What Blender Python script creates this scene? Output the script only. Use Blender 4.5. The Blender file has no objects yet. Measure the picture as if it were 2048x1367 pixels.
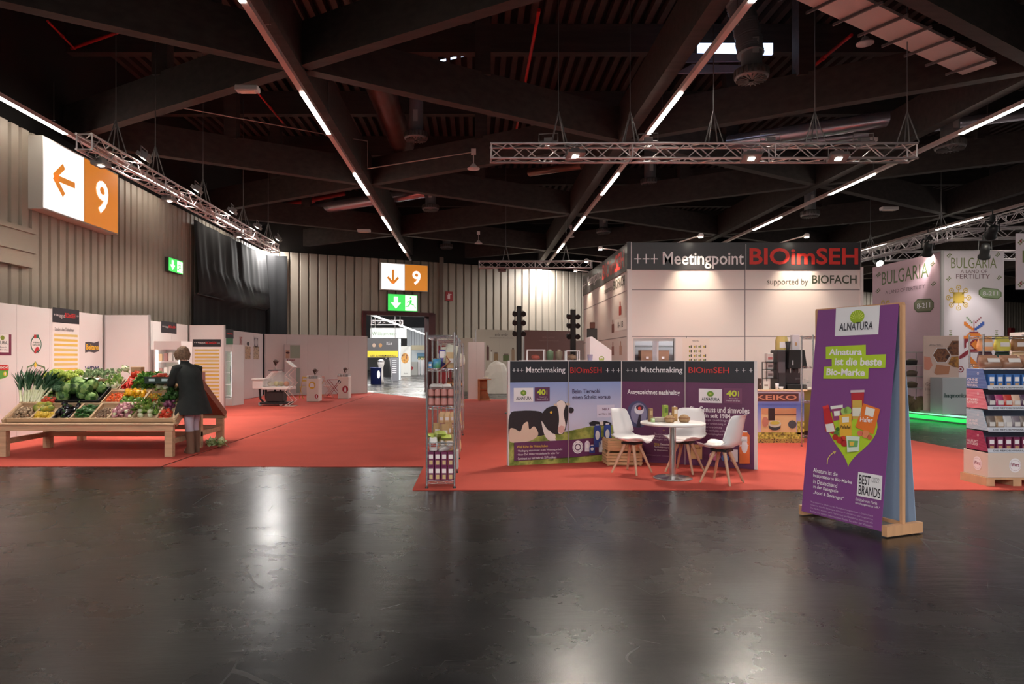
import bpy, math, random
from mathutils import Vector, Matrix
PI = math.pi
D = bpy.data
SC = bpy.context.scene
COL = SC.collection
rnd = random.Random(7)
# ---------------------------------------------------------------- camera
F = 1365.0; CX = 949.0; CY = 718.0; H = 1.52          # focal length and principal point for a 2048x1367 frame
cam = D.cameras.new('camera'); camo = D.objects.new('camera', cam); COL.objects.link(camo)
camo.location = (0, 0, H); camo.rotation_euler = (PI/2, 0, 0)
cam.sensor_width = 36; cam.lens = F/2048*36
cam.shift_x = (1024-CX)/2048; cam.shift_y = (CY-683.5)/2048
cam.clip_start = .05; cam.clip_end = 300
SC.camera = camo
# ---------------------------------------------------------------- world, exposure
wd = D.worlds.new('world'); SC.world = wd; wd.use_nodes = True
wd.node_tree.nodes['Background'].inputs[0].default_value = (.75, .82, 1, 1)
wd.node_tree.nodes['Background'].inputs[1].default_value = .9
SC.view_settings.view_transform = 'Standard'; SC.view_settings.look = 'None'
SC.view_settings.exposure = 0.85; SC.view_settings.gamma = 1; SC.view_settings.use_curve_mapping = False
# ---------------------------------------------------------------- lamps of the hall: continuous light tracks
TRACK_X = [-8.75, -3.12, 3.73, 10.4, 17.2, 24.0, 31.0]; TRACK_Z = 6.38
LIT = [12.35+5.4*k for k in range(-5, 9)]; LITLEN = 2.25
TUBE_W = 260.0
def area(name, loc, sx, sy, power, col=(1, .96, .92), rot=(0, 0, 0), spread=None):
    l = D.lights.new(name, 'AREA'); l.shape = 'RECTANGLE'; l.size = sx; l.size_y = sy; l.energy = power; l.color = col
    if spread: l.spread = spread
    o = D.objects.new(name, l); COL.objects.link(o); o.location = loc; o.rotation_euler = rot
    return o
def spot(name, loc, target, power, ang=60, col=(1, .86, .68), blend=.6, rad=.05):
    l = D.lights.new(name, 'SPOT'); l.energy = power; l.spot_size = math.radians(ang); l.spot_blend = blend
    l.color = col; l.shadow_soft_size = rad
    o = D.objects.new(name, l); COL.objects.link(o); o.location = loc
    o.rotation_euler = (Vector(target)-Vector(loc)).to_track_quat('-Z', 'Y').to_euler()
    return o
for x in TRACK_X:
    for y in LIT:
        if x > 12 and y < 5: continue
        area('tube_light', (x, y+LITLEN/2, TRACK_Z-.045), .07, LITLEN, TUBE_W)
# ---------------------------------------------------------------- helpers
def W(px, py, Y): return Vector(((px-CX)/F*Y, Y, H-(py-CY)/F*Y))
def G(px, py, z=0.0):
    Y = F*(H-z)/(py-CY); return W(px, py, Y)
def lin(c):
    return tuple(((v/255)/12.92 if v/255 <= .04045 else ((v/255+.055)/1.055)**2.4) for v in c)
MC = {}
def M(name, col=None, rough=.6, metal=0, emit=0, ecol=None, noise=0, nscale=8, bump=0, bscale=60, alpha=None, trans=0, stretch=None, coat=0, sub=0):
    if name in MC: return MC[name]
    m = D.materials.new(name); m.use_nodes = True; nt = m.node_tree; b = nt.nodes['Principled BSDF']
    c = lin(col)+(1,)
    b.inputs['Base Color'].default_value = c; b.inputs['Roughness'].default_value = rough
    b.inputs['Metallic'].default_value = metal
    if coat: b.inputs['Coat Weight'].default_value = coat
    if trans: b.inputs['Transmission Weight'].default_value = trans
    if emit:
        b.inputs['Emission Color'].default_value = (lin(ecol)+(1,)) if ecol else c
        b.inputs['Emission Strength'].default_value = emit
    if alpha is not None: b.inputs['Alpha'].default_value = alpha
    if noise or bump:
        tc = nt.nodes.new('ShaderNodeTexCoord'); mp = nt.nodes.new('ShaderNodeMapping')
        nt.links.new(tc.outputs['Object'], mp.inputs[0])
        if stretch: mp.inputs['Scale'].default_value = stretch
        n = nt.nodes.new('ShaderNodeTexNoise'); n.inputs['Scale'].default_value = nscale; n.inputs['Detail'].default_value = 6
        nt.links.new(mp.outputs[0], n.inputs[0])
        if noise:
            r = nt.nodes.new('ShaderNodeMapRange'); r.inputs[1].default_value = .3; r.inputs[2].default_value = .7
            r.inputs[3].default_value = 1-noise; r.inputs[4].default_value = 1+noise
            nt.links.new(n.outputs[0], r.inputs[0])
            v = nt.nodes.new('ShaderNodeVectorMath'); v.operation = 'SCALE'; v.inputs[0].default_value = c[:3]
            nt.links.new(r.outputs[0], v.inputs['Scale']); nt.links.new(v.outputs[0], b.inputs['Base Color'])
        if bump:
            n2 = nt.nodes.new('ShaderNodeTexNoise'); n2.inputs['Scale'].default_value = bscale; n2.inputs['Detail'].default_value = 4
            nt.links.new(mp.outputs[0], n2.inputs[0])
            bp = nt.nodes.new('ShaderNodeBump'); bp.inputs['Strength'].default_value = bump; bp.inputs['Distance'].default_value = .02
            nt.links.new(n2.outputs[0], bp.inputs['Height']); nt.links.new(bp.outputs[0], b.inputs['Normal'])
    MC[name] = m; return m
def C(r, g, b, rough=.55): return M('paint_%d_%d_%d' % (r, g, b), (r, g, b), rough)
def vary(base, cols, rough=.45, scale=6, bump=0):
    """colour ramp over noise: the object's own mottled colours"""
    if base in MC: return MC[base]
    m = M(base, cols[0], rough); nt = m.node_tree; b = nt.nodes['Principled BSDF']
    tc = nt.nodes.new('ShaderNodeTexCoord'); n = nt.nodes.new('ShaderNodeTexNoise'); n.inputs['Scale'].default_value = scale
    n.inputs['Detail'].default_value = 5
    nt.links.new(tc.outputs['Object'], n.inputs[0]); r = nt.nodes.new('ShaderNodeValToRGB')
    el = r.color_ramp.elements; k = len(cols)
    el[0].position = .35; el[0].color = lin(cols[0])+(1,); el[1].position = .65; el[1].color = lin(cols[-1])+(1,)
    for i in range(1, k-1):
        e = el.new(.35+.3*i/(k-1)); e.color = lin(cols[i])+(1,)
    nt.links.new(n.outputs[0], r.inputs[0]); nt.links.new(r.outputs[0], b.inputs['Base Color'])
    if bump:
        bp = nt.nodes.new('ShaderNodeBump'); bp.inputs['Strength'].default_value = bump; bp.inputs['Distance'].default_value = .02
        nt.links.new(n.outputs[0], bp.inputs['Height']); nt.links.new(bp.outputs[0], b.inputs['Normal'])
    return m
WM = {}                                               # world matrices of parents
def wmat(o): return WM.get(o.name, Matrix.Identity(4)) if o else Matrix.Identity(4)
def tagp(o, label=None, cat=None, group=None, kind=None):
    if label: o['label'] = label
    if cat: o['category'] = cat
    if group: o['group'] = group
    if kind: o['kind'] = kind
    return o
def thing(name, label, cat, loc=(0, 0, 0), rz=0, group=None, kind=None, rot=None):
    o = D.objects.new(name, None); COL.objects.link(o); o.empty_display_size = .1
    o.location = loc; o.rotation_euler = rot if rot else (0, 0, rz)
    WM[o.name] = Matrix.Translation(loc) @ o.rotation_euler.to_matrix().to_4x4()
    return tagp(o, label, cat, group, kind)
class MB:
    def __init__(s): s.v = []; s.f = []; s.mi = []; s.mats = []; s.cur = 0; s.sm = []
    def mat(s, m):
        if m not in s.mats: s.mats.append(m)
        s.cur = s.mats.index(m); return s
    def add(s, vs, fs, smooth=False):
        b = len(s.v); s.v += [tuple(p) for p in vs]
        for f in fs: s.f.append(tuple(b+i for i in f)); s.mi.append(s.cur); s.sm.append(smooth)
        return s
    def box(s, x0, x1, y0, y1, z0, z1):
        v = [(x, y, z) for z in (z0, z1) for y in (y0, y1) for x in (x0, x1)]
        return s.add(v, [(0, 2, 3, 1), (4, 5, 7, 6), (0, 1, 5, 4), (2, 6, 7, 3), (0, 4, 6, 2), (1, 3, 7, 5)])
    def cbox(s, c, sx, sy, sz): return s.box(c[0]-sx/2, c[0]+sx/2, c[1]-sy/2, c[1]+sy/2, c[2]-sz/2, c[2]+sz/2)
    def bev(s, x0, x1, y0, y1, z0, z1, r=.01):
        """box with chamfered edges"""
        vs = []; ix = {}
        for sx in (0, 1):
            for sy in (0, 1):
                for sz in (0, 1):
                    X = (x0, x1)[sx]; Y = (y0, y1)[sy]; Z = (z0, z1)[sz]
                    dx = r*(1-2*sx); dy = r*(1-2*sy); dz = r*(1-2*sz)
                    for a, p in enumerate(((X, Y+dy, Z+dz), (X+dx, Y, Z+dz), (X+dx, Y+dy, Z))):
                        ix[(sx, sy, sz, a)] = len(vs); vs.append(p)
        fs = []
        for a in range(3):
            for sd in (0, 1):
                q = []
                for b, c in ((0, 0), (1, 0), (1, 1), (0, 1)):
                    k = [0, 0, 0]; k[a] = sd; k[(a+1) % 3] = b; k[(a+2) % 3] = c
                    q.append(ix[(k[0], k[1], k[2], a)])
                fs.append(tuple(q if sd else q[::-1]))
        for a in range(3):
            b, c = (a+1) % 3, (a+2) % 3
            for p in (0, 1):
                for q in (0, 1):
                    k0 = [0]*3; k0[b] = p; k0[c] = q; k1 = list(k0); k1[a] = 1
                    fs.append((ix[(*k0, b)], ix[(*k1, b)], ix[(*k1, c)], ix[(*k0, c)]))
        for sx in (0, 1):
            for sy in (0, 1):
                for sz in (0, 1): fs.append(tuple(ix[(sx, sy, sz, a)] for a in range(3)))
        return s.add(vs, fs)
    def obox(s, c, ax, ay, az):
        c, ax, ay, az = map(Vector, (c, ax, ay, az))
        v = [c+ax*x+ay*y+az*z for z in (-1, 1) for y in (-1, 1) for x in (-1, 1)]
        return s.add(v, [(0, 2, 3, 1), (4, 5, 7, 6), (0, 1, 5, 4), (2, 6, 7, 3), (0, 4, 6, 2), (1, 3, 7, 5)])
    def beam(s, p, q, w, h, up=(0, 0, 1)):
        p, q = Vector(p), Vector(q); d = (q-p); L = d.length; d.normalize(); up = Vector(up)
        side = d.cross(up)
        if side.length < 1e-4: side = d.cross(Vector((1, 0, 0)))
        side.normalize(); u = side.cross(d)
        return s.obox((p+q)/2, d*L/2, side*w/2, u*h/2)
    def tube(s, pts, r, n=8, cap=True, smooth=True):
        pts = [Vector(p) for p in pts]; rs = r if isinstance(r, (list, tuple)) else [r]*len(pts)
        rings = []; ref = None
        for i, p in enumerate(pts):
            t = (pts[min(i+1, len(pts)-1)]-pts[max(i-1, 0)])
            if t.length < 1e-9: t = Vector((0, 0, 1))
            t.normalize()
            if ref is None: ref = t.orthogonal().normalized()
            else:
                ref = ref-t*ref.dot(t)
                ref = ref.normalized() if ref.length > 1e-6 else t.orthogonal().normalized()
            b = t.cross(ref)
            rings.append([p+(ref*math.cos(2*PI*k/n)+b*math.sin(2*PI*k/n))*rs[i] for k in range(n)])
        vs = [v for rg in rings for v in rg]; fs = []
        for i in range(len(pts)-1):
            for k in range(n): fs.append((i*n+k, i*n+(k+1) % n, (i+1)*n+(k+1) % n, (i+1)*n+k))
        s.add(vs, fs, smooth)
        if cap: s.add(rings[0], [tuple(range(n))[::-1]]); s.add(rings[-1], [tuple(range(n))])
        return s
    def loft(s, rings, closed=True, cap=True, smooth=True):
        n = len(rings[0]); vs = [p for r in rings for p in r]; fs = []
        for i in range(len(rings)-1):
            for k in range(n if closed else n-1):
                fs.append((i*n+k, i*n+(k+1) % n, (i+1)*n+(k+1) % n, (i+1)*n+k))
        s.add(vs, fs, smooth)
        if cap: s.add(rings[0], [tuple(range(n))[::-1]], smooth); s.add(rings[-1], [tuple(range(n))], smooth)
        return s
    def lathe(s, prof, c=(0, 0, 0), n=16, smooth=True, sx=1, sy=1, cap=False):
        rings = [[(c[0]+r*sx*math.cos(2*PI*k/n), c[1]+r*sy*math.sin(2*PI*k/n), c[2]+z) for k in range(n)] for r, z in prof]
        return s.loft(rings, True, cap, smooth)
    def ball(s, c, r, n=10, m=6, jit=0, rg=None):
        if not isinstance(r, (tuple, list)): r = (r, r, r)
        rings = []
        for j in range(m+1):
            a = -PI/2+PI*j/m; rr = max(math.cos(a), .02)
            rings.append([(c[0]+r[0]*rr*math.cos(2*PI*k/n)*(1+(rg.uniform(-jit, jit) if rg else 0)), c[1]+r[1]*rr*math.sin(2*PI*k/n)*(1+(rg.uniform(-jit, jit) if rg else 0)), c[2]+r[2]*math.sin(a)*(1+(rg.uniform(-jit, jit) if rg else 0))) for k in range(n)])
        return s.loft(rings)
    def poly(s, pts): return s.add(pts, [tuple(range(len(pts)))])
    def prism(s, poly, d):
        """poly: 3-D points of a planar outline; extruded by vector d"""
        poly = [Vector(p) for p in poly]; d = Vector(d); n = len(poly)
        vs = poly+[p+d for p in poly]
        fs = [tuple(range(n))[::-1], tuple(range(n, 2*n))]+[(i, (i+1) % n, n+(i+1) % n, n+i) for i in range(n)]
        return s.add(vs, fs)
    def xf(s, m):
        s.v = [tuple(m @ Vector(p)) for p in s.v]; return s
    def join(s, o, m=None):
        b = len(s.v); s.v += [tuple(m @ Vector(p)) if m else p for p in o.v]
        if o.mats:
            mp = []
            for x in o.mats:
                s.mat(x); mp.append(s.cur)
        for f, i, q in zip(o.f, o.mi, o.sm):
            s.f.append(tuple(b+k for k in f)); s.mi.append(mp[i] if o.mats else s.cur); s.sm.append(q)
        return s
    def build(s, name, m=None, parent=None, world=False, label=None, cat=None, group=None, kind=None, loc=None, rot=None):
        me = D.meshes.new(name); vs = s.v
        if world and parent:
            inv = wmat(parent).inverted(); vs = [tuple(inv @ Vector(p)) for p in vs]
        elif world is not False and not parent and loc is not None:
            vs = [tuple(Vector(p)-Vector(loc)) for p in vs]
        me.from_pydata(vs, [], s.f)
        if s.mats:
            for x in s.mats: me.materials.append(x)
            me.polygons.foreach_set('material_index', s.mi)
        elif m: me.materials.append(m)
        me.polygons.foreach_set('use_smooth', s.sm)
        import bmesh
        bm = bmesh.new(); bm.from_mesh(me); bmesh.ops.recalc_face_normals(bm, faces=bm.faces); bm.to_mesh(me); bm.free()
        me.update()
        o = D.objects.new(name, me); COL.objects.link(o)
        if parent: o.parent = parent; WM[o.name] = wmat(parent).copy()
        else:
            if loc is not None: o.location = loc
            if rot is not None: o.rotation_euler = rot
        return tagp(o, label, cat, group, kind)
def flatmb(mb, p0, n):  # keep
    return mb
CH = {}
def kids(o):
    return [c for c in D.objects if c.parent == o]
def dup(root, loc=None, rz=None, label=None, group=None, scale=None, rot=None):
    if root.name not in CH: CH[root.name] = [(c, kids(c)) for c in kids(root)]
    r = root.copy(); COL.objects.link(r)
    if loc is not None: r.location = loc
    if rz is not None: r.rotation_euler = (0, 0, rz)
    if rot is not None: r.rotation_euler = rot
    if scale is not None: r.scale = scale if isinstance(scale, tuple) else (scale,)*3
    if label: r['label'] = label
    if group: r['group'] = group
    for c, gs in CH[root.name]:
        k = c.copy(); COL.objects.link(k); k.parent = r
        for g in gs:
            q = g.copy(); COL.objects.link(q); q.parent = k
    return r
# ---- lettering
TC = {}
def glyphs(txt, bold=0.0):
    key = (txt, bold)
    if key in TC: return TC[key]
    cu = D.curves.new('lettering', 'FONT'); cu.body = txt; cu.size = 1; cu.offset = bold; cu.resolution_u = 3
    ob = D.objects.new('lettering', cu); COL.objects.link(ob)
    bpy.context.view_layer.update()
    dg = bpy.context.evaluated_depsgraph_get(); me = ob.evaluated_get(dg).to_mesh()
    vs = [tuple(v.co) for v in me.vertices]; fs = [tuple(p.vertices) for p in me.polygons]
    ob.evaluated_get(dg).to_mesh_clear(); D.objects.remove(ob); D.curves.remove(cu)
    xs = [v[0] for v in vs] or [0, 1]; ys = [v[1] for v in vs] or [0, 1]
    TC[key] = (vs, fs, min(xs), max(xs), min(ys), max(ys)); return TC[key]
class Pane:
    """a flat face in the scene: origin O, unit vectors R (right) and U (up); N towards the viewer side"""
    def __init__(s, O, R, U=(0, 0, 1)):
        s.O = Vector(O); s.R = Vector(R).normalized(); s.U = Vector(U).normalized(); s.N = s.R.cross(s.U).normalized(); s.off = .003
    def hit(s, px, py):
        d = Vector(((px-CX)/F, 1, -(py-CY)/F)); c = Vector((0, 0, H))
        t = (s.O-c).dot(s.N)/d.dot(s.N); q = c+d*t-s.O
        return q.dot(s.R), q.dot(s.U)
    def at(s, u, v, k=1.0): return s.O+s.R*u+s.U*v+s.N*s.off*k
    def poly(s, mb, uv, m, k=1.0): mb.mat(m); mb.poly([s.at(u, v, k) for u, v in uv]); return s
    def ppoly(s, mb, pts, m, k=1.0): return s.poly(mb, [s.hit(*p) for p in pts], m, k)
    def rect(s, mb, u0, v0, u1, v1, m, k=1.0): return s.poly(mb, [(u0, v0), (u1, v0), (u1, v1), (u0, v1)], m, k)
    def prect(s, mb, x0, y0, x1, y1, m, k=1.0):
        a = s.hit((x0), (y0+y1)/2)[0]; b = s.hit(x1, (y0+y1)/2)[0]
        xm = (x0+x1)/2; t = s.hit(xm, y0)[1]; q = s.hit(xm, y1)[1]
        return s.rect(mb, min(a, b), q, max(a, b), t, m, k)
    def disc(s, mb, u, v, ru, rv, m, k=1.0, n=24, a0=0, a1=2*PI):
        return s.poly(mb, [(u+ru*math.cos(a0+(a1-a0)*i/n), v+rv*math.sin(a0+(a1-a0)*i/n)) for i in range(n)], m, k)
    def pdisc(s, mb, x, y, rx, ry, m, k=1.0, n=24):
        u, v = s.hit(x, y); ru = abs(s.hit(x+rx, y)[0]-s.hit(x-rx, y)[0])/2; rv = abs(s.hit(x, y+ry)[1]-s.hit(x, y-ry)[1])/2
        return s.disc(mb, u, v, ru, rv, m, k, n)
    def ring(s, mb, u, v, r0, r1, m, k=1.0, n=24, sy=1):
        mb.mat(m)
        for i in range(n):
            a, b = 2*PI*i/n, 2*PI*(i+1)/n
            mb.poly([s.at(u+r*math.cos(t), v+sy*r*math.sin(t), k) for r, t in ((r0, a), (r1, a), (r1, b), (r0, b))])
        return s
    def text(s, mb, txt, u0, v0, u1, v1, m, bold=0.0, k=2.0, keep=True):
        """letters filling the box u0..u1, v0..v1 exactly"""
        vs, fs, a, b, c, d = glyphs(txt, bold)
        if b-a < 1e-6 or d-c < 1e-6: return s
        sx = (u1-u0)/(b-a); sy = (v1-v0)/(d-c)
        mb.mat(m); mb.add([s.at(u0+(x-a)*sx, v0+(y-c)*sy, k) for x, y, z in vs], fs); return s
    def ptext(s, mb, txt, x0, y0, x1, y1, m, bold=0.0, k=2.0):
        """letters filling the box that pixels x0,y0 (top left) to x1,y1 (bottom right) mark on this face"""
        ym = (y0+y1)/2; a = s.hit(x0, ym)[0]; b = s.hit(x1, ym)[0]; xm = (x0+x1)/2
        return s.text(mb, txt, min(a, b), s.hit(xm, y1)[1], max(a, b), s.hit(xm, y0)[1], m, bold, k)
def curvy(pts, k=4):
    """closed Catmull-Rom curve through px points"""
    n = len(pts); out = []
    for i in range(n):
        p0, p1, p2, p3 = (Vector(pts[(i+j-1) % n]) for j in range(4))
        for t in [q/k for q in range(k)]: out.append(tuple(.5*((2*p1)+(p2-p0)*t+(2*p0-5*p1+4*p2-p3)*t*t+(3*p1-p0-3*p2+p3)*t**3)))
    return out
# ================================================================ setting: floor, carpet, walls, ceiling
ZW = 6.25
def floor_mat():
    m = M('polished_asphalt_floor', (38, 37, 38), .3); nt = m.node_tree; b = nt.nodes['Principled BSDF']; L = nt.links.new
    b.inputs['Specular IOR Level'].default_value = .38
    tc = nt.nodes.new('ShaderNodeTexCoord')
    n1 = nt.nodes.new('ShaderNodeTexNoise'); n1.inputs['Scale'].default_value = .7; n1.inputs['Detail'].default_value = 8; n1.inputs['Roughness'].default_value = .65
    L(tc.outputs['Object'], n1.inputs[0])
    r1 = nt.nodes.new('ShaderNodeMapRange'); r1.inputs[1].default_value = .3; r1.inputs[2].default_value = .72; r1.inputs[3].default_value = .2; r1.inputs[4].default_value = .34
    L(n1.outputs[0], r1.inputs[0])
    # scratches: thin bright lines of voronoi edges, distorted
    add = None
    for sc, st, dist in ((.9, (1, .25, 1), .0016), (1.7, (.3, 1, 1), .0012), (3.1, (1, .6, 1), .0012)):
        mp = nt.nodes.new('ShaderNodeMapping'); mp.inputs['Scale'].default_value = st; mp.inputs['Rotation'].default_value = (0, 0, sc)
        L(tc.outputs['Object'], mp.inputs[0])
        nn = nt.nodes.new('ShaderNodeTexNoise'); nn.inputs['Scale'].default_value = .8; L(mp.outputs[0], nn.inputs[0])
        mx = nt.nodes.new('ShaderNodeMixRGB'); mx.inputs[0].default_value = .3; L(mp.outputs[0], mx.inputs[1]); L(nn.outputs['Color'], mx.inputs[2])
        vo = nt.nodes.new('ShaderNodeTexVoronoi'); vo.feature = 'DISTANCE_TO_EDGE'; vo.inputs['Scale'].default_value = sc; L(mx.outputs[0], vo.inputs[0])
        lt = nt.nodes.new('ShaderNodeMapRange'); lt.inputs[1].default_value = 0; lt.inputs[2].default_value = dist*2; lt.inputs[3].default_value = 1; lt.inputs[4].default_value = 0
        L(vo.outputs[0], lt.inputs[0])
        gate = nt.nodes.new('ShaderNodeTexNoise'); gate.inputs['Detail'].default_value = 0; gate.inputs['Scale'].default_value = .9*sc; L(tc.outputs['Object'], gate.inputs[0])
        gr = nt.nodes.new('ShaderNodeMapRange'); gr.inputs[1].default_value = .57; gr.inputs[2].default_value = .66; L(gate.outputs[0], gr.inputs[0])
        mu = nt.nodes.new('ShaderNodeMath'); mu.operation = 'MULTIPLY'; L(lt.outputs[0], mu.inputs[0]); L(gr.outputs[0], mu.inputs[1])
        if add is None: add = mu
        else:
            a = nt.nodes.new('ShaderNodeMath'); a.operation = 'MAXIMUM'; L(add.outputs[0], a.inputs[0]); L(mu.outputs[0], a.inputs[1]); add = a
    ad = nt.nodes.new('ShaderNodeMath'); ad.operation = 'ADD'; L(r1.outputs[0], ad.inputs[0])
    sc_ = nt.nodes.new('ShaderNodeMath'); sc_.operation = 'MULTIPLY'; sc_.inputs[1].default_value = .15; L(add.outputs[0], sc_.inputs[0]); L(sc_.outputs[0], ad.inputs[1])
    L(ad.outputs[0], b.inputs['Roughness'])
    n3 = nt.nodes.new('ShaderNodeTexNoise'); n3.inputs['Scale'].default_value = 2.4; n3.inputs['Detail'].default_value = 10; L(tc.outputs['Object'], n3.inputs[0])
    cr = nt.nodes.new('ShaderNodeValToRGB'); cr.color_ramp.elements[0].position = .3; cr.color_ramp.elements[0].color = lin((12, 12, 14))+(1,)
    cr.color_ramp.elements[1].position = .75; cr.color_ramp.elements[1].color = lin((30, 30, 31))+(1,)
    L(n3.outputs[0], cr.inputs[0])
    mx = nt.nodes.new('ShaderNodeMixRGB'); mx.inputs[2].default_value = lin((70, 68, 67))+(1,)
    fa = nt.nodes.new('ShaderNodeMath'); fa.operation = 'MULTIPLY'; fa.inputs[1].default_value = .3; L(add.outputs[0], fa.inputs[0])
    L(fa.outputs[0], mx.inputs[0]); L(cr.outputs[0], mx.inputs[1]); L(mx.outputs[0], b.inputs['Base Color'])
    bp = nt.nodes.new('ShaderNodeBump'); bp.inputs['Strength'].default_value = .22; bp.inputs['Distance'].default_value = .012
    n4 = nt.nodes.new('ShaderNodeTexNoise'); n4.inputs['Scale'].default_value = 2.2; n4.inputs['Detail'].default_value = 7; n4.inputs['Roughness'].default_value = .62; mp4 = nt.nodes.new('ShaderNodeMapping'); mp4.inputs['Scale'].default_value = (.6, 2.6, 1); L(tc.outputs['Object'], mp4.inputs[0]); L(mp4.outputs[0], n4.inputs[0])
    L(n4.outputs[0], bp.inputs['Height']); L(bp.outputs[0], b.inputs['Normal'])
    return m
MB().box(-33, 52, -22, 99, -.2, 0).build('floor', floor_mat(), kind='structure')
CARP = M('red_exhibition_carpet', (194, 76, 62), .95, noise=.07, nscale=1.3, bump=.25, bscale=400)
CARP2 = M('red_exhibition_carpet_light', (200, 82, 68), .95, noise=.06, nscale=1.6, bump=.25, bscale=400)
m = MB()
m.prism([(-4.40, 9.65, .001), (-.72, 9.65, .001), (-.72, 7.92, .001), (8.17, 7.92, .001), (8.17, 24, .001), (3, 25.6, .001), (-1.55, 25.9, .001), (-4.9, 31.4, .001), (-4.40, 30, .001)], (0, 0, .007))
m.build('red_carpet', CARP, label='large red exhibition carpet under the stands on the right of the long seam', cat='carpet')
m = MB(); m.prism([(-9.2, 9.65, .001), (-4.44, 9.65, .001), (-4.44, 18.2, .001), (-9.2, 18.2, .001)], (0, 0, .007))
m.build('red_carpet', CARP2, label='red carpet length under the vegetable stall left of the long seam', cat='carpet')
m = MB(); m.prism([(-9.2, 18.22, .001), (-4.44, 18.22, .001), (-4.44, 30.5, .001), (-4.95, 31.3, .001), (-8.7, 28.9, .001), (-9.2, 28.6, .001)], (0, 0, .007))
m.build('red_carpet', CARP, label='red carpet length under the white tricycle counter and round-logo counters', cat='carpet')
# corrugated cladding
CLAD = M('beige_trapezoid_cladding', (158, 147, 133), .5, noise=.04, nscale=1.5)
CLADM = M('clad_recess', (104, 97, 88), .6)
def cladding(name, P, Q, z0, z1, side, holes=(), pitch=.42, thick=.3, label=None):
    """profiled sheet wall from P to Q (plan points); holes = (s0,s1,z1) openings from the floor"""
    P = Vector((P[0], P[1], 0)); Q = Vector((Q[0], Q[1], 0)); d = (Q-P); L = d.length; d.normalize(); n = Vector((-d.y, d.x, 0))*side
    mb = MB(); cuts = [0]+[v for h in holes for v in h[:2]]+[L]
    segs = []
    prev = 0
    for h in holes: segs.append((prev, h[0], z0)); segs.append((h[0], h[1], h[2])); prev = h[1]
    segs.append((prev, L, z0))
    for a, b, zb in segs:
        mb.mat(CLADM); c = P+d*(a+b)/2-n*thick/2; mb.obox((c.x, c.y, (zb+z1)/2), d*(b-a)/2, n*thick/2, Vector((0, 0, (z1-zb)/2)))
        mb.mat(CLAD); s = a
        while s < b-.02:
            e = min(s+pitch-.045, b)
            o = [P+d*s, P+d*(s+.03)+n*.05, P+d*(e-.03)+n*.05, P+d*e]
            o = [Vector((p.x, p.y, zb)) for p in o]
            mb.prism(o, (0, 0, z1-zb)); s += pitch
    return mb.build(name, kind='structure')
cladding('wall_left', (-9.3, -20), (-9.3, 29.8), 0, ZW, -1, pitch=.32)
BD = Vector((2, 1, 0)).normalized(); BP = Vector((-9.3, 29.7, 0))      # back wall line
def back(s): return BP+BD*s
sg0 = (Vector((-5.25, 31.75, 0))-BP).dot(BD); sg1 = (Vector((-2.05, 33.35, 0))-BP).dot(BD); GATE_Z = 3.74
cladding('wall_back', back(0), back(66), 0, ZW, -1, holes=((sg0, sg1, GATE_Z),), pitch=.42)
WR = C(40, 40, 42)
MB().box(50, 50.3, -20, 60, 0, 11).build('wall_right', WR, kind='structure')
MB().box(-26, 52, -21, -20.7, 0, 11).build('wall_front', M('dark_end_wall', (120, 112, 104), .7), kind='structure')
# upper dark fascia above the cladding and the far side of the next hall
DK = M('dark_stained_timber', (62, 53, 50), .75, noise=.25, nscale=3, stretch=(.3, 3, 3))
DK2 = M('dark_roof_void', (34, 31, 31), .9)
RUST = M('brown_roof_deck', (66, 52, 48), .75, noise=.2, nscale=2)
m = MB(); m.box(-9.9, -9.62, -20, 29.6, ZW, 10.5); m.beam(back(0)+Vector((0, .7, (ZW+10.5)/2)), back(66)+Vector((0, .7, (ZW+10.5)/2)), .2, 10.5-ZW); m.build('wall_upper', DK2, kind='structure')
# gate frame: dark red steel
DR = M('dark_red_steel', (74, 24, 26), .45)
gN = Vector((BD.y, -BD.x, 0))      # towards the camera
m = MB()
for s, w in ((sg0+.08, .16), (sg1-.1, .34)):
    c = back(s)-gN*.1; m.obox((c.x, c.y, GATE_Z/2), BD*w/2, gN*.28, Vector((0, 0, GATE_Z/2)))
c = back((sg0+sg1)/2)-gN*.1; m.obox((c.x, c.y, GATE_Z-.06), BD*(sg1-sg0)/2, gN*.28, Vector((0, 0, .09)))
m.build('door_1', DR, kind='structure')
m = MB(); c = back(sg1-.5)-gN*.42; m.obox((c.x, c.y, GATE_Z/2), BD*.05, gN*.25, Vector((0, 0, GATE_Z/2)))
# vertical trims on the back wall
PIPE = M('grey_wall_post', (120, 110, 100), .5)
for i, px in enumerate((881,)):
    sx = (px-CX)/F; t = (BP.x - sx*BP.y)/(sx*BD.y-BD.x); p = back(t)+gN*.12
    MB().box(p.x-.1, p.x+.1, p.y-.1, p.y+.1, 0, ZW+.25).build('trim_1', PIPE, kind='structure')
# louvre panel low on the left wall
m = MB(); m.box(-9.27, -9.12, 11.5, 14.1, 3.4, 4.15); m.box(-9.15, -9.08, 11.5, 14.15, 4.1, 4.2); m.box(-9.15, -9.08, 11.5, 14.15, 3.7, 3.74); m.build('trim_2', CLAD, kind='structure')
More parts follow.
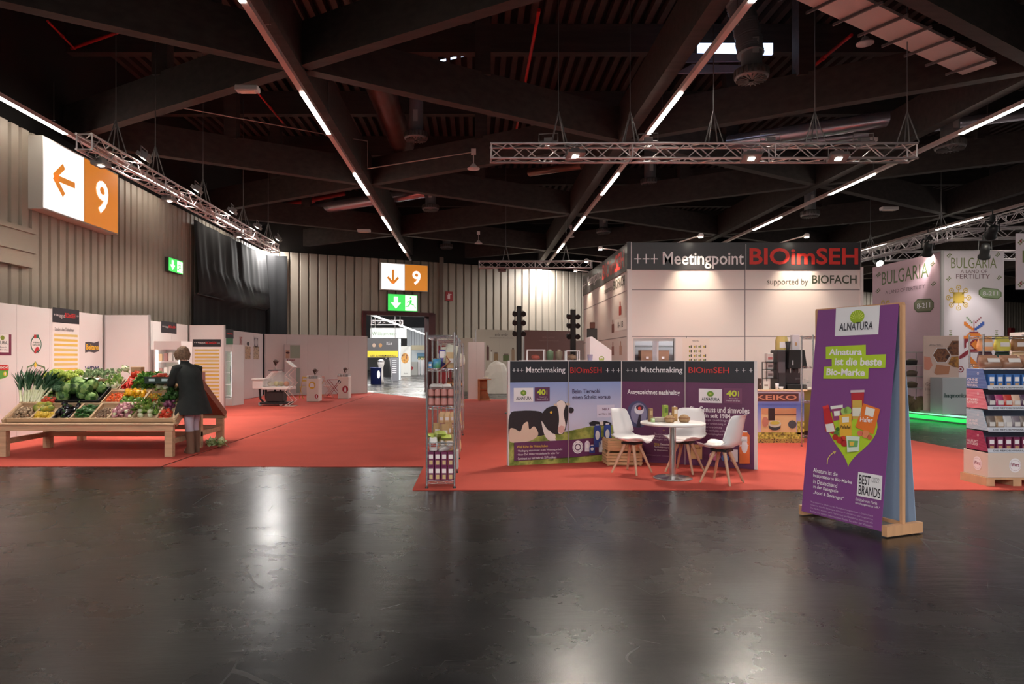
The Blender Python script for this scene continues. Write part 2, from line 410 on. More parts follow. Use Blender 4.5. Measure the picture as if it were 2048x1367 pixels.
# ---------------------------------------------------------------- ceiling: lattice of dark glulam beams under a ribbed deck
ceil = thing('ceiling', None, None, (0, 0, 8), kind='structure')
ZB = H+5.1; BH = .85
m = MB(); m.mat(DK2); m.box(-33, 52, -21, 99, 9.6, 9.8)
m.mat(RUST)
x = -26.0
while x < 40: m.box(x, x+.14, -2, 48, 9.42, 9.6); x += .3
m.build('roof_deck', None, ceil, True)
def node(k, j):   # k column, j index
    x = -9.8+6.65*k; y = (12.15 if k % 2 == 1 else 16.2)+8.1*j
    return Vector((x, y, ZB+BH/2))
for k in range(-1, 8):
    x = -9.8+6.65*k
    for j in range(-2, 5):
        a = node(k, j); b = node(k, j+1)
        if a.y < 46 and b.y > 4:
            MB().beam(a, b, .26, BH).build('roof_beam', DK, ceil, True)
for k in range(-1, 8):
    for j in range(-3, 6):
        a = node(k, j)
        for j2 in range(-3, 7):
            b = node(k+1, j2)
            if abs(abs(a.y-b.y)-4.05) < .1 and 3 < (a.y+b.y)/2 < 44:
                MB().beam(a, b, .24, BH-.08).build('roof_beam', DK, ceil, True)
                mid = (a+b)/2
                if (a.y+b.y)/2 < 34: MB().box(mid.x-.16, mid.x+.16, mid.y-.16, mid.y+.16, ZB+BH-.1, 9.6).build('roof_post', DK, ceil, True)
# secondary purlins under the deck
for j in range(-1, 10):
    y = 8.1+4.05*j
    MB().box(-20, 40, y-.12, y+.12, 8.75, 9.42).build('roof_purlin', DK, ceil, True)
# ---------------------------------------------------------------- light tracks (white rails with lit tubes)
RAIL = M('white_light_rail', (214, 190, 186), .4)
TUBE = M('lit_tube', (255, 250, 240), .4, emit=14, ecol=(255, 246, 232))
CAB = M('steel_cable', (120, 118, 118), .4, metal=.6)
for i, x in enumerate(TRACK_X[:5]):
    lab = ['white ceiling light track running along the left wall above the orange sign', 'white ceiling light track left of centre, running down to the gate sign',
           'white ceiling light track right of centre, crossing behind the aluminium truss', 'white ceiling light track on the right passing above the end of the truss',
           'white ceiling light track farthest to the right above the floral booth'][i]
    t = thing('light_track', lab, 'ceiling light', (x, 8, TRACK_Z), group='ceiling light tracks')
    MB().box(x-.05, x+.05, -14 if i < 4 else 5, 35 if i != 0 else 30.5, TRACK_Z-.04, TRACK_Z+.04).build('rail', RAIL, t, True)
    for y in LIT:
        if i == 4 and y < 5 or y > 34 or y+LITLEN > (29.5 if i == 0 else 36): continue
        if y > 0: MB().box(x-.04, x+.04, y, y+LITLEN, TRACK_Z-.06, TRACK_Z-.04).build('tube', TUBE, t, True)
    for y in range(6, 34, 4): MB().tube([(x+.12, y, TRACK_Z), (x+.12, y, 7.2)], .006, 4).add([(x-.02, y-.02, TRACK_Z+.04), (x+.14, y-.02, TRACK_Z+.04), (x+.14, y+.02, TRACK_Z+.04), (x-.02, y+.02, TRACK_Z+.04)], [(0, 1, 2, 3)]).build('hanger', CAB, t, True)
# ================================================================ hall signs, trusses, hanging things
ORG = M('lit_orange_acrylic', (234, 146, 52), .4, emit=.3)
WSG = M('lit_white_acrylic', (250, 246, 244), .4, emit=.55)
SIGNB = M('sign_housing', (196, 190, 182), .5)
def arrow(pn, mb, u, v, L, w, ang, m):
    """arrow made of a shaft and two head strokes; ang = direction it points"""
    def st(a, b, ww):
        a = Vector(a); b = Vector(b); d = (b-a).normalized(); n = Vector((-d.y, d.x))*ww/2
        pn.poly(mb, [tuple(a-n), tuple(b-n), tuple(b+n), tuple(a+n)], m, 2)
    c, s = math.cos(ang), math.sin(ang); tip = (u+c*L/2, v+s*L/2); tail = (u-c*L/2, v-s*L/2)
    st(tail, (tip[0]-c*w*.6, tip[1]-s*w*.6), w)
    for k in (-1, 1):
        a2 = ang+PI+k*math.radians(42); st((tip[0], tip[1]), (tip[0]+math.cos(a2)*L*.62, tip[1]+math.sin(a2)*L*.62), w)
def gate_sign(name, label, O, R, N, w, h, dep, ang):
    t = thing(name, label, 'illuminated sign', tuple(O)); O = Vector(O); R = Vector(R).normalized(); N = Vector(N).normalized()
    c = O+R*w/2+Vector((0, 0, h/2))-N*dep/2
    MB().obox(c, R*w/2, Vector((0, 0, h/2)), N*dep/2).build('housing', SIGNB, t, True)
    p = Pane(O, R); 
    mb = MB(); p.rect(mb, .02, .03, w/2-.01, h-.03, WSG, 2); mb.build('arrow_panel', None, t, True)
    mb = MB(); p.rect(mb, w/2+.01, .03, w-.02, h-.03, ORG, 2); mb.build('number_panel', None, t, True)
    mb = MB(); arrow(p, mb, w/4, h/2, h*.5, h*.085, ang, ORG); 
    for f in (): pass
    mb.v = [tuple(Vector(q)+p.N*.006) for q in mb.v]; mb.build('arrow', None, t, True)
    mb = MB(); p.text(mb, '9', w*.66, h*.24, w*.84, h*.76, WSG, .02, 5); mb.build('number', None, t, True)
    return t
gate_sign('direction_sign', 'large lit white and orange 9 sign with arrow pointing left on the left wall', (-8.95, 14.14, 4.64), (0, 1, 0), (1, 0, 0), 3.0, 1.52, .33, PI)
s0 = (W(757, 600, 32.0)-BP); 
sx = (757-CX)/F; tt = (BP.x-sx*BP.y)/(sx*BD.y-BD.x); p1 = back(tt)+gN*.35
sx = (852-CX)/F; tt2 = (BP.x-sx*BP.y)/(sx*BD.y-BD.x)
gate_sign('direction_sign', 'lit white and orange 9 sign with down arrow above the gate', (p1.x, p1.y, H+(718-579)/F*p1.y), tuple(BD), tuple(gN), (tt2-tt)*.98, 55/F*p1.y, .2, -PI/2)
GRN = M('lit_green_acrylic', (60, 190, 80), .4, emit=.8)
def exit_sign(label, O, R, w, h):
    t = thing('exit_sign', label, 'exit sign', tuple(O)); p = Pane(O, R); c = p.at(w/2, h/2, 0)-p.N*.06
    MB().obox(c, p.R*w/2, Vector((0, 0, h/2)), p.N*.055).build('housing', C(60, 66, 62), t, True)
    mb = MB(); p.rect(mb, .01, .01, w-.01, h-.01, GRN, 1); mb.build('face', None, t, True)
    mb = MB(); p.rect(mb, w*.58, .04, w*.97, h-.04, WSG, 2)
    p.poly(mb, [(w*.2, h*.85), (w*.34, h*.85), (w*.34, h*.5), (w*.44, h*.5), (w*.27, h*.14), (w*.1, h*.5), (w*.2, h*.5)], WSG, 2); mb.build('door_and_arrow', None, t, True)
    mb = MB(); u, v = w*.76, h*.5     # running figure
    p.disc(mb, u+w*.0, v+h*.29, w*.03, h*.07, GRN, 3, 12)
    for pts in ([(u-.02*w, v+.2*h), (u+.05*w, v+.18*h), (u+.03*w, v-.05*h), (u-.04*w, v-.03*h)], [(u+.03*w, v-.02*h), (u+.12*w, v-.1*h), (u+.1*w, v-.14*h), (u, v-.08*h)], [(u+.1*w, v-.08*h), (u+.12*w, v-.12*h), (u+.19*w, v-.3*h), (u+.16*w, v-.32*h)],
                [(u-.04*w, v-.03*h), (u, v-.06*h), (u-.06*w, v-.2*h), (u-.1*w, v-.18*h)], [(u-.06*w, v-.16*h), (u-.06*w, v-.22*h), (u-.17*w, v-.24*h), (u-.17*w, v-.19*h)], [(u, v+.18*h), (u-.1*w, v+.1*h), (u-.13*w, v-.0*h), (u-.1*w, v), (u-.07*w, v+.08*h), (u, v+.12*h)]):
        p.poly(mb, pts, GRN, 3)
    mb.build('running_figure', None, t, True); return t
sx = (772-CX)/F; tt = (BP.x-sx*BP.y)/(sx*BD.y-BD.x); p1 = back(tt)+gN*.25
exit_sign('lit green exit sign with down arrow and running figure just above the gate', (p1.x, p1.y, H+(718-621)/F*p1.y), BD, 1.5, 34/F*p1.y)
exit_sign('small green exit sign on the left wall beside the black curtain', (-9.1, 20.3, 4.15), (0, 1, 0), 1.0, .42)
# fire extinguisher sign
sx = (890-CX)/F; tt = (BP.x-sx*BP.y)/(sx*BD.y-BD.x); p1 = back(tt)+gN*.06; k = p1.y/F
pn = Pane((p1.x, p1.y, H+(718-601)*k), BD); mb = MB(); c = pn.at(.2, .23, 0)
t = thing('fire_extinguisher_sign', 'small red fire extinguisher sign on the back wall right of the gate', 'sign', tuple(pn.O))
MB().obox(c, pn.R*.2, Vector((0, 0, .23)), pn.N*.01).build('plate', C(150, 30, 36), t, True)
pn.off = .015; pn.rect(mb, .1, .08, .24, .3, C(225, 190, 190)); pn.rect(mb, .14, .3, .2, .36, C(225, 190, 190)); pn.rect(mb, .2, .3, .32, .34, C(225, 190, 190)); mb.build('pictogram', None, t, True)
# ---------------------------------------------------------------- aluminium box trusses
ALU = M('aluminium_truss', (205, 196, 198), .3, metal=.85)
def truss(label, a, b, w=.29, group=None, step=None, drop=None, up=True):
    a = Vector(a); b = Vector(b); d = (b-a); L = d.length; d.normalize(); sd = d.cross(Vector((0, 0, 1))).normalized(); U = Vector((0, 0, 1))
    t = thing('lighting_truss', label, 'truss', tuple(a), group=group); r = .022
    cs = [(-1, -1), (1, -1), (1, 1), (-1, 1)]; h = w/2-r
    for x, z in cs:
        o = sd*x*h+U*z*h; MB().tube([a+o, b+o], r, 8).build('chord', ALU, t, True)
    n = max(2, round(L/(w*1.0))); st = L/n
    for f in range(4):
        (x0, z0), (x1, z1) = cs[f], cs[(f+1) % 4]; mb = MB()
        for i in range(n):
            p, q = (x0, z0), (x1, z1)
            if i % 2: p, q = q, p
            mb.tube([a+d*(i*st+.01)+sd*p[0]*h+U*p[1]*h, a+d*((i+1)*st-.01)+sd*q[0]*h+U*q[1]*h], .01, 6, False)
        k = 0.0
        while k <= L+.01:
            kk = min(max(k, .02), L-.02); mb.tube([a+d*kk+sd*x0*h+U*z0*h, a+d*kk+sd*x1*h+U*z1*h], .014, 6, False); k += L/max(1, round(L/2.4))
        mb.build('lacing', ALU, t, True)
    if drop:
        for s in drop:
            c = a+d*s; MB().tube([c+U*(w/2+.55), c+U*3.6], .008, 4).build('hanging_cable', CAB, t, True)
            mb = MB()
            for x in (-1, 1): mb.tube([c+U*(w/2+.55), c+sd*x*h+d*.12*x+U*w/2], .011, 5).tube([c+U*(w/2+.55), c+sd*x*h-d*.12*x+U*w/2], .011, 5)
            mb.build('lifting_sling', CAB, t, True)
    return t, d, sd
LED = M('lit_led', (255, 250, 240), .4, emit=30, ecol=(255, 246, 226))
BLK = M('black_plastic', (24, 24, 26), .5)
GRYP = M('grey_cast_metal', (128, 122, 122), .45, metal=.4)
def flood(label, p, aim, power=120, ang=90, col=(1, .9, .78), group='truss floodlights'):
    t = thing('floodlight', label, 'floodlight', tuple(p), group=group); p = Vector(p); dv = (Vector(aim)-p).normalized(); sd = dv.cross(Vector((0, 0, 1))).normalized(); u = sd.cross(dv)
    MB().obox(p, sd*.15, u*.1, dv*.035).obox(p-dv*.06, sd*.07, u*.07, dv*.03).build('housing', GRYP, t, True)
    q = p+dv*.037; MB().obox(q, sd*.05, u*.035, dv*.003).build('lens', LED, t, True)
    MB().tube([p+sd*.16, p+sd*.16+Vector((0, 0, .16)), p-sd*.16+Vector((0, 0, .16)), p-sd*.16], .01, 5).build('bracket', GRYP, t, True)
    if power: spot('flood_beam', q+dv*.02, aim, power, ang, col, .8, .08)
    return t
TZ = 4.98
truss('long aluminium truss hanging crosswise at upper right', (.26, 11.45, TZ), (7.36, 11.45, TZ), drop=(1.15, 2.35, 3.75, 5.45, 7.0))
for px, f, tl in ((1097, -.25, 'left end of the crosswise truss'), (1297, -.3, 'second from the left of the crosswise truss'), (1541, -.3, 'middle of the crosswise truss'), (1728, -.3, 'right part of the crosswise truss')):
    x = (px-CX)/F*11.6
    flood('small floodlight clamped on top at the '+tl, (x, 11.62, 5.2), (x+.3, 13.6, 0), 120, 80, group=None)
for px, tl in ((1502, 'centre'), (1676, 'right')):
    x = (px-CX)/F*11.3; flood('floodlight hung under the crosswise truss towards its '+tl, (x, 11.3, 4.86), (x, 8.6, 0), 330, 110, group=None)
x = (1150-CX)/F*11.3; flood('floodlight inside the crosswise truss at its left', (x, 11.3, 4.9), (2.2, 8.9, 0), 330, 110, group=None)
truss('long aluminium truss running along the left wall under the roof', (-6.3, 11.0, 5.03), (-6.35, 21.7, 5.03), drop=(1, 2.5, 4.9, 7.7, 10))
for i, (yy, tl) in enumerate(((12.6, 'nearest the camera'), (15.0, 'second from the camera'), (17.2, 'third from the camera'), (19.2, 'fourth from the camera'), (21.2, 'farthest from the camera'))):
    flood('floodlight beside the left wall truss, '+tl, (-6.1, yy, 5.25), (-8.3, yy-.3, 1.6), 300 if yy < 20 else 110, 110, group=None)
for i, (yy, tl) in enumerate(((11.6, 'at its near end'), (14.2, 'near the orange sign'), (18.4, 'past the orange sign'))):
    flood('small lamp under the left wall truss '+tl, (-6.35, yy, 4.84), (-6.0, yy, 0), 260, 120, group=None)
truss('short far aluminium truss left of the meeting stand', (.15, 25, 4.98), (4.3, 25, 4.98), drop=(1, 3.2))
flood('floodlight at the left end of the far short truss', (1.0, 25, 4.8), (.5, 28, 1), 300, 100, group=None)
truss('aluminium truss along the right aisle nearest the ceiling track', (13.4, 12.6, 5.05), (13.4, 24.5, 5.05), drop=(3, 7, 10.5))
truss('bright truss above the left face of the floral stand', (11.6, 22.5, 4.62), (11.8, 17.2, 4.62))
truss('bright truss above the front face of the floral stand', (11.8, 17.0, 4.62), (16.5, 16.2, 4.62))
truss('rear truss above the floral stand', (12.4, 20.5, 4.62), (19, 20.3, 4.62))
def par(label, p, aim, power=200):
    t = thing('stage_spotlight', label, 'spotlight', tuple(p)); p = Vector(p); dv = (Vector(aim)-p).normalized(); q = dv.to_track_quat('Z', 'Y').to_matrix().to_4x4(); m4 = Matrix.Translation(p) @ q
    MB().lathe([(.001, -.16), (.08, -.15), (.1, -.05), (.1, .12), (.13, .16), (.13, .2), (.11, .2), (.1, .14)], n=16).xf(m4).build('body', BLK, t, True)
    MB().lathe([(.001, .15), (.1, .15)], n=16).xf(m4).build('lens', LED, t, True)
    mb = MB(); mb.tube([p+Vector((.16, 0, 0)), p+Vector((.15, 0, .22)), p+Vector((0, 0, .22)), p+Vector((0, 0, .5)), p+Vector((0, 0, .22)), p+Vector((-.15, 0, .22)), p+Vector((-.16, 0, 0))], .014, 6); mb.cbox(p+Vector((0, 0, .3)), .09, .06, .14); mb.build('yoke', BLK, t, True)
    if power: spot('stage_beam', p+dv*.22, aim, power, 50, (1, .95, .88), .7, .08)
par('black stage spotlight on the bright truss at its far left', W(1755, 523, 21.4), W(1800, 560, 20), 120)
par('black stage spotlight above the left floral panel', W(1856, 496, 17.6), W(1830, 640, 19), 60)
par('black stage spotlight above the right floral panel', W(1970, 500, 16.2), W(1950, 640, 17.3), 50)
par('black stage spotlight at the top right of the bright truss', W(1985, 462, 15.6), W(1940, 560, 17.3), 0)
# ---------------------------------------------------------------- air outlets
SPI = M('galvanised_sheet', (150, 148, 150), .4, metal=.35, bump=.1, bscale=9)
def diffuser(label, px, py, w, long=.95):
    Y = .62*F/w; p = W(px, py, Y); t = thing('air_diffuser', label, 'air diffuser', tuple(p))
    MB().lathe([(.19, .24), (.19, .24+long)], p, 20).build('duct', SPI, t, True)
    mb = MB(); mb.lathe([(.05, .0), (.3, .03), (.31, .06), (.31, .2), (.19, .24)], p, 24)
    mb.build('drum', GRYP, t, True)
    mb = MB()
    for k in range(20):
        a = 2*PI*k/20; mb.obox(p+Vector((.31*math.cos(a), .31*math.sin(a), .13)), Vector((math.cos(a), math.sin(a), 0))*.012, Vector((-math.sin(a), math.cos(a), 0))*.022, Vector((0, 0, .06)))
        mb.obox(p+Vector((.17*math.cos(a), .17*math.sin(a), .008)), Vector((math.cos(a), math.sin(a), 0))*.11, Vector((-math.sin(a), math.cos(a), 0))*.008, Vector((0, 0, .014)))
    mb.build('vane', C(92, 86, 82), t, True, kind=None)
    mb = MB(); mb.box(p.x-.06, p.x+.06, p.y-.2, p.y-.192, p.z+.45, p.z+.75); mb.build('label_plate', C(196, 192, 190), t, True)
    return t
for a in ((832, 281, 47, 1.2, 'round air diffuser hanging below the beam left of centre, nearest there'), (861, 421, 33, .9, 'round air diffuser below the beam, second one down left of centre'),
          (893, 497, 25, .8, 'small far air diffuser above the fire extinguisher sign'), (1300, 371, 37, 1, 'air diffuser hanging just below the crosswise truss'),
          (1207, 467, 28, .8, 'small far air diffuser right of the middle light track'), (1900, 300, 54, 1, 'air diffuser in front of the right light track'), (1620, 434, 35, .9, 'air diffuser below the right roof node'),
          (1503, 161, 65, .3, 'large air diffuser under the flexible silver duct at top right')):
    diffuser(a[4], *a[:4])
FLX = M('silver_flexible_duct', (176, 174, 178), .35, metal=.4)
Yd = .62*F/65; p = W(1503, 161, Yd); mb = MB(); pts = []; rr = []
for i in range(60):
    t = i/59; pts.append(p+Vector((-.02-.34*t*t, .25*math.sin(t*2.4)*.4, .5+1.4*t))); rr.append(.235+.014*math.cos(i*PI*.9))
mb.tube(pts, rr, 20); mb.build('flexible_duct', FLX, label='ribbed silver flexible duct bending up from the large diffuser', cat='air duct', loc=tuple(p), world=True)
def spiral(label, a, b, r, m=SPI):
    a = Vector(a); b = Vector(b); d = (b-a); n = max(4, int(d.length/.12)); pts = []; rr = []
    for i in range(n+1): pts.append(a+d*i/n); rr.append(r*(1.03 if i % 4 == 0 else 1))
    mb = MB(); mb.tube(pts, rr, 18); mb.build('air_duct', m, label=label, cat='air duct', loc=tuple((a+b)/2), world=True)
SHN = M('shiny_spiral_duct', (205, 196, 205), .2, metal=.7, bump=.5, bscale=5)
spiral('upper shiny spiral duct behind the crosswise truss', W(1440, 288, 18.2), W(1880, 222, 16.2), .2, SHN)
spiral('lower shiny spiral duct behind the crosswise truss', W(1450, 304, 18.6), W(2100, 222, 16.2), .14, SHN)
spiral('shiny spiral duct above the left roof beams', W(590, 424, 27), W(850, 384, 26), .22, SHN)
spiral('large dark spiral duct hanging obliquely above the left beams', W(738, 118, 15.5), W(806, 290, 20), .34, M('brown_duct', (120, 96, 90), .4, metal=.6))  # one even brown metallic colour along the duct
spiral('thin spiral duct below the crosswise truss', W(1060, 345, 24), W(1165, 330, 22), .13, M('copper_toned_duct', (170, 120, 105), .3, metal=.7))  # one even copper-toned metallic colour along the duct
RED = M('red_sprinkler_pipe', (190, 36, 36), .4)
def pipe(label, a, b, r=.035):
    mb = MB(); mb.tube([a, b], r, 8); c = (Vector(a)+Vector(b))/2; dv = (Vector(b)-Vector(a)).normalized(); mb.tube([c-dv*.08, c+dv*.08], r*1.5, 8)
    mb.build('sprinkler_pipe', RED, label=label, cat='pipe', loc=tuple(c), world=True)
pipe('red sprinkler pipe running down between the middle beams', W(1078, 20, 12.8), W(1028, 285, 20))
pipe('red sprinkler pipe at upper left seen below the top beam', W(385, 12, 13.5), W(143, 97, 15))
pipe('thin red pipe joining the upper left sprinkler pipe', W(95, 42, 13), W(150, 98, 15), .022)
pipe('red sprinkler pipe at upper right', W(1703, 70, 13.7), W(1603, 152, 17.1))
pipe('red sprinkler pipe farther along at right', W(1582, 172, 17), W(1540, 206, 19))
pipe('red pipe beside the large dark duct', W(765, 115, 17), W(815, 290, 22), .03)
pipe('red pipe under the white emergency lamp', W(513, 182, 16), W(566, 246, 19), .025)
pipe('thick red pipe above the left shiny duct', W(560, 412, 28), W(690, 386, 28), .1)
# skylight with white louvres and radiant panels at top right
SKY = M('skylight_pane', (190, 214, 245), .3, emit=1.1, ecol=(196, 216, 250))
t = thing('skylight', 'skylight with pale blue louvre blades beside the silver flexible duct', 'skylight', (5.5, 15, 9))
mb = MB(); q = [W(1415, 104, 14.6), W(1545, 88, 14.6), W(1525, 122, 14.6), W(1400, 104, 14.6)]
c = [W(1396, 86, 14.8), W(1546, 86, 14.8), W(1546, 108, 14.8), W(1396, 108, 14.8)]
mb.prism(c, (0, .06, 0)); mb.build('pane', SKY, t, True)
for yy in (108, 130):
    MB().prism([W(1350+(yy-108)*.2, yy+14, 14), W(1352, yy+16, 14), W(1482, yy+14, 14), W(1482, yy, 14), W(1385, yy-2, 14)], (0, .05, 0)).build('louvre_blade', C(140, 158, 190), t, True)
t = thing('skylight', 'small row of daylight slots under the deck left of centre', 'skylight', (-1, 17, 8.8)); mb = MB()
for i in range(5): mb.prism([W(838+i*21, 133-i*5, 17), W(850+i*21, 130-i*5, 17), W(850+i*21, 127-i*5, 17), W(838+i*21, 130-i*5, 17)], (0, .05, 0))
mb.build('pane', SKY, t, True)
PNL = M('white_radiant_panel', (214, 190, 184), .4)
t = thing('radiant_heating_panel', 'long white radiant heating panel under the roof at upper right', 'heating panel', tuple(W(1700, 60, 11)))
a = W(1570, -10, 10.2); b = W(1925, 150, 12.6); dz = Vector((0, 0, -.0)); d = (b-a).normalized(); s_ = Vector((-d.y, d.x, 0))
s_ = -d.cross(Vector((0, 0, 1))).normalized()
mb = MB(); mb.prism([a-d*.6, b, b+s_*-.55, a-d*.6+s_*-.55], (0, 0, .05)); mb.build('panel', PNL, t, True)
for i in range(8):
    c = a+(b-a)*(i/7.5)-s_*.28; MB().obox(c-Vector((0, 0, .03)), s_*.4, d*.015, Vector((0, 0, .02))).build('cross_bar', C(96, 84, 84), t, True)
# emergency lamps, loudspeakers and the conduit
WPL = M('white_plastic', (216, 206, 206), .45)
for lab, px, py, Y, w in (('white emergency lamp under the beam at upper left', 495, 178, 12.6, .42), ('small white emergency lamp low on the far left beams', 728, 461, 26, .5), ('small white emergency lamp on the right beams', 1778, 417, 21, .5), ('white emergency box beside the right duct', 1735, 280, 16, .4)):
    p = W(px, py, Y); t = thing('emergency_lamp', lab, 'emergency lamp', tuple(p)); MB().bev(p.x-w/2, p.x+w/2, p.y-.1, p.y+.1, p.z-.05, p.z+.05, .015).build('housing', WPL, t, True); MB().box(p.x-w/3, p.x+w/3, p.y-.07, p.y+.07, p.z-.062, p.z-.05).build('diffuser', C(240, 214, 196), t, True)
def speaker(label, px, py, Y):
    p = W(px, py, Y); t = thing('ceiling_speaker', label, 'loudspeaker', tuple(p)); MB().lathe([(.05, .12), (.08, .07), (.15, .02), (.15, 0), (.001, 0)], p, 18).build('horn', WPL, t, True); MB().tube([p+Vector((0, 0, .1)), p+Vector((0, 0, .4))], .012, 6).cbox(p+Vector((0, 0, .42)), .12, .12, .12).build('stem', WPL, t, True)
speaker('white loudspeaker hanging from the conduit end left of the crosswise truss', 947, 338, 16.5)
speaker('small white loudspeaker hanging far down the middle', 957, 487, 27)
speaker('small white loudspeaker hanging beside the middle light track', 1141, 474, 27)
speaker('small white loudspeaker under the radiant panel', 1730, 88, 12.5)
CON = M('white_conduit', (190, 168, 162), .5)
MB().tube([W(355, 214, 14), W(650, 268, 17)], .012, 6).build('cable_conduit', CON, label='thin white conduit crossing under the left beams to the left light track', cat='conduit', loc=(-4, 15, 6.5), world=True)
MB().tube([W(650, 270, 17), W(735, 282, 17), W(735, 337, 17), W(946, 304, 17)], .014, 6).build('cable_conduit', CON, label='thin white conduit stepping down to the hanging loudspeaker', cat='conduit', loc=(-2, 17, 6.5), world=True)
p = W(407, 28, 12.5); t = thing('air_outlet_box', 'dark square air outlet box at the top left', 'air outlet', tuple(p)); MB().bev(p.x-.25, p.x+.25, p.y-.25, p.y+.25, p.z-.02, p.z+.5, .02).build('box', C(70, 62, 58), t, True); MB().lathe([(.18, -.04), (.2, -.02), (.12, -.03), (.001, -.04)], p, 20).build('grille', C(130, 108, 90), t, True)
# black curtain over the left wall corner
def cloth_strip(mb, pts, z0, z1f, dx=.08, n=4): pass
BC = M('black_stage_curtain', (20, 20, 22), .85, noise=.3, nscale=1.2)
t = thing('stage_curtain', 'black curtain covering the left wall corner above the white partitions', 'curtain', (-9.0, 25, 5))
mb = MB(); rows = []
N = 60
for zi, z in enumerate((6.05, 5.4, 4.6, 3.7, 3.55, 2.7, 1.6, .02)):
    r = []
    for i in range(N+1):
        s = i/N; y = 22.1+s*7.6; out = .1+.025*math.sin(i*.55)+.015*math.sin(i*1.3)+(.28 if 3 <= zi <= 3 else 0)*math.sin(PI*s)
        if zi < 4: out += .18*zi/3
        r.append((-9.2+out, y, z+(.12*math.sin(s*9) if zi in (3, 4) else 0)-(.0)))
    for i in range(1, 8):
        s = i/7; q = back(s*1.1); r.append((q.x+gN.x*(.15+.05*math.sin(i*2.2)), q.y+gN.y*(.15+.05*math.sin(i*2.2)), z))
    rows.append(r)
mb.loft(rows, False, False); mb.build('cloth', BC, t, True)
MB().tube([(-9.0, 22.1, 3.65), (-9.0, 29.4, 3.65)], .03, 8).build('rail', BLK, t, True)
# white lift lights seen in the curtain, tall posts on the back wall
# ================================================================ white partition walls at the left
WHT = M('white_laminate_panel', (224, 217, 217), .45)
WHT2 = M('white_laminate_panel_rose', (216, 208, 207), .45)
EDGE = M('aluminium_profile', (190, 184, 184), .35, metal=.6)
ZP = 2.55
REDP = C(206, 44, 44); BLKP = C(34, 32, 40); WHP = C(236, 230, 228); YEL = C(226, 190, 92); GRNP = C(60, 118, 74); DGR = C(70, 66, 70)
def partition(label, a, b, n, z=ZP, mat=WHT, th=.045, group=None, cat='partition wall', name='partition_wall', side=1):
    """upright wall of n panels from a to b with slim aluminium joints; returns thing and the pane of its front"""
    a = Vector((a[0], a[1], 0)); b = Vector((b[0], b[1], 0)); d = b-a; L = d.length; d.normalize(); nn = Vector((d.y, -d.x, 0))*side
    t = thing(name, label, cat, tuple(a), group=group)
    for i in range(n):
        s0 = L*i/n+.004; s1 = L*(i+1)/n-.004; c = a+d*(s0+s1)/2-nn*th/2
        MB().obox((c.x, c.y, z/2+.008), d*(s1-s0)/2, nn*th/2, Vector((0, 0, z/2-.008))).build('panel', mat, t, True)
    for i in range(n+1):
        c = a+d*min(max(L*i/n, .02), L-.02)-nn*th/2; e = .018 if i in (0, n) else .003
        MB().obox((c.x, c.y, z/2+.01), d*e, nn*(th/2+.003 if i in (0, n) else th/2-.004), Vector((0, 0, z/2-.005))).build('joint_profile', EDGE, t, True)
    p = Pane((a.x, a.y, 0), d); p.off = .003
    return t, p
tA, pA = partition('white partition wall along the left edge carrying the brand logos', (-8.65, 9.9), (-8.65, 15.9), 6)
def list_poster(t, p, x0, y0, x1, y1, head, n, y1h, colh=BLKP):
    mb = MB(); p.prect(mb, x0, y0, x1, y1, WHP, 1); mb.build('timetable_sheet', None, t, True)
    mb = MB(); p.prect(mb, x0, y0, x1, y1h, colh, 2)
    w = x1-x0; hh = y1h-y0; cy_ = y0+hh*.5
    p.ptext(mb, '+++tegut', x0+w*.04, cy_-hh*.14, x0+w*.45, cy_+hh*.16, WHP, 0, 3); p.ptext(mb, 'BIOimSEH', x0+w*.46, cy_-hh*.18, x0+w*.84, cy_+hh*.14, REDP, .02, 3); p.ptext(mb, '+++', x0+w*.86, cy_-hh*.06, x0+w*.97, cy_+hh*.08, WHP, 0, 3)
    mb.build('header', None, t, True)
    mb = MB()
    if head: p.ptext(mb, 'Sonderschau Teilnehmer', x0+w*.08, y1h+9, x1-w*.2, y1h+16, DGR, 0, 3)
    y = y1h+(22 if head else 5); st = (y1-y)/n
    for i in range(n): p.prect(mb, x0+w*.06, y+i*st, x1-w*.06, y+i*st+st*.5, YEL if i % 3 else C(222, 196, 120), 2)
    mb.build('table_rows', None, t, True)
list_poster(tA, pA, 104.5, 617, 158, 745, True, 8, 646)
# logos on the left partition
mb = MB(); pA.prect(mb, -30, 667, 22.5, 710, C(118, 40, 70), 1); pA.prect(mb, -30, 667, 17, 704, WHP, 2); pA.pdisc(mb, 4, 675, 4.2, 4.6, C(120, 140, 40), 3); pA.ptext(mb, 'ALNATURA', -26, 681, 14, 688, C(60, 70, 70), .01, 3); pA.ptext(mb, 'Gut fuer Mensch', -24, 692, 12, 695, DGR, 0, 3); pA.ptext(mb, 'und Erde', -16, 697, 14, 700, DGR, 0, 3); mb.build('logo', None, tA, True, label='purple framed brand logo')
mb = MB(); pA.ppoly(mb, [(-14, 729), (12, 729), (17, 731), (17, 740), (15, 752), (8, 756), (-2, 758), (-14, 758)], C(92, 160, 60), 1); pA.ppoly(mb, [(-14, 729), (12, 729), (17, 731), (17, 740), (-14, 740)], C(200, 50, 44), 2); pA.ptext(mb, 'followfood', -36, 731, 16, 737, WHP, .02, 3); pA.pdisc(mb, 9.5, 747, 3.4, 5, C(220, 200, 60), 2); pA.pdisc(mb, 9.5, 747, 1.6, 3, WHP, 3); mb.build('logo', None, tA, True, label='red and green label logo')
mb = MB(); u, v = pA.hit(72, 688); pA.ring(mb, u, v, .145, .17, C(40, 100, 80), 1); pA.disc(mb, u, v, .145, .145, WHP, 1); pA.prect(mb, 67.5, 669, 72, 676, C(196, 50, 50), 2); pA.prect(mb, 72, 669, 77, 676, C(50, 110, 90), 2)
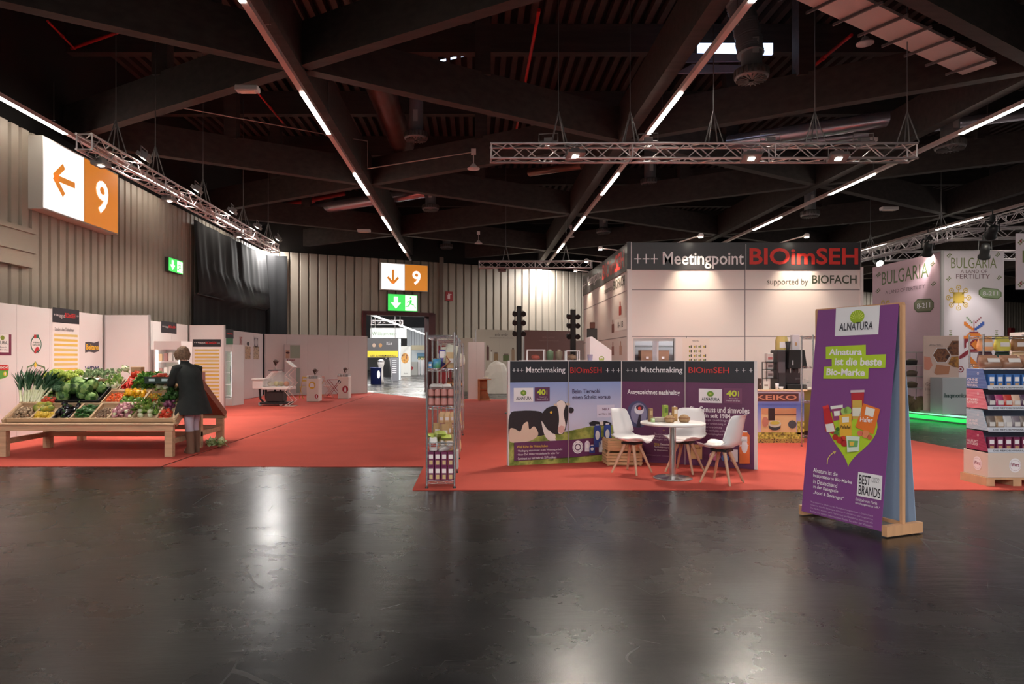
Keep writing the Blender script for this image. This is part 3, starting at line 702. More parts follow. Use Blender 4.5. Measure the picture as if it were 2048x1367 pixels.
pA.ppoly(mb, [(70, 697), (74, 697), (71, 707), (69, 704), (67, 706)], C(190, 50, 55), 2); pA.ppoly(mb, [(73, 697), (76, 696), (77.5, 706), (75, 704), (73, 706)], C(50, 80, 70), 2); pA.pdisc(mb, 74, 697, 3.6, 4, C(198, 44, 54), 3); pA.ptext(mb, 'HEINI', 66, 683, 78, 686, C(60, 90, 80), .02, 3); pA.ptext(mb, 'GENUSS', 64, 688, 80, 691, C(60, 90, 80), .02, 3); mb.build('logo', None, tA, True, label='round rosette logo with ribbons')
mb = MB(); pts = [(54, 756), (54, 734), (66, 729), (70, 723), (74, 729), (89, 734), (89, 756)]
for a, b in zip(pts, pts[1:]):
    ua, ub = Vector(pA.hit(*a)), Vector(pA.hit(*b)); d = (ub-ua).normalized(); n_ = Vector((-d.y, d.x))*.012; pA.poly(mb, [tuple(ua-n_), tuple(ub-n_), tuple(ub+n_), tuple(ua+n_)], C(96, 130, 84), 2)
pA.ppoly(mb, [(70, 722), (73, 730), (70, 735), (67, 730)], C(222, 190, 60), 3); pA.ptext(mb, 'Biofino', 58, 738, 87, 748, C(96, 60, 60), 0, 3); mb.build('logo', None, tA, True, label='house shaped logo')
mb = MB(); pA.ppoly(mb, [(170, 684), (178, 683), (188, 685), (197, 682), (197.5, 702), (188, 705), (178, 703), (170, 705)], C(72, 66, 74), 1); pA.ptext(mb, 'Beltane', 171.5, 688, 196.5, 699, C(240, 186, 60), .03, 3); mb.build('logo', None, tA, True, label='dark flag logo with yellow letters')
mb = MB(); pA.ptext(mb, 'WDM', 169, 732, 197, 743, C(70, 72, 120), .03, 2); mb.build('logo', None, tA, True, label='blue letters logo')
tB, pB = partition('blank white partition panel standing across, behind the middle of the vegetable stall', (-8.65, 15.92), (-7.57, 15.92), 1)
tC, pC = partition('white partition wall behind the glass cooler and the woman', (-8.65, 16.1), (-8.65, 20.6), 4)
mb = MB(); pC.prect(mb, 322, 643, 353, 666, BLKP, 1); pC.ptext(mb, '+++tegut', 324, 651, 337, 656, WHP, 0, 2); pC.ptext(mb, 'BIOimSEH', 337, 651, 351, 656, REDP, .02, 2); mb.build('header', None, tC, True)
tD, pD = partition('white partition panel across with the yellow striped timetable', (-8.65, 20.65), (-7.55, 20.65), 1)
list_poster(tD, pD, 386, 678, 442, 812, False, 16, 693)
tE, pE = partition('white partition wall before the black curtain with six small pictures', (-8.65, 20.8), (-8.65, 27.9), 6)
mb = MB(); pE.prect(mb, 451, 658, 467, 676, BLKP, 1); pE.prect(mb, 452, 676, 466, 700, C(80, 140, 104), 1); pE.ptext(mb, 'tegut', 453, 665, 465, 670, REDP, .02, 2); mb.build('header', None, tE, True)
for i, (x0, c1) in enumerate(((473, (190, 130, 96)), (490, (176, 126, 84)), (507, (130, 130, 118)))):
    mb = MB(); pE.prect(mb, x0, 692.5, x0+11, 718, vary('photo_print_%d' % i, [c1, (214, 190, 160), (90, 80, 70)], .5, 9), 1); mb.build('picture', None, tE, True)
mb = MB(); pE.ptext(mb, 'SMART', 479, 673, 484, 690, C(190, 60, 60), 0, 1); mb.build('logo', None, tE, True)
mb = MB(); pE.pdisc(mb, 496, 687, 2.6, 4, DGR, 1); mb.build('logo', None, tE, True)
mb = MB(); pE.prect(mb, 508, 675, 516, 694, C(130, 126, 130), 1); pE.pdisc(mb, 512, 684, 3.5, 7.5, C(200, 196, 198), 2); mb.build('picture', None, tE, True)
tF, pF = partition('long white partition wall in front of the back wall, left of the gate', (-8.6, 27.95), (-4.75, 30.3), 5, mat=WHT2)
# rollup at the back partition: two-column banner
t = thing('display_banner', 'grey-green banner with jars leaning on the white partition behind the tricycle counter', 'banner', (-8.0, 28, 0)); O = back(2.2)+gN*1.05
pb = Pane((pF.O.x+pF.N.x*.12, pF.O.y+pF.N.y*.12, 0), pF.R); mb = MB()
a = pb.hit(569, 740)[0]; b = pb.hit(600, 740)[0]; c = pb.at((a+b)/2, 1.08, 0); MB().obox(c, pb.R*(b-a)/2, Vector((0, 0, 1.06)), pb.N*.012).build('panel', C(206, 196, 196), t, True); pb.off = .016
pb.prect(mb, 580, 690, 600, 716, C(150, 164, 148), 1); pb.prect(mb, 571, 700, 579, 716, C(190, 150, 130), 1); pb.pdisc(mb, 575, 705, 4, 2, C(70, 30, 40), 2); pb.ptext(mb, 'Tiger', 572, 717, 590, 723, C(150, 40, 60), .02, 2); pb.prect(mb, 592, 735, 600, 785, C(150, 164, 156), 1); mb.build('print', None, t, True)
# glass fronted coolers
def cooler(label, x, y, rz, w=.75, d=.7, h=2.0, goods=True, lit=True):
    t = thing('display_cooler', label, 'refrigerator', (x, y, 0), rz); FR = M('cooler_white', (226, 222, 222), .35)
    mb = MB(); mb.box(-w/2, -w/2+.04, -d/2, d/2, .25, h-.22).box(w/2-.04, w/2, -d/2, d/2, .25, h-.22).box(-w/2+.04, w/2-.04, d/2-.04, d/2, .25, h-.22).box(-w/2, w/2, -d/2, d/2, h-.22, h).box(-w/2, w/2, -d/2, d/2, .01, .25); mb.build('cabinet', FR, t)
    MB().box(-w/2+.04, w/2-.04, -d/2+.05, -d/2+.07, .25, h-.22).build('glass_door', M('clear_glass', (235, 240, 240), .05, alpha=.18), t)
    MB().box(-w/2+.05, w/2-.05, d/2-.1, d/2-.05, .25, h-.24).build('back_panel', C(176, 196, 176), t)
    MB().box(-w/2+.05, -w/2+.08, -.3, -.27, .3, h-.25).box(w/2-.08, w/2-.05, -.3, -.27, .3, h-.25).build('light_strip', M('cooler_light', (255, 250, 240), .4, emit=3.5), t)
    for i in range(4):
        MB().box(-w/2+.05, w/2-.05, -d/2+.12, d/2-.1, .3+i*.38, .32+i*.38).build('shelf', FR, t)
    MB().tube([(w/2-.06, -d/2-.02, .8), (w/2-.06, -d/2-.02, 1.3)], .012, 6).build('handle', C(120, 120, 122), t)
    return t
cooler('lit white glass door cooler behind the vegetable stall left of the woman', -8.12, 18.4, PI/2*.0, .72)
k = 0
for i in range(4):
    for j in range(5):
        col = [(226, 222, 214), (206, 160, 96), (150, 60, 50), (236, 230, 220)][(i*3+j) % 4]
        x = -8.4+j*.13; z = .325+i*.38
        MB().bev(-.045, .045, -.04, .04, 0, .2+.02*(j % 3), .01).build('food_pack', C(*col), label='small food pack standing on a shelf of the lit cooler', cat='package', group='packs in the lit cooler', loc=(x, 18.3, z))
cooler('tall narrow white cooler beyond the timetable panel', -8.1, 22.6, -.2, .6)
# ================================================================ matchmaking walls
SKYP = None
def grad(name, stops, axis=2, rough=.45, lo=0, hi=1):
    """printed picture colours varying along the sheet's height (part of the print)"""
    m = M(name, stops[0][1], rough); nt = m.node_tree; b = nt.nodes['Principled BSDF']; tc = nt.nodes.new('ShaderNodeTexCoord'); sp = nt.nodes.new('ShaderNodeSeparateXYZ')
    nt.links.new(tc.outputs['Object'], sp.inputs[0]); r = nt.nodes.new('ShaderNodeValToRGB'); mr = nt.nodes.new('ShaderNodeMapRange'); mr.inputs[1].default_value = lo; mr.inputs[2].default_value = hi
    nt.links.new(sp.outputs[axis], mr.inputs[0]); nt.links.new(mr.outputs[0], r.inputs[0]); el = r.color_ramp.elements
    el[0].position = stops[0][0]; el[0].color = lin(stops[0][1])+(1,); el[1].position = stops[-1][0]; el[1].color = lin(stops[-1][1])+(1,)
    for q, c in stops[1:-1]: e = el.new(q); e.color = lin(c)+(1,)
    nt.links.new(r.outputs[0], b.inputs['Base Color']); return m
ZM = 1.5
NAVY = C(30, 32, 42); PUR = M('plum_print', (96, 44, 86), .5, noise=.12, nscale=3)
def mwall(label, a, b, seam):
    a = Vector(a); b = Vector(b); d = (b-a); L = d.length; d.normalize(); n = Vector((d.y, -d.x, 0)); t = thing('display_wall', label, 'display wall', tuple(a))
    c = (a+b)/2-n*.025; MB().obox((c.x, c.y, ZM/2+.005), d*L/2, n*.025, Vector((0, 0, ZM/2-.005))).build('panel', WHT, t, True)
    p = Pane((a.x, a.y, 0), d); p.off = .003; return t, p, L
A0 = G(1016, 932); A1 = Vector((2.2, 10.22, 0)); A2 = Vector((3.87, 9.34, 0))
PMAT = M('poster_white', (232, 228, 230), .5); PURL = C(112, 60, 98); LIME = C(196, 210, 60); WH = C(238, 234, 238)
def alna(p, mb, x0, y0, x1, y1, k=2):
    p.prect(mb, x0, y0, x1, y1, WH, k); w = x1-x0; h = y1-y0; cx = (x0+x1)/2
    p.pdisc(mb, cx, y0+h*.36, w*.15, h*.2, C(110, 150, 50), k+1); p.pdisc(mb, cx, y0+h*.36, w*.06, h*.07, C(190, 200, 90), k+2)
    p.ptext(mb, 'ALNATURA', x0+w*.12, y0+h*.62, x1-w*.1, y0+h*.86, C(50, 52, 62), .015, k+1)
def forty(p, mb, x0, y0, x1, y1, bg, k=2):
    p.prect(mb, x0, y0, x1, y1, bg, k); w = x1-x0; h = y1-y0
    p.ptext(mb, '40', x0+w*.14, y0+h*.14, x0+w*.72, y0+h*.55, LIME, .04, k+1); p.prect(mb, x0+w*.78, y0+h*.2, x0+w*.82, y0+h*.55, LIME, k+1); p.ptext(mb, 'Alnatura fuer', x0+w*.3, y0+h*.64, x0+w*.8, y0+h*.72, WH, 0, k+1); p.ptext(mb, 'Mensch und Erde', x0+w*.14, y0+h*.78, x0+w*.88, y0+h*.87, WH, 0, k+1)
t, p, L = mwall('left matchmaking display wall with the cow in a meadow', A0, A1, 1135)
mb = MB(); SKM = grad('print_sky', [(0, (206, 206, 226)), (.5, (190, 192, 220)), (1, (140, 160, 212))], lo=.4, hi=1.2)
p.rect(mb, .03, 0.01, L-.01, 1.19, SKM, 1); mb.build('sky_print', None, t, True)
mb = MB(); GR = vary('print_meadow', [(96, 112, 40), (134, 144, 66), (176, 176, 90), (70, 84, 30)], .5, 5)
p.ppoly(mb, [(1018, 876), (1065, 869), (1135, 862), (1180, 852), (1244, 848), (1244, 922), (1018, 931)], GR, 2); mb.build('meadow_print', None, t, True)
# cow
mb = MB(); CB = C(34, 28, 34); CW = C(214, 190, 170); CW2 = C(228, 216, 210)
p.ppoly(mb, curvy([(1019, 829), (1040, 821), (1078, 822), (1086, 832), (1096, 860), (1086, 870), (1060, 872), (1040, 878), (1019, 880)]), CB, 3)
p.ppoly(mb, curvy([(1019, 858), (1027, 856), (1040, 862), (1046, 848), (1055, 843), (1058, 858), (1068, 852), (1076, 868), (1062, 880), (1040, 884), (1019, 882)]), CW, 4)
p.ppoly(mb, curvy([(1082, 838), (1090, 836), (1094, 852), (1108, 866), (1110, 876), (1098, 880), (1088, 868)]), CW2, 4)
p.ppoly(mb, curvy([(1080, 833), (1092, 816), (1108, 810), (1118, 800), (1132, 806), (1136, 822), (1132, 850), (1126, 866), (1112, 868), (1098, 862), (1086, 846)]), CB, 5)
p.ppoly(mb, curvy([(1112, 806), (1122, 800), (1130, 808), (1126, 826), (1130, 850), (1124, 866), (1115, 864), (1117, 842), (1116, 822)]), CW2, 6)
p.ppoly(mb, curvy([(1092, 818), (1102, 814), (1110, 818), (1103, 828), (1093, 826)]), CB, 6); p.ppoly(mb, curvy([(1134, 816), (1142, 814), (1147, 819), (1142, 826), (1135, 822)]), CB, 6)
p.ppoly(mb, curvy([(1106, 809), (1109, 806), (1115, 811), (1111, 812)]), CW, 7); p.ppoly(mb, curvy([(1130, 806), (1137, 805), (1139, 809), (1133, 810)]), CW, 7)
p.ppoly(mb, [(1115, 854), (1121, 850), (1128, 852), (1128, 863), (1121, 866), (1115, 862)], C(212, 170, 162), 7); p.pdisc(mb, 1101, 824, 2.6, 2.6, C(220, 180, 60), 8, 10); p.pdisc(mb, 1114.5, 829, 1.2, 1.6, BLK, 8, 8)
p.ppoly(mb, curvy([(1090, 864), (1098, 860), (1108, 874), (1112, 884), (1100, 882)]), CW2, 6); mb.build('cow_picture', None, t, True)
mb = MB(); p.ppoly(mb, [(1177, 845), (1186, 841), (1200, 843), (1210, 841), (1222, 845), (1222, 851), (1180, 851)], CB, 3); p.ppoly(mb, [(1198, 843), (1206, 842), (1206, 850), (1200, 850)], CW2, 4); mb.build('distant_cow_picture', None, t, True)
mb = MB(); p.ppoly(mb, [(1027, 884), (1135, 879), (1222, 872), (1222, 906), (1135, 914), (1027, 921)], PUR, 8); mb.build('purple_text_box', None, t, True)
mb = MB(); p.ptext(mb, 'Weil Kühe die Weide lieben', 1032, 889, 1094, 894, C(214, 180, 80), .01, 10)
for i, s in enumerate(('• Weidegang wann immer es die Witterung erlaubt', '• Unser Ziel: 1000m² Weidefläche für jedes Tier', '• Sortiment aus bald mehr als 30 Produkten')): p.ptext(mb, s, 1032, 897+i*7.5, 1123-i*6, 902+i*7.5, WH, 0, 10)
u, v = p.hit(1154, 893); p.disc(mb, u, v, .085, .095, WH, 9); p.ring(mb, u, v, .035, .05, C(90, 60, 90), 10); p.ring(mb, u, v, .072, .076, C(90, 60, 90), 10)
p.prect(mb, 1193, 809, 1228, 834, C(214, 206, 226), 4); p.ptext(mb, 'NEU', 1204, 815, 1216, 820, C(96, 40, 80), .02, 5); p.ptext(mb, 'ab März 2024', 1196, 825, 1226, 829, C(96, 60, 90), 0, 5)
p.ptext(mb, 'Beim Tierwohl', 1144, 777, 1199, 786, C(66, 50, 84), .008, 4); p.ptext(mb, 'einen Schritt voraus', 1144, 789, 1220, 797, C(66, 50, 84), .008, 4)
mb.build('lettering', None, t, True)
mb = MB(); alna(p, mb, 1027, 775, 1066, 803, 3); forty(p, mb, 1069, 774, 1099, 802, C(92, 48, 84), 3); mb.build('logo', None, t, True)
def pack(p, mb, x0, y0, x1, y1, c, cap=WH, k=9):
    w = x1-x0; p.ppoly(mb, [(x0, y1), (x1, y1), (x1, y0+w*.3), (x1-w*.2, y0), (x0+w*.2, y0), (x0, y0+w*.3)], c, k); p.prect(mb, x0+w*.25, y0-w*.15, x1-w*.25, y0, cap, k); p.pdisc(mb, (x0+x1)/2, y0+(y1-y0)*.45, w*.3, (y1-y0)*.22, WH, k+1)
mb = MB(); BLU = C(52, 74, 150)
pack(p, mb, 1186, 850, 1200, 893, BLU); pack(p, mb, 1206, 848, 1220, 890, BLU); pack(p, mb, 1168, 882, 1178, 902, C(222, 214, 228)); pack(p, mb, 1177, 890, 1188, 905, BLU); pack(p, mb, 1196, 880, 1208, 903, WH, BLU); pack(p, mb, 1216, 890, 1226, 902, BLU); mb.build('product_picture', None, t, True)
def band(p, t, x0, xm, x1, L):
    mb = MB(); p.rect(mb, .03 if x0 < 1100 else .01, 1.19, L-(.01 if x0 < 1100 else .04), ZM-.01, NAVY, 2); mb.build('header', None, t, True)
    mb = MB(); w1 = xm-x0; w2 = x1-xm
    y = 740
    for i in range(3): c = x0+w1*(.08+.067*i); p.prect(mb, c-3, y-.5, c+3, y+.5, WH, 4); p.prect(mb, c-.5, y-3.6, c+.5, y+3.6, WH, 4.2)
    p.ptext(mb, 'Matchmaking', x0+w1*.285, 733.5, xm-w1*.045, 748, WH, .006, 4)
    for i in range(3): c = xm+w2*(.73+.1*i); p.prect(mb, c-3.5, y-.5, c+3.5, y+.5, WH, 4); p.prect(mb, c-.6, y-4.3, c+.6, y+4.3, WH, 4.2)
    mb.build('header_lettering', None, t, True)
    mb = MB(); p.ptext(mb, 'BIOimSEH', xm+w2*.045, 734, xm+w2*.62, 745.5, REDP, .01, 4); mb.build('header_lettering', None, t, True, label='red letters BIOimSEH')
    mb = MB(); a = p.hit(xm, 740)[0]; p.rect(mb, a-.005, 0.01, a+.005, ZM-.01, EDGE, 11); mb.build('joint', None, t, True)
band(p, t, 1018, 1135, 1244, L)
t, p, L = mwall('right matchmaking display wall printed plum purple with the award globe', A1, A2, 1371)
mb = MB(); p.rect(mb, .01, 0.01, L-.04, 1.19, PUR, 1); mb.build('purple_print', None, t, True)
band(p, t, 1246, 1371, 1512, L)
mb = MB(); p.ptext(mb, 'Ausgezeichnet nachhaltig', 1255, 779, 1360, 791, WH, .02, 4); p.ptext(mb, 'Bio-Genuss und sinnvolles', 1381, 813, 1499, 825, WH, .02, 4); p.ptext(mb, 'Handeln seit 1984', 1382, 826, 1461, 835, WH, .02, 4)
for i, s in enumerate(('Strenge Qualitätsgrundsätze', 'Weil nur wirklich nötig ist', 'Weiterverarbeitung', 'Einfach nachhaltig entlang', 'der Wertschöpfungskette')): p.ptext(mb, s, 1402, 838+i*6.8, 1452+[26, 0, -8, 2, -6][i], 843+i*6.8, C(206, 190, 206), 0, 4)
for i, s in enumerate(('Deutscher Nach', 'haltigkeitspreis', 'Sieger 2016')): p.ptext(mb, s, 1309, 866+i*5.4, 1342, 870+i*5.4, C(206, 190, 206), 0, 4)
p.ptext(mb, '2016', 1309, 885, 1319, 891, C(206, 170, 80), .02, 4); p.ptext(mb, 'Deutscher', 1321, 886, 1340, 890, WH, .02, 4); p.ptext(mb, 'Nachhaltigkeitspreis', 1309, 892, 1340, 896, WH, .01, 4); p.ptext(mb, 'für Unternehmen', 1309, 898, 1336, 901, WH, .01, 4); p.ptext(mb, '+', 1326, 858, 1330, 862, C(206, 170, 80), 0, 4)
p.ptext(mb, 'Kategorie Handel 2016 und 2011 nominiert', 1262, 908, 1342, 911, C(190, 170, 190), 0, 4)
mb.build('lettering', None, t, True)
mb = MB(); alna(p, mb, 1398, 777, 1444, 805, 3); forty(p, mb, 1448, 776, 1484, 806, PURL, 3); mb.build('logo', None, t, True)
mb = MB(); u, v = p.hit(1276, 828); p.disc(mb, u, v, .165, .2, C(70, 70, 108), 3, 32); p.disc(mb, u+.015, v+.01, .12, .16, C(132, 128, 160), 4, 28); p.disc(mb, u+.02, v+.07, .07, .07, C(220, 216, 226), 5); p.disc(mb, u+.03, v+.1, .055, .04, C(60, 30, 60), 6); p.disc(mb, u+.03, v+.09, .025, .025, C(210, 60, 50), 7); p.poly(mb, [(u+.02, v-.0), (u+.05, v), (u+.045, v-.19), (u-.02, v-.19)], C(34, 26, 50), 7); mb.build('globe_picture', None, t, True)
mb = MB(); OR = C(228, 118, 58); pack(p, mb, 1479, 864, 1500, 926, OR); p.ptext(mb, 'Hafer', 1480, 886, 1498, 893, WH, .02, 11); p.prect(mb, 1483, 872, 1495, 882, WH, 10); p.prect(mb, 1462, 898, 1476, 922, WH, 9); p.pdisc(mb, 1451, 915, 8, 7, C(90, 120, 180), 9); p.pdisc(mb, 1430, 912, 12, 8, C(214, 120, 160), 9); p.pdisc(mb, 1426, 908, 6, 4, C(240, 210, 220), 10); p.prect(mb, 1382, 888, 1405, 917, C(200, 160, 110), 9); p.ptext(mb, 'Muesli', 1386, 892, 1402, 897, C(120, 70, 40), .01, 10); mb.build('product_picture', None, t, True)
# ================================================================ meeting stand
BX0, BX1, BY0, BY1 = 3.24, 8.13, 14.35, 20.3; BZ = 3.97
STW = M('stand_white_wall', (222, 210, 208), .5); ST = thing('meeting_stand', 'tall white meetingpoint stand with black band along its top', 'exhibition stand', (BX0, BY0, 0))
dx0 = 3.24+.13; dx1 = (1348-CX)/F*BY0
m = MB(); th = .05
m.box(BX0, dx0, BY0, BY0+th, 0.01, 1.96); m.box(dx1, BX1, BY0, BY0+th, .01, 1.96); m.box(BX0, BX1, BY0, BY0+th, 1.96, BZ); m.build('front_wall', STW, ST, True)
MB().box(BX0, BX0+th, BY0+th, BY1, .01, BZ).build('side_wall', STW, ST, True); MB().box(BX1-th, BX1, BY0+th, BY1, .01, BZ).build('side_wall', STW, ST, True); MB().box(BX0, BX1, BY1-th, BY1, .01, BZ).build('rear_wall', STW, ST, True)
LN = C(120, 112, 116); pf = Pane((BX0, BY0, 0), (1, 0, 0)); ps = Pane((BX0, BY1, 0), (0, -1, 0))
w = BX1-BX0; mb = MB()
for z in (2.0, 2.98): pf.rect(mb, 0, z-.008, w, z+.008, LN, 1)
pf.rect(mb, w/2-.008, .01, w/2+.008, 3.4, LN, 1.1); a = pf.hit(1373, 700)[0]; pf.rect(mb, a-.006, .01, a+.006, 2, LN, 1.1)
for z in (2.0, 2.98): ps.rect(mb, 0, z-.008, BY1-BY0, z+.008, LN, 1)
mb.build('panel_joint', None, ST, True)
BAND = M('black_fascia', (44, 42, 46), .35)
MB().box(BX0+.06, BX1-.02, BY0-.02, BY0, 3.4, BZ).build('fascia', BAND, ST, True); MB().box(BX0-.02, BX0, BY0+.05, BY1, 3.4, BZ).build('fascia', BAND, ST, True)
MB().box(BX0-.03, BX0+.06, BY0-.03, BY0+.06, 0, BZ+.01).box(BX1-.03, BX1+.03, BY0-.03, BY0+.06, 0, 3.45).build('corner_post', M('white_post', (220, 212, 212), .4), ST, True)
MB().box(BX0-.04, BX0+.04, BY0-.04, BY0+.02, 3.41, BZ+.012).build('corner_cap', BAND, ST, True)
pf.off = .024
mb = MB()
for i in range(3): c = 1275+i*16.5; pf.prect(mb, c-7, 516.6, c+7, 518.6, WH, 1); pf.prect(mb, c-1, 508, c+1, 527, WH, 1.1)
pf.ptext(mb, 'Meetingpoint', 1325, 504, 1487, 537, WH, .012, 1); mb.build('fascia_lettering', None, ST, True)
mb = MB(); pf.ptext(mb, 'BIOimSEH', 1498, 496, 1715, 529, M('red_letters', (214, 48, 40), .45), .022, 1); pf.prect(mb, 1490.4, 488, 1491.6, 540, EDGE, 1); mb.build('fascia_lettering', None, ST, True, label='large red letters')
pf.off = .004; mb = MB(); pf.ptext(mb, 'supported by', 1534, 557, 1616, 572, C(84, 80, 74), 0, 1); pf.ptext(mb, 'BIOFACH', 1624, 550, 1713, 567, C(70, 74, 60), .015, 1); mb.build('wall_lettering', None, ST, True)
ps.off = .024; mb = MB(); LS = BY1-BY0
for i in range(3): ps.text(mb, '+', .1+i*.22, 3.58, .28+i*.22, 3.78, WH, .0, 1)
ps.text(mb, 'Meetingpoint', .8, 3.5, 2.85, 3.86, WH, .012, 1); mb.build('fascia_lettering', None, ST, True)
mb = MB(); ps.text(mb, 'BIOimSEH', 3.15, 3.5, 5.65, 3.88, M('red_letters', (0, 0, 0)), .022, 1); mb.build('fascia_lettering', None, ST, True, label='large red letters')
ps.off = .004; mb = MB(); ps.text(mb, 'supported by', 3.3, 3.1, 4.3, 3.28, C(84, 80, 74), 0, 1); ps.text(mb, 'BIOFACH', 4.4, 3.12, 5.6, 3.34, C(70, 74, 60), .015, 1)
ps.rect(mb, 4.55, 2.16, 5.8, 2.42, WHP, 1); ps.text(mb, '8-113', 4.9, 2.22, 5.45, 2.36, DGR, .01, 2); mb.build('wall_lettering', None, ST, True)
mb = MB()
for u_, z_, c_ in ((4.2, 2.14, (120, 66, 56)), (5.0, 2.5, (176, 60, 50)), (5.05, 1.62, (186, 150, 134)), (4.2, 1.62, (150, 96, 90))): mb = MB(); ps.rect(mb, u_, z_, u_+.26, z_+.2, C(*c_), 1); ps.rect(mb, u_+.08, z_+.2, u_+.18, z_+.3, C(*c_), 1); mb.build('product_picture', None, ST, True)
area('stand_room_fill', (4.6, 14.95, 3.4), .6, .2, 45)  # added fill light brightening the room behind the doorway; no fixture there
# interior behind the doorway
MB().box(BX0+.05, BX1-.05, BY0+1.5, BY0+1.54, .01, 2.4).build('inner_partition', C(150, 152, 158), ST, True)
MB().box(dx0, dx1, BY0+.02, BY0+.03, 1.9, 1.96).box(dx0-.03, dx0, BY0-.01, BY0+.05, .01, 1.96).box(dx1, dx1+.03, BY0-.01, BY0+.05, .01, 1.96).build('door_frame', EDGE, ST, True)
MB().obox((dx1-.3, BY0+.34, .97), Vector((.035, .3, 0)), Vector((.02, -.003, 0)), Vector((0, 0, .95))).build('door_leaf', C(196, 196, 204), ST, True)
BRN = M('brown_cardboard', (138, 104, 84), .8)
t = thing('storage_shelf', 'metal shelf with cables seen through the stand doorway', 'shelf', (3.85, 15.5, 0)); mb = MB()
for z in (.4, .95, 1.45, 1.8): MB().box(3.3, 4.7, 15.3, 15.75, z, z+.03).build('board', C(120, 124, 128), t, True)
MB().box(3.3, 3.34, 15.3, 15.34, .01, 1.9).box(4.66, 4.7, 15.3, 15.34, .01, 1.9).build('upright', C(120, 124, 128), t, True)
for i, (x, l) in enumerate(((3.75, 'left of the two cardboard boxes on the doorway shelf'), (4.1, 'right of the two cardboard boxes on the doorway shelf'))):
    tt_ = thing('cardboard_box', l, 'box', (x+.13, 15.45, 1.48)); MB().box(-.14, .14, -.13, .13, .001, .24).build('carton', BRN, tt_); MB().box(-.03, .03, -.135, -.131, .05, .1).build('label_sticker', WH, tt_)
# poster with the fruit rows
t = thing('wall_poster', 'pale poster with rows of small bottles right of the stand doorway', 'poster', (4.6, BY0-.01, 1.2)); mb = MB(); pf.off = .004; pf.prect(mb, 1365, 676, 1419, 762, C(222, 206, 200), 1); mb.build('sheet', None, t, True); mb = MB()
for r in range(5):
    for c in range(4):
        if r == 1 and c == 3: continue
        x = 1379+c*9.6; y = 693+r*9; pf.pdisc(mb, x, y, 1.7, 2.2, C(176, 150, 60) if (r+c) % 2 else C(110, 130, 60), 2, 10); pf.prect(mb, x+2.2, y-3, x+4, y+2.5, C(50, 48, 44), 2)
pf.ptext(mb, 'TEEVITAL', 1384, 680, 1398, 683, DGR, 0, 2); mb.build('print', None, t, True)
# arm spotlights on the stand
def armlamp(label, base, tip, aim, power=70):
    t = thing('arm_spotlight', label, 'spotlight', base); MB().tube([base, tip], .014, 6).build('arm', WPL, t, True); p = Vector(tip); MB().ball(p, (.06, .06, .045), 10, 6).build('head', WPL, t, True)
    MB().obox(p+Vector((0, 0, -.045)), Vector((.035, 0, 0)), Vector((0, .035, 0)), Vector((0, 0, .004))).build('lens', LED, t, True); spot('arm_beam', p+Vector((0, 0, -.06)), aim, power, 75, (1, .84, .62), .9, .03)
PW = 60
for x, lab in ((4.62, 'left arm spotlight above the front of the meeting stand'), (6.78, 'right arm spotlight above the front of the meeting stand')):
    armlamp(lab, (x-.35, BY0+.02, BZ), (x, BY0-.42, BZ+.08), (x, BY0, 2.9), PW*1.6)
for y, lab in ((15.4, 'nearest arm spotlight along the side of the meeting stand'), (17.3, 'middle arm spotlight along the side of the meeting stand'), (19.2, 'farthest arm spotlight along the side of the meeting stand')):
    armlamp(lab, (BX0+.02, y-.0, BZ), (BX0-.4, y, BZ+.06), (BX0, y, 2.9), PW)
# ================================================================ vegetable stall
WOOD = M('rough_pine', (196, 164, 132), .7, noise=.16, nscale=4, stretch=(.5, 6, 6))
WOODB = M('brown_board', (146, 98, 78), .7, noise=.12, nscale=4, stretch=(6, .6, 6))
SX0, SX1 = -7.38, -4.68; FY, FZ = 10.68, .52; RY, RZ_ = 11.72, 1.1; BYY = 12.85
st = thing('vegetable_stall', 'rough wooden A-shaped market stall loaded with vegetables', 'market stall', (-6.03, 11.7, 0.008))
for x in (SX0+.06, SX1-.06):
    for y in (10.62, 11.72, 12.72): MB().box(x-.06, x+.06, y-.05, y+.05, .008, .42 if y != 11.72 else .98).build('leg', WOOD, st, True)
    MB().box(x-.03, x+.03, 10.62, 12.74, .2, .28).build('stretcher', WOOD, st, True)
MB().box(SX0, SX1, 11.68, 11.76, .2, .28).build('stretcher', WOOD, st, True); MB().box(SX0+.05, SX1-.05, 12.68, 12.74, .22, .3).build('stretcher', WOOD, st, True)
for y in (10.58, 12.8): MB().box(SX0-.02, SX1+.02, y-.03, y+.03, .415, .5).build('apron_board', WOOD, st, True)
MB().box(SX0-.04, SX1+.04, 10.52, 10.72, .5, .525).build('front_ledge', WOOD, st, True)
sl = Vector((0, RY-FY, RZ_-FZ)).normalized(); nn = Vector((0, -sl.z, sl.y))
Ls = (Vector((0, RY, RZ_))-Vector((0, FY, FZ))).length; c = Vector(((SX0+SX1)/2, (FY+RY)/2, (FZ+RZ_)/2))-nn*.03
MB().obox(c, Vector(((SX1-SX0)/2, 0, 0)), sl*Ls/2, nn*.012).build('front_slope', WOOD, st, True)
sb = Vector((0, BYY-RY, .46-RZ_)).normalized(); nb = Vector((0, -sb.z, sb.y)); Lb = (Vector((0, BYY, .46))-Vector((0, RY, RZ_))).length
MB().obox(Vector(((SX0+SX1)/2, (RY+BYY)/2, (RZ_+.46)/2))-nb*.02, Vector(((SX1-SX0)/2, 0, 0)), sb*Lb/2, nb*.012).build('rear_slope', WOODB, st, True)
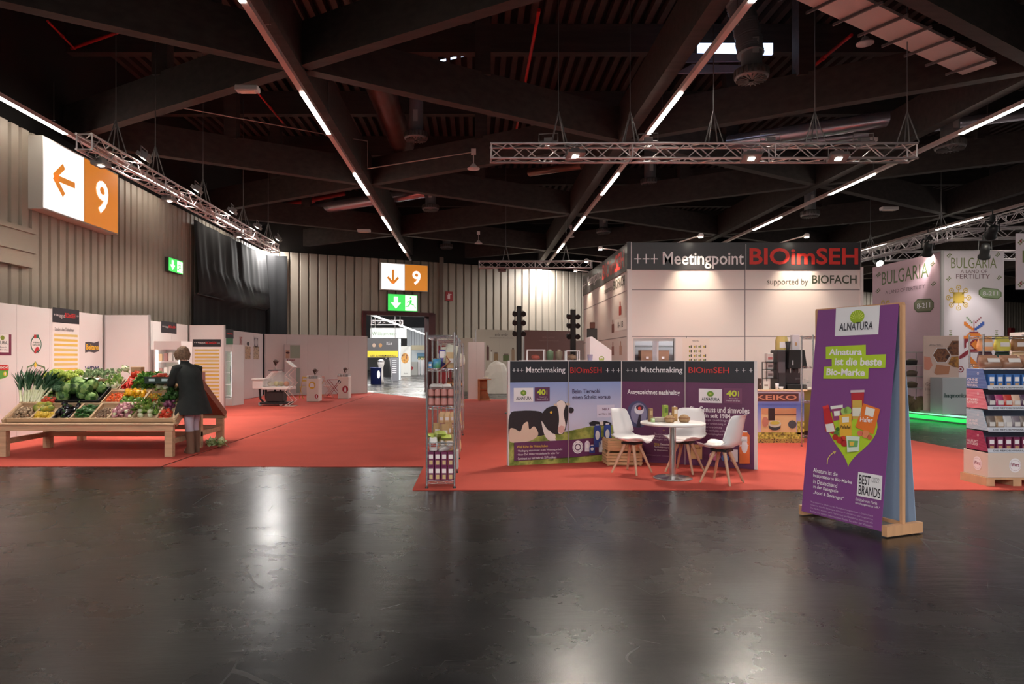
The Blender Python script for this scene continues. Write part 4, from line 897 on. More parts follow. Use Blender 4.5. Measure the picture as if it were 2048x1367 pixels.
for x in (SX0+.01, SX1-.01):
    MB().obox(Vector((x, (RY+BYY)/2, (RZ_+.46)/2+.02)), Vector((.02, 0, 0)), sb*Lb/2, nb*.06).build('side_board', WOODB, st, True)
    MB().obox(Vector((x, (FY+RY)/2, (FZ+RZ_)/2)), Vector((.02, 0, 0)), sl*Ls/2, nn*.06).build('side_board', WOOD, st, True)
SP = Pane((SX0, FY, FZ), (1, 0, 0), tuple(sl))
def on(u, v, h=0): return SP.O+SP.R*u+SP.U*v+nn*h
def uv(x, y): return SP.hit(x, y)
TR = Matrix((SP.R, SP.U, nn)).transposed().to_4x4()
def tray(label, x0, y0, x1, y1, hgt=.07, mat=WOOD, group=None, name='vegetable_tray'):
    u0 = uv(x0, y1)[0]; u1 = uv(x1, y1)[0]; v0 = uv(x0, y1)[1]; v1 = uv(x0, y0)[1]; w = u1-u0; h = v1-v0
    t = thing(name, label, 'tray', tuple(on(u0, v0, .0)), group=group, rot=tuple(TR.to_euler()))
    mb = MB(); mb.box(0.003, w-.003, 0.003, h-.003, .001, .008); mb.build('bottom', mat, t)
    for a in ((0, w, 0, .018), (0, w, h-.018, h), (0, .018, .018, h-.018), (w-.018, w, .018, h-.018)): MB().box(a[0]+.002, a[1]-.002, a[2]+.002, a[3]-.002, .009, hgt).build('side', mat, t)
    return u0, v0, w, h
VG = random.Random(3)
def strew(proto, label, group, reg, n, r, layers=1, flat=True, cat=None, lay=None, smin=.85, smax=1.15, h0=0, up=False, tilt=.5, first=True, pyramid=0):
    """spread n copies of proto over px region reg on the slope; r = spacing radius"""
    x0, y0, x1, y1 = reg; u0, v0 = uv((x0+x1)/2, y1); u0 = uv(x0, y1)[0]; u1 = uv(x1, y1)[0]; v1 = uv((x0+x1)/2, y0)[1]
    w, h = u1-u0, v1-v0; per = max(1, math.ceil(n/layers)); nxn = max(1, round(math.sqrt(per*w/max(h, .01)))); nyn = max(1, math.ceil(per/nxn)); k = 0
    for L in range(layers):
        for j in range(nyn):
            for i in range(nxn):
                if k >= n: return
                f = (1-.25*L)
                u = u0+w*(.5+((i+.5)/nxn-.5)*f)+VG.uniform(-.22, .22)*w/nxn; v = v0+h*(.5+((j+.5)/nyn-.5)*f)+VG.uniform(-.22, .22)*h/nyn
                q = on(u, v, h0+r*(.8+1.3*L)); s = VG.uniform(smin, smax)
                if lay == 'any': rot = (VG.uniform(0, 6.28), VG.uniform(0, 6.28), VG.uniform(0, 6.28))
                elif lay == 'down': rot = (PI/2*.0+VG.uniform(-.25, .25)+math.atan2(sl.z, sl.y), VG.uniform(-.3, .3), VG.uniform(-.5, .5))
                elif lay == 'side': rot = (VG.uniform(-.2, .2), VG.uniform(-.3, .3), VG.uniform(0, 6.28))
                else: rot = (VG.uniform(-tilt, tilt)+.35, VG.uniform(-tilt, tilt), VG.uniform(0, 6.28))
                if k == 0 and first: o = proto; o.location = q; o.rotation_euler = rot; o.scale = (s, s, s); o['label'] = label; o['group'] = group
                else: dup(proto, q, rot=rot, scale=s, label=label, group=group)
                k += 1
def single(name, mb, m, cat): return mb.build(name, m, cat=cat, loc=(0, 0, 0), label=name)
def leaf(mb, base, d, L, w, curl=.3, n=4, up=Vector((0, 0, 1)), wavy=0):
    d = Vector(d).normalized(); sd = d.cross(up); sd = sd.normalized() if sd.length > .01 else Vector((1, 0, 0)); u = sd.cross(d); rows = []
    for i in range(n+1):
        t = i/n; c = Vector(base)+d*L*t-u*curl*L*t*t; ww = w*math.sin(PI*min(.94, .14+t*.82))/2
        rows.append([c-sd*ww+u*ww*.35+u*wavy*(1 if i % 2 else -1), c, c+sd*ww+u*ww*.35-u*wavy*(1 if i % 2 else -1)])
    mb.loft(rows, False, False); return mb
# materials
GL = vary('lettuce_green', [(72, 112, 40), (128, 164, 72), (176, 198, 116)], .5, 22); GD = vary('dark_leaf', [(34, 66, 34), (62, 98, 46), (84, 124, 62)], .5, 26)
LEEKG = vary('leek_green', [(40, 74, 52), (62, 100, 66), (96, 128, 84)], .5, 20); WHV = vary('vegetable_white', [(232, 230, 206), (216, 222, 176)], .45, 20)
def tint(name, a, b, r=.35, s=18): return vary(name, [a, b], r, s)
MUSH = tint('mushroom_cream', (196, 170, 140), (150, 118, 94), .7); BMUSH = tint('mushroom_brown', (104, 76, 60), (160, 132, 110), .6)
LEMM = tint('lemon_yellow', (224, 190, 60), (206, 164, 50)); MANGO = tint('mango_green', (112, 136, 54), (190, 168, 70)); EGG = M('aubergine_black', (26, 20, 28), .18)
CUC = tint('cucumber_green', (36, 78, 36), (64, 110, 52)); SHAL = tint('radish_pink', (166, 86, 104), (206, 160, 166)); TOM = tint('tomato_red', (196, 46, 34), (206, 80, 50), .25); ONI = tint('onion_purple', (82, 34, 62), (124, 62, 92), .3)
ORNG = tint('orange_pepper', (226, 110, 40), (214, 72, 34), .3); YEP = tint('yellow_pepper', (240, 184, 30), (232, 160, 28), .25); CHR = tint('chili_red', (186, 34, 32), (206, 56, 44), .25); BROC = vary('broccoli_green', [(48, 80, 52), (84, 118, 84)], .8, 60, .6); ROM = vary('romanesco_green', [(122, 150, 46), (186, 200, 90)], .7, 50, .6)
CABB = vary('cabbage_green', [(84, 130, 62), (138, 172, 96), (176, 200, 130)], .5, 12)
def mushroom(m):
    mb = MB(); mb.lathe([(.001, .03), (.016, .026), (.026, .012), (.024, .004), (.01, .003), (.009, -.022), (.001, -.024)], n=10); return single('mushroom', mb, m, 'mushroom')
def roundveg(name, m, r, calyx=None, cat=None, sq=1.0):
    mb = MB(); mb.ball((0, 0, 0), (r, r, r*sq), 12, 8); o = single(name, mb, m, cat or name)
    if calyx:
        c = MB()
        for k in range(5): a = k*1.257; leaf(c, (0, 0, r*sq*.97), (math.cos(a), math.sin(a), .15), r*.65, r*.3, .3, 2)
        c.tube([(0, 0, r*sq*.95), (0, 0, r*sq*1.25)], r*.08, 5); c.build('calyx', calyx, o)
    return o
# trays
tray('wooden tray of pale mushrooms at the front left corner of the stall', 14, 812, 62, 844); tray('wooden tray of lemons and mangoes at the stall front', 62, 812, 103, 844); tray('wooden tray of black aubergines at the stall front', 103, 812, 142, 844)
tray('wooden tray of cucumbers at the stall front', 142, 812, 180, 844); tray('wooden tray of small brown mushrooms at the stall front', 180, 812, 217, 844); tray('wooden tray of pink radishes at the stall front', 217, 812, 264, 844)
tray('wooden tray of white turnips with greens at the stall front', 264, 812, 312, 844); tray('wooden tray of tomatoes and purple onions at the right front corner', 312, 812, 352, 844)
tray('black plastic crate holding the big cabbages', 112, 783, 200, 811, .1, BLK); tray('wooden tray of orange snack peppers, middle row', 203, 786, 243, 811); tray('wooden tray of yellow and green peppers, middle row', 243, 786, 284, 811)
tray('wooden tray of cherry tomatoes, middle row', 284, 786, 318, 811); tray('wooden tray of dark salad greens at the right of the middle row', 318, 786, 352, 811)
tray('wooden tray behind the white sign, top row', 152, 764, 236, 784); tray('wooden tray of parsley bunches, top row', 238, 764, 306, 785); tray('wooden tray under the cauliflowers, top row', 308, 764, 350, 785); tray('wooden tray of leeks and broccoli at the left', 40, 764, 110, 811)
# fills
strew(mushroom(MUSH), 'pale mushroom in the front left tray', 'pale mushrooms', (18, 816, 60, 840), 70, .022, 3, lay='any')
strew(roundveg('lemon', LEMM, .034, sq=1.25), 'lemon in the second front tray', 'lemons', (64, 828, 99, 841), 20, .034, 2, lay='any')
mb = MB(); mb.ball((0, 0, 0), (.055, .05, .085), 12, 8); strew(single('mango', mb, MANGO, 'mango'), 'large green mango above the lemons', 'mangoes', (68, 812, 102, 826), 5, .045, 1, lay='any', h0=.01)
mb = MB(); mb.lathe([(.001, -.09), (.03, -.085), (.043, -.05), (.04, 0), (.026, .05), (.014, .075)], n=12); eg = single('aubergine', mb, EGG, 'aubergine'); MB().lathe([(.02, .062), (.015, .078), (.005, .085), (.005, .1)], n=8).build('calyx', GD, eg)
strew(eg, 'glossy black aubergine in the third front tray', 'aubergines', (106, 814, 140, 840), 22, .038, 2, lay='any')
mb = MB(); mb.tube([(0, -.09, 0), (0, -.08, .003), (0, -.03, .006), (0, .03, .006), (0, .08, .003), (0, .095, 0)], [.004, .016, .02, .02, .016, .004], 10)
strew(single('cucumber', mb, CUC, 'cucumber'), 'green cucumber in the fourth front tray', 'cucumbers', (146, 812, 180, 840), 30, .024, 3, lay='side')
strew(mushroom(BMUSH), 'small brown mushroom in the fifth front tray', 'brown mushrooms', (186, 818, 214, 840), 50, .018, 2, lay='any', smin=.6, smax=.9)
mb = MB(); mb.lathe([(.001, -.085), (.008, -.07), (.03, -.04), (.042, 0), (.036, .035), (.015, .06), (.008, .09)], n=12); ra = single('radish', mb, SHAL, 'radish'); MB().lathe([(.001, -.088), (.009, -.071), (.0305, -.042)], n=12).build('root_tip', WHV, ra)
strew(ra, 'large pink and white radish', 'pink radishes', (219, 808, 260, 838), 20, .04, 2, lay='any')
tu = roundveg('turnip', WHV, .045, sq=.85, cat='turnip'); c = MB()
for k in range(7): a = k*.9; leaf(c, (0, 0, .035), (math.cos(a)*.6, math.sin(a)*.6, .8), .15, .05, .5, 4, wavy=.004)
c.build('leaves', GL, tu); strew(tu, 'white turnip with green leaves', 'turnips with greens', (266, 806, 308, 838), 14, .045, 2, tilt=1.1)
strew(roundveg('tomato', TOM, .036, GD), 'ripe tomato in the right front corner tray', 'tomatoes in the corner tray', (314, 824, 340, 841), 12, .036, 2)
strew(roundveg('onion', ONI, .038, cat='onion'), 'purple onion behind the corner tomatoes', 'purple onions', (322, 806, 346, 822), 12, .04, 2, lay='any')
strew(roundveg('tomato', TOM, .04, GD), 'red tomato beside the leeks', 'tomatoes beside the leeks', (80, 798, 113, 812), 20, .038, 2)
strew(roundveg('snack_pepper', ORNG, .022, GD, cat='pepper', sq=1.5), 'small orange snack pepper', 'orange snack peppers', (206, 789, 242, 810), 60, .024, 2, lay='any')
def pepper(m):
    mb = MB(); rings = []
    for z, r in ((-.05, .018), (-.045, .034), (-.02, .042), (.02, .048), (.04, .04), (.046, .02), (.038, .006)):
        rings.append([(r*(1+.1*math.cos(4*a))*math.cos(a), r*(1+.1*math.cos(4*a))*math.sin(a), z) for a in [2*PI*i/16 for i in range(16)]])
    mb.loft(rings); o = single('bell_pepper', mb, m, 'pepper'); MB().tube([(0, 0, .036), (.003, 0, .06), (.012, 0, .07)], .006, 6).build('stem', GD, o); return o
strew(pepper(YEP), 'yellow bell pepper in the middle row', 'yellow bell peppers', (246, 784, 284, 800), 14, .05, 2, tilt=1)
strew(pepper(tint('green_pepper', (60, 104, 36), (110, 146, 50), .25)), 'green bell pepper below the yellow ones', 'green bell peppers', (240, 800, 276, 811), 6, .045, 1, tilt=1)
strew(roundveg('cherry_tomato', TOM, .016, cat='tomato'), 'tiny red cherry tomato', 'red cherry tomatoes', (286, 799, 318, 811), 60, .016, 2)
strew(roundveg('cherry_tomato', tint('yellow_cherry', (226, 178, 60), (214, 140, 50), .25), .016, cat='tomato'), 'tiny yellow cherry tomato', 'yellow cherry tomatoes', (288, 788, 318, 799), 50, .016, 2)
def lettuce(m, n=16, L=.11, seed=1, nm='lettuce', cat='lettuce', w=.08):
    g = random.Random(seed); mb = MB(); mb.ball((0, 0, .02), .03, 8, 5)
    for k in range(n):
        a = k*2.4; e = .25+.9*(k/n); leaf(mb, (0, 0, 0), (math.cos(a)*math.cos(e), math.sin(a)*math.cos(e), math.sin(e)), L*g.uniform(.8, 1.1), w, .5-.9*(k/n), 4, wavy=.005)
    return single(nm, mb, m, cat)
strew(lettuce(GD, 18), 'dark leafy salad head at the right of the stall', 'dark salad heads', (322, 785, 352, 812), 10, .04, 1, h0=.03)
def cabbage(m, r=.1):
    mb = MB(); mb.ball((0, 0, 0), (r*.88, r*.88, r*.82), 14, 9); g = random.Random(5)
    o = single('cabbage', mb, m, 'cabbage')
    for k in range(7):
        a = k*2*PI/7; c = MB(); rows = []
        for j in range(6):
            e = -.9+1.7*j/5; row = []
            for i in range(6):
                b = a+(-.55+1.1*i/5)*(1-.25*abs(e)); rr = r*(1.0+.05*(j == 5)+.14*(j/5)**2+.03*((i+j) % 2)); row.append((rr*math.cos(e)*math.cos(b), rr*math.cos(e)*math.sin(b), rr*.9*math.sin(e)))
            rows.append(row)
        c.loft(rows, False, False); c.build('outer_leaf', GD if k % 2 else CABB, o)
    return o
strew(cabbage(CABB), 'large green cabbage in the black crate', 'big cabbages', (116, 776, 192, 806), 12, .085, 2, h0=.01, tilt=.6)
def broccoli(m, nm='broccoli', r=.07):
    mb = MB(); g = random.Random(9)
    for k in range(22):
        a = k*2.4; e = math.acos(1-k/22*.95); mb.ball((r*.75*math.sin(e)*math.cos(a), r*.75*math.sin(e)*math.sin(a), .02+r*.6*math.cos(e)), r*.36, 7, 5, .12, g)
    o = single(nm, mb, m, nm); MB().tube([(0, 0, -.06), (0, 0, .03)], [.02, .028], 8).build('stalk', GL, o); return o
strew(broccoli(BROC), 'dark green broccoli head between leeks and cabbages', 'broccoli heads', (90, 776, 128, 800), 14, .07, 2)
strew(broccoli(ROM, 'romanesco', .085), 'yellow green romanesco head at the stall top', 'romanesco heads', (86, 752, 148, 780), 13, .085, 2)
# leeks
lk = MB(); lk.lathe([(.012, 0), (.019, .01), (.016, .04), (.016, .22), (.02, .26)], n=10); lo = single('leek', lk, WHV, 'leek'); c = MB()
for k in range(6): a = k*PI/3; leaf(c, (0, 0, .22), (math.cos(a)*.25, math.sin(a)*.13, 1), .34-.02*k, .035, .12, 5)
c.build('leaves', LEEKG, lo)
for i in range(26):
    x = 43+i*1.6+VG.uniform(-1, 1); u, v = uv(x, 812-(i % 3)*4); q = on(u, v, .03+.03*(i % 3)); rt = (-.42+VG.uniform(-.12, .1), -.42+.034*i+VG.uniform(-.12, .12), VG.uniform(-.4, .4)); lb = 'long leek standing at the left end of the stall'
    if i == 0: lo.location = q; lo.rotation_euler = rt; lo['label'] = lb; lo['group'] = 'leeks'
    else: dup(lo, q, rot=rt, label=lb, group='leeks')
# top row
strew(lettuce(vary('artichoke_green', [(92, 122, 84), (150, 176, 128), (196, 206, 170)], .5, 30), 14, .08, 2, 'kohlrabi', 'kohlrabi', .03), 'pale green kohlrabi with leaf stalks at the stall top', 'kohlrabi', (160, 746, 234, 764), 30, .03, 2, h0=.03, tilt=.8)
mb = MB(); mb.ball((0, 0, 0), (.05, .035, .055), 12, 7); fn = single('fennel', mb, WHV, 'fennel'); c = MB()
for k in range(5): c.tube([(-.02+.01*k, 0, .04), (-.035+.018*k, 0, .13)], [.011, .007], 6)
c.build('stalks', GL, fn); strew(fn, 'white fennel bulb right of the white sign', 'fennel bulbs', (204, 764, 238, 784), 14, .045, 2, tilt=.7)
strew(roundveg('kohlrabi', tint('kohlrabi_purple', (84, 66, 106), (120, 100, 140)), .045, cat='kohlrabi'), 'purple kohlrabi left of the white sign', 'purple kohlrabi', (146, 764, 158, 780), 4, .045, 1)
mb = MB(); mb.tube([(0, -.08, 0), (0, -.04, .002), (0, .02, 0), (.004, .07, -.004), (.01, .1, -.006)], [.012, .017, .015, .009, .002], 8)
strew(single('pointed_pepper', mb, CHR, 'pepper'), 'long red pointed pepper', 'red pointed peppers', (237, 756, 262, 784), 34, .02, 3, lay='down')
def herb(m, seed=2, n=46, R=.075):
    g = random.Random(seed); mb = MB()
    for k in range(n):
        a = g.uniform(0, 6.28); e = g.uniform(.1, 1.5); d = Vector((math.cos(a)*math.cos(e), math.sin(a)*math.cos(e), math.sin(e))); b = d*R*g.uniform(.3, .75); leaf(mb, b, d, .05, .035, g.uniform(0, .6), 2, wavy=.003)
    return single('parsley', mb, m, 'herbs')
strew(herb(vary('parsley_green', [(46, 96, 36), (86, 140, 50), (130, 170, 70)], .6, 30)), 'curly green parsley bunch in the top row', 'parsley bunches', (258, 758, 312, 786), 24, .045, 2, h0=.01)
strew(roundveg('tomato', TOM, .042, GD), 'red tomato along the ridge of the stall', 'tomatoes on the ridge', (258, 748, 310, 760), 22, .04, 2)
cf = lettuce(GL, 12, .12, 4, 'cauliflower', 'cauliflower'); MB().ball((0, 0, .05), (.07, .07, .055), 12, 7, .08, random.Random(3)).build('curd', WHV, cf)
strew(cf, 'white cauliflower in green leaves right of the parsley', 'cauliflowers by the woman', (312, 764, 340, 786), 6, .05, 1, h0=.02)
o = dup(cf, on(*uv(252, 752), .1), rot=(.3, .2, 1), scale=.95, label='single cauliflower lying on the ridge above the red peppers'); 
if 'group' in o: del o['group']
# cardboard box with lettuce, sign, crate held by the woman
mb = MB(); q = on(*uv(276, 751), .03)
t = thing('cardboard_box', 'small cardboard box lying among the tomatoes on the ridge', 'box', (q.x, q.y, q.z+.05)); MB().bev(-.09, .09, -.07, .07, -.03, .08, .006).build('carton', M('tan_cardboard', (190, 152, 118), .8), t)
t = thing('price_board', 'blank white sign board lying on the vegetables', 'sign', tuple(on(*uv(178, 774), .12)), rot=tuple(TR.to_euler())); MB().bev(-.17, .17, -.1, .1, 0, .012, .004).build('board', C(232, 224, 220), t); MB().box(-.14, -.12, .06, .1, -.1, -.001).build('foot', WOOD, t)
q = Vector((-5.17, 11.38, 1.13)); t = thing('produce_crate', 'dark green plastic crate of tomatoes held over the stall by the woman', 'crate', tuple(q)); GC = M('dark_green_plastic', (24, 48, 40), .5)
w_, d_, h_ = .25, .17, .1
MB().box(-w_, w_, -d_, d_, -.01, .004).build('bottom', GC, t)
for a in ((-w_, w_, -d_, -d_+.012), (-w_, w_, d_-.012, d_), (-w_, -w_+.012, -d_+.012, d_-.012), (w_-.012, w_, -d_+.012, d_-.012)):
    mb = MB(); mb.box(*a, .005, h_); mb.build('side', GC, t)
MB().box(-w_-.008, w_+.008, -d_-.008, -d_, h_-.02, h_).build('rim', GC, t); MB().box(-w_-.008, w_+.008, d_, d_+.008, h_-.02, h_).build('rim', GC, t)
for x in (-.13, .08): MB().box(x-.05, x+.05, -d_-.003, -d_-.001, .03, .07).build('label_sticker', C(196, 216, 220), t)
g0 = [o for o in D.objects if o.name.startswith('tomato') and o.get('group') == 'tomatoes on the ridge'][0]
for i in range(24): dup(g0, (q.x-.19+(i % 6)*.076, q.y-.11+(i//6)*.075, q.z+.06+.03*((i*7) % 3)), rot=(VG.uniform(-.5, .5), VG.uniform(-.5, .5), i), label='tomato in the dark green crate the woman holds', group='tomatoes in the held crate')
t = thing('cardboard_box', 'pinkish box standing on the ridge behind the woman', 'box', (-4.78, 11.78, 1.1)); MB().bev(-.1, .09, -.08, .12, .0, .2, .008).build('carton', M('pink_carton', (190, 150, 142), .8), t)
# lettuce on the carpet
p = G(423, 897); le = lettuce(vary('pale_lettuce', [(150, 176, 100), (216, 222, 176), (96, 130, 60)], .5, 22), 18, .13, 8); le.scale = (1.3, 1.3, 1.2); le.location = (p.x, p.y, .06); le['label'] = 'left lettuce head lying on the carpet by the stall'
dup(le, (p.x+.13, p.y+.05, .05), rot=(.2, .1, 2), scale=1.25, label='right lettuce head lying on the carpet by the stall')
# ================================================================ the woman at the stall
SKIN = M('skin', (206, 156, 136), .5)
wt = thing('person', 'woman in a black coat, grey leggings and brown boots reaching into the vegetable stall', 'person', (-4.56, 11.06, .008))
fd = Vector((-.8, .6, 0)); sr = Vector((.6, .8, 0))   # facing, her right
def B(x, y, z): return Vector((-4.56, 11.06, 0))+sr*x+fd*(y+.13*max(0, z-.95))+Vector((0, 0, z))
P = {'pelvis': (B(0, .0, .92), .13), 'waist': (B(0, .03, 1.06), .12), 'chest': (B(0, .1, 1.27), .14), 'neck': (B(0, .17, 1.43), .055), 'neck2': (B(0, .2, 1.5), .05), 'head': (B(0, .235, 1.6), .085), 'crown': (B(0, .235, 1.66), .07)}
E = [('pelvis', 'waist'), ('waist', 'chest'), ('chest', 'neck'), ('neck', 'neck2'), ('neck2', 'head'), ('head', 'crown')]
for s, n_ in ((-1, 'l'), (1, 'r')):
    P['hip'+n_] = (B(.075*s, 0, .86), .095); P['knee'+n_] = (B(.075*s, .04+.05*s, .48), .06); P['ank'+n_] = (B(.075*s, -.02+.05*s, .09), .042); P['toe'+n_] = (B(.085*s, .14+.05*s, .04), .035)
    P['sh'+n_] = (B(.18*s, .12, 1.36), .06); P['el'+n_] = (B(.23*s, .24, 1.13), .042); P['wr'+n_] = (B(.15*s, .42, 1.12), .028); P['pa'+n_] = (B(.13*s, .5, 1.11), .03)
    E += [('pelvis', 'hip'+n_), ('hip'+n_, 'knee'+n_), ('knee'+n_, 'ank'+n_), ('ank'+n_, 'toe'+n_), ('chest', 'sh'+n_), ('sh'+n_, 'el'+n_), ('el'+n_, 'wr'+n_), ('wr'+n_, 'pa'+n_)]
def skin(P, E, root, sub=2):
    ks = list(P); me = D.meshes.new('tmp'); me.from_pydata([tuple(P[k][0]) for k in ks], [(ks.index(a), ks.index(b)) for a, b in E], []); o = D.objects.new('tmp', me); COL.objects.link(o)
    md = o.modifiers.new('skin', 'SKIN'); md.use_smooth_shade = True
    for i, k in enumerate(ks): v = me.skin_vertices[0].data[i]; r = P[k][1]; v.radius = (r, r); v.use_root = (k == root)
    ss = o.modifiers.new('ss', 'SUBSURF'); ss.levels = sub; ss.render_levels = sub
    bpy.context.view_layer.update(); ev = o.evaluated_get(bpy.context.evaluated_depsgraph_get()); m2 = ev.to_mesh(); mb = MB(); mb.add([tuple(v.co) for v in m2.vertices], [tuple(p.vertices) for p in m2.polygons], True)
    ev.to_mesh_clear(); D.objects.remove(o); return mb
body = skin(P, E, 'pelvis')
for s, n_ in ((-1, 'l'), (1, 'r')):
    c = P['pa'+n_][0]
    for i in range(4):
        o_ = sr*(-.027+.018*i); L = (.06, .072, .066, .052)[i]; a = c+o_+fd*.02; body.tube([a, a+fd*L*.5+Vector((0, 0, .004)), a+fd*L*.8+Vector((0, 0, -.012)), a+fd*L*.86+Vector((0, 0, -.03))], [.009, .0085, .008, .006], 7)
    body.tube([c-sr*.025*s, c-sr*.045*s+fd*.025, c-sr*.045*s+fd*.055], [.011, .01, .007], 7)
hd = B(0, .235, 1.6)
body.ball(hd+fd*.02, (.082, .09, .11), 14, 10); body.tube([hd+fd*.1+Vector((0, 0, .015)), hd+fd*.125-Vector((0, 0, .02)), hd+fd*.1-Vector((0, 0, .028))], [.008, .014, .008], 7)
body.build('body', SKIN, wt, True)
fc = MB()
for s in (-1, 1): fc.ball(hd+fd*.1+sr*.034*s+Vector((0, 0, .015)), .011, 7, 5)
fc.build('eyes', C(70, 56, 50), wt, True); MB().obox(hd+fd*.104-Vector((0, 0, .055)), sr*.022, fd*.008, Vector((0, 0, .005))).build('mouth', C(168, 92, 88), wt, True)
HAIR = M('light_brown_hair', (128, 98, 76), .6, noise=.35, nscale=30, bump=.6, bscale=50); g = random.Random(2); hb = MB()
hb.ball(hd-fd*.02+Vector((0, 0, .03)), (.106, .108, .11), 16, 10, .035, g)
for k in range(26):
    a = -2.2+4.4*k/25; dv = -fd*math.cos(a)+sr*math.sin(a); c = hd+dv*.085; hb.tube([c+Vector((0, 0, .06)), c+dv*.022+Vector((0, 0, .0)), c+dv*.012-Vector((0, 0, .075+.01*(k % 3)))], [.02, .026, .011], 6)
hb.build('hair', HAIR, wt, True)
def ring(c, a, b, n=28, wig=0, ph=0): return [c+sr*a*math.cos(t)*(1+wig*math.sin(9*t+ph))+fd*b*math.sin(t)*(1+wig*math.sin(9*t+ph)) for t in [2*PI*i/n for i in range(n)]]
COAT = M('black_coat', (30, 34, 34), .85, noise=.15, nscale=12)
cm = MB(); cm.loft([ring(B(.0, -.01, .64), .29, .27, 28, .035), ring(B(0, 0, .72), .275, .25, 28, .03), ring(B(0, .0, .88), .225, .2, 28, .02), ring(B(0, .03, 1.04), .195, .175, 28, .01), ring(B(0, .07, 1.18), .205, .17), ring(B(0, .1, 1.3), .215, .155), ring(B(0, .13, 1.38), .205, .12), ring(B(0, .155, 1.43), .14, .09), ring(B(0, .17, 1.455), .075, .07), ring(B(0, .18, 1.49), .068, .064)], cap=False)
cm.build('coat', COAT, wt, True)
for s, n_ in ((-1, 'l'), (1, 'r')):
    a, b, c = P['sh'+n_][0], P['el'+n_][0], P['wr'+n_][0]; MB().tube([a+(B(0, .13, 1.36)-a)*.3, a, (a+b)/2, b+(a-b)*.08, b, b+(c-b)*.3], [.08, .085, .075, .065, .062, .058], 14).build('sleeve', COAT, wt, True)
LEG = M('lilac_grey_leggings', (176, 168, 182), .8); BOOT = M('brown_suede_boot', (112, 82, 66), .85)
for s, n_ in ((-1, 'l'), (1, 'r')):
    a, b, c = P['hip'+n_][0], P['knee'+n_][0], P['ank'+n_][0]; MB().tube([a, a+(b-a)*.5, b, b+(c-b)*.4], [.1, .088, .07, .062], 14).build('legging', LEG, wt, True)
    z = c.z; mb = MB(); rg = []
    for (dy, zz, ra, rb) in ((0, .36, .072, .075), (0, .3, .07, .073), (0, .2, .06, .062), (.01, .12, .055, .07), (.04, .07, .052, .11), (.05, .02, .055, .13), (.05, .004, .053, .128)):
        cc = Vector((c.x, c.y, 0))+(b-c)*Vector((1, 1, 0)).x*0+fd*dy; k_ = max(0, (zz-.09)/.39); cc += Vector(((b-c).x*k_, (b-c).y*k_, 0)); rg.append([cc+sr*ra*math.cos(t_)+fd*rb*math.sin(t_)+Vector((0, 0, zz+.005)) for t_ in [2*PI*i/16 for i in range(16)]])
    mb.loft(rg); mb.build('boot', BOOT, wt, True)
# ================================================================ wire shelving row with products
CHR_ = M('chrome_wire', (200, 200, 206), .22, metal=.95)
def wire_shelf(label, y0, y1, x0=-.56, x1=-.235, zt=1.84, lv=(.09, .535, .966, 1.41, 1.8), n=9, cat='wire shelf'):
    t = thing('wire_shelf', label, cat, ((x0+x1)/2, (y0+y1)/2, .008))
    for x in (x0, x1):
        for y in (y0, y1):
            mb = MB(); mb.tube([(x, y, .03), (x, y, zt)], .0125, 10)
            z = .06
            while z < zt: mb.tube([(x, y, z), (x, y, z+.004)], .0137, 8, False); z += .05
            mb.build('post', CHR_, t, True); MB().lathe([(.02, 0.008), (.02, .02), (.009, .03)], (x, y, 0), 10).build('foot', BLK, t, True)
    for z in lv:
        mb = MB()
        for dz in (0, -.03):
            mb.tube([(x0, y0, z+dz), (x1, y0, z+dz), (x1, y1, z+dz), (x0, y1, z+dz), (x0, y0, z+dz)], .004, 6, False)
        for x, dx in ((x0, 1), (x1, 1)):
            k = int((y1-y0)/.05)
            for i in range(k): yy = y0+i*(y1-y0)/k; mb.tube([(x, yy, z-.03*(i % 2)), (x, yy+(y1-y0)/k, z-.03*((i+1) % 2))], .003, 4, False)
        for y in (y0, y1):
            for i in range(7): xx = x0+i*(x1-x0)/7; mb.tube([(xx, y, z-.03*(i % 2)), (xx+(x1-x0)/7, y, z-.03*((i+1) % 2))], .003, 4, False)
        for i in range(int((y1-y0)/.03)): yy = y0+.03*i; mb.tube([(x0, yy, z), (x1, yy, z)], .002, 4, False)
        mb.build('shelf_basket' if z > 1.7 else 'shelf', CHR_, t, True)
    return t
wire_shelf('chrome wire shelf nearest the camera on the carpet edge, full of groceries', 8.02, 9.1)
wire_shelf('middle chrome wire shelf of the row running back from the carpet edge', 10.35, 11.45)
wire_shelf('farthest chrome wire shelf of the row, near the white partition', 13.6, 14.75)
def jar(m_glass, m_lab, m_lid, r=.036, h=.105):
    o = thing('jar', 'jar', 'jar', (0, 0, 0)); MB().lathe([(.001, 0), (r, .004), (r, h*.82), (r*.88, h*.9)], n=16).build('glass', m_glass, o); MB().lathe([(r*1.01, h*.15), (r*1.01, h*.72)], n=16).build('label', m_lab, o); MB().lathe([(r*.92, h*.88), (r*.92, h), (.001, h)], n=16).build('lid', m_lid, o); return o
def carton(name, cat, w, d, h, m, mt, mcap=None, win=None):
    o = thing(name, name, cat, (0, 0, 0)); MB().bev(-w/2, w/2, -d/2, d/2, 0, h, .003).build('pack_body', m, o)
    MB().box(-w*.36, w*.36, -d/2-.0015, -d/2-.0005, h*.52, h*.82).build('front_label', mt, o)
    if win: MB().box(-w*.3, w*.3, -d/2-.0015, -d/2-.0005, h*.1, h*.4).build('picture', win, o)
    if mcap: MB().lathe([(w*.2, h), (w*.2, h+.015), (.001, h+.015)], n=10).build('cap', mcap, o)
    return o
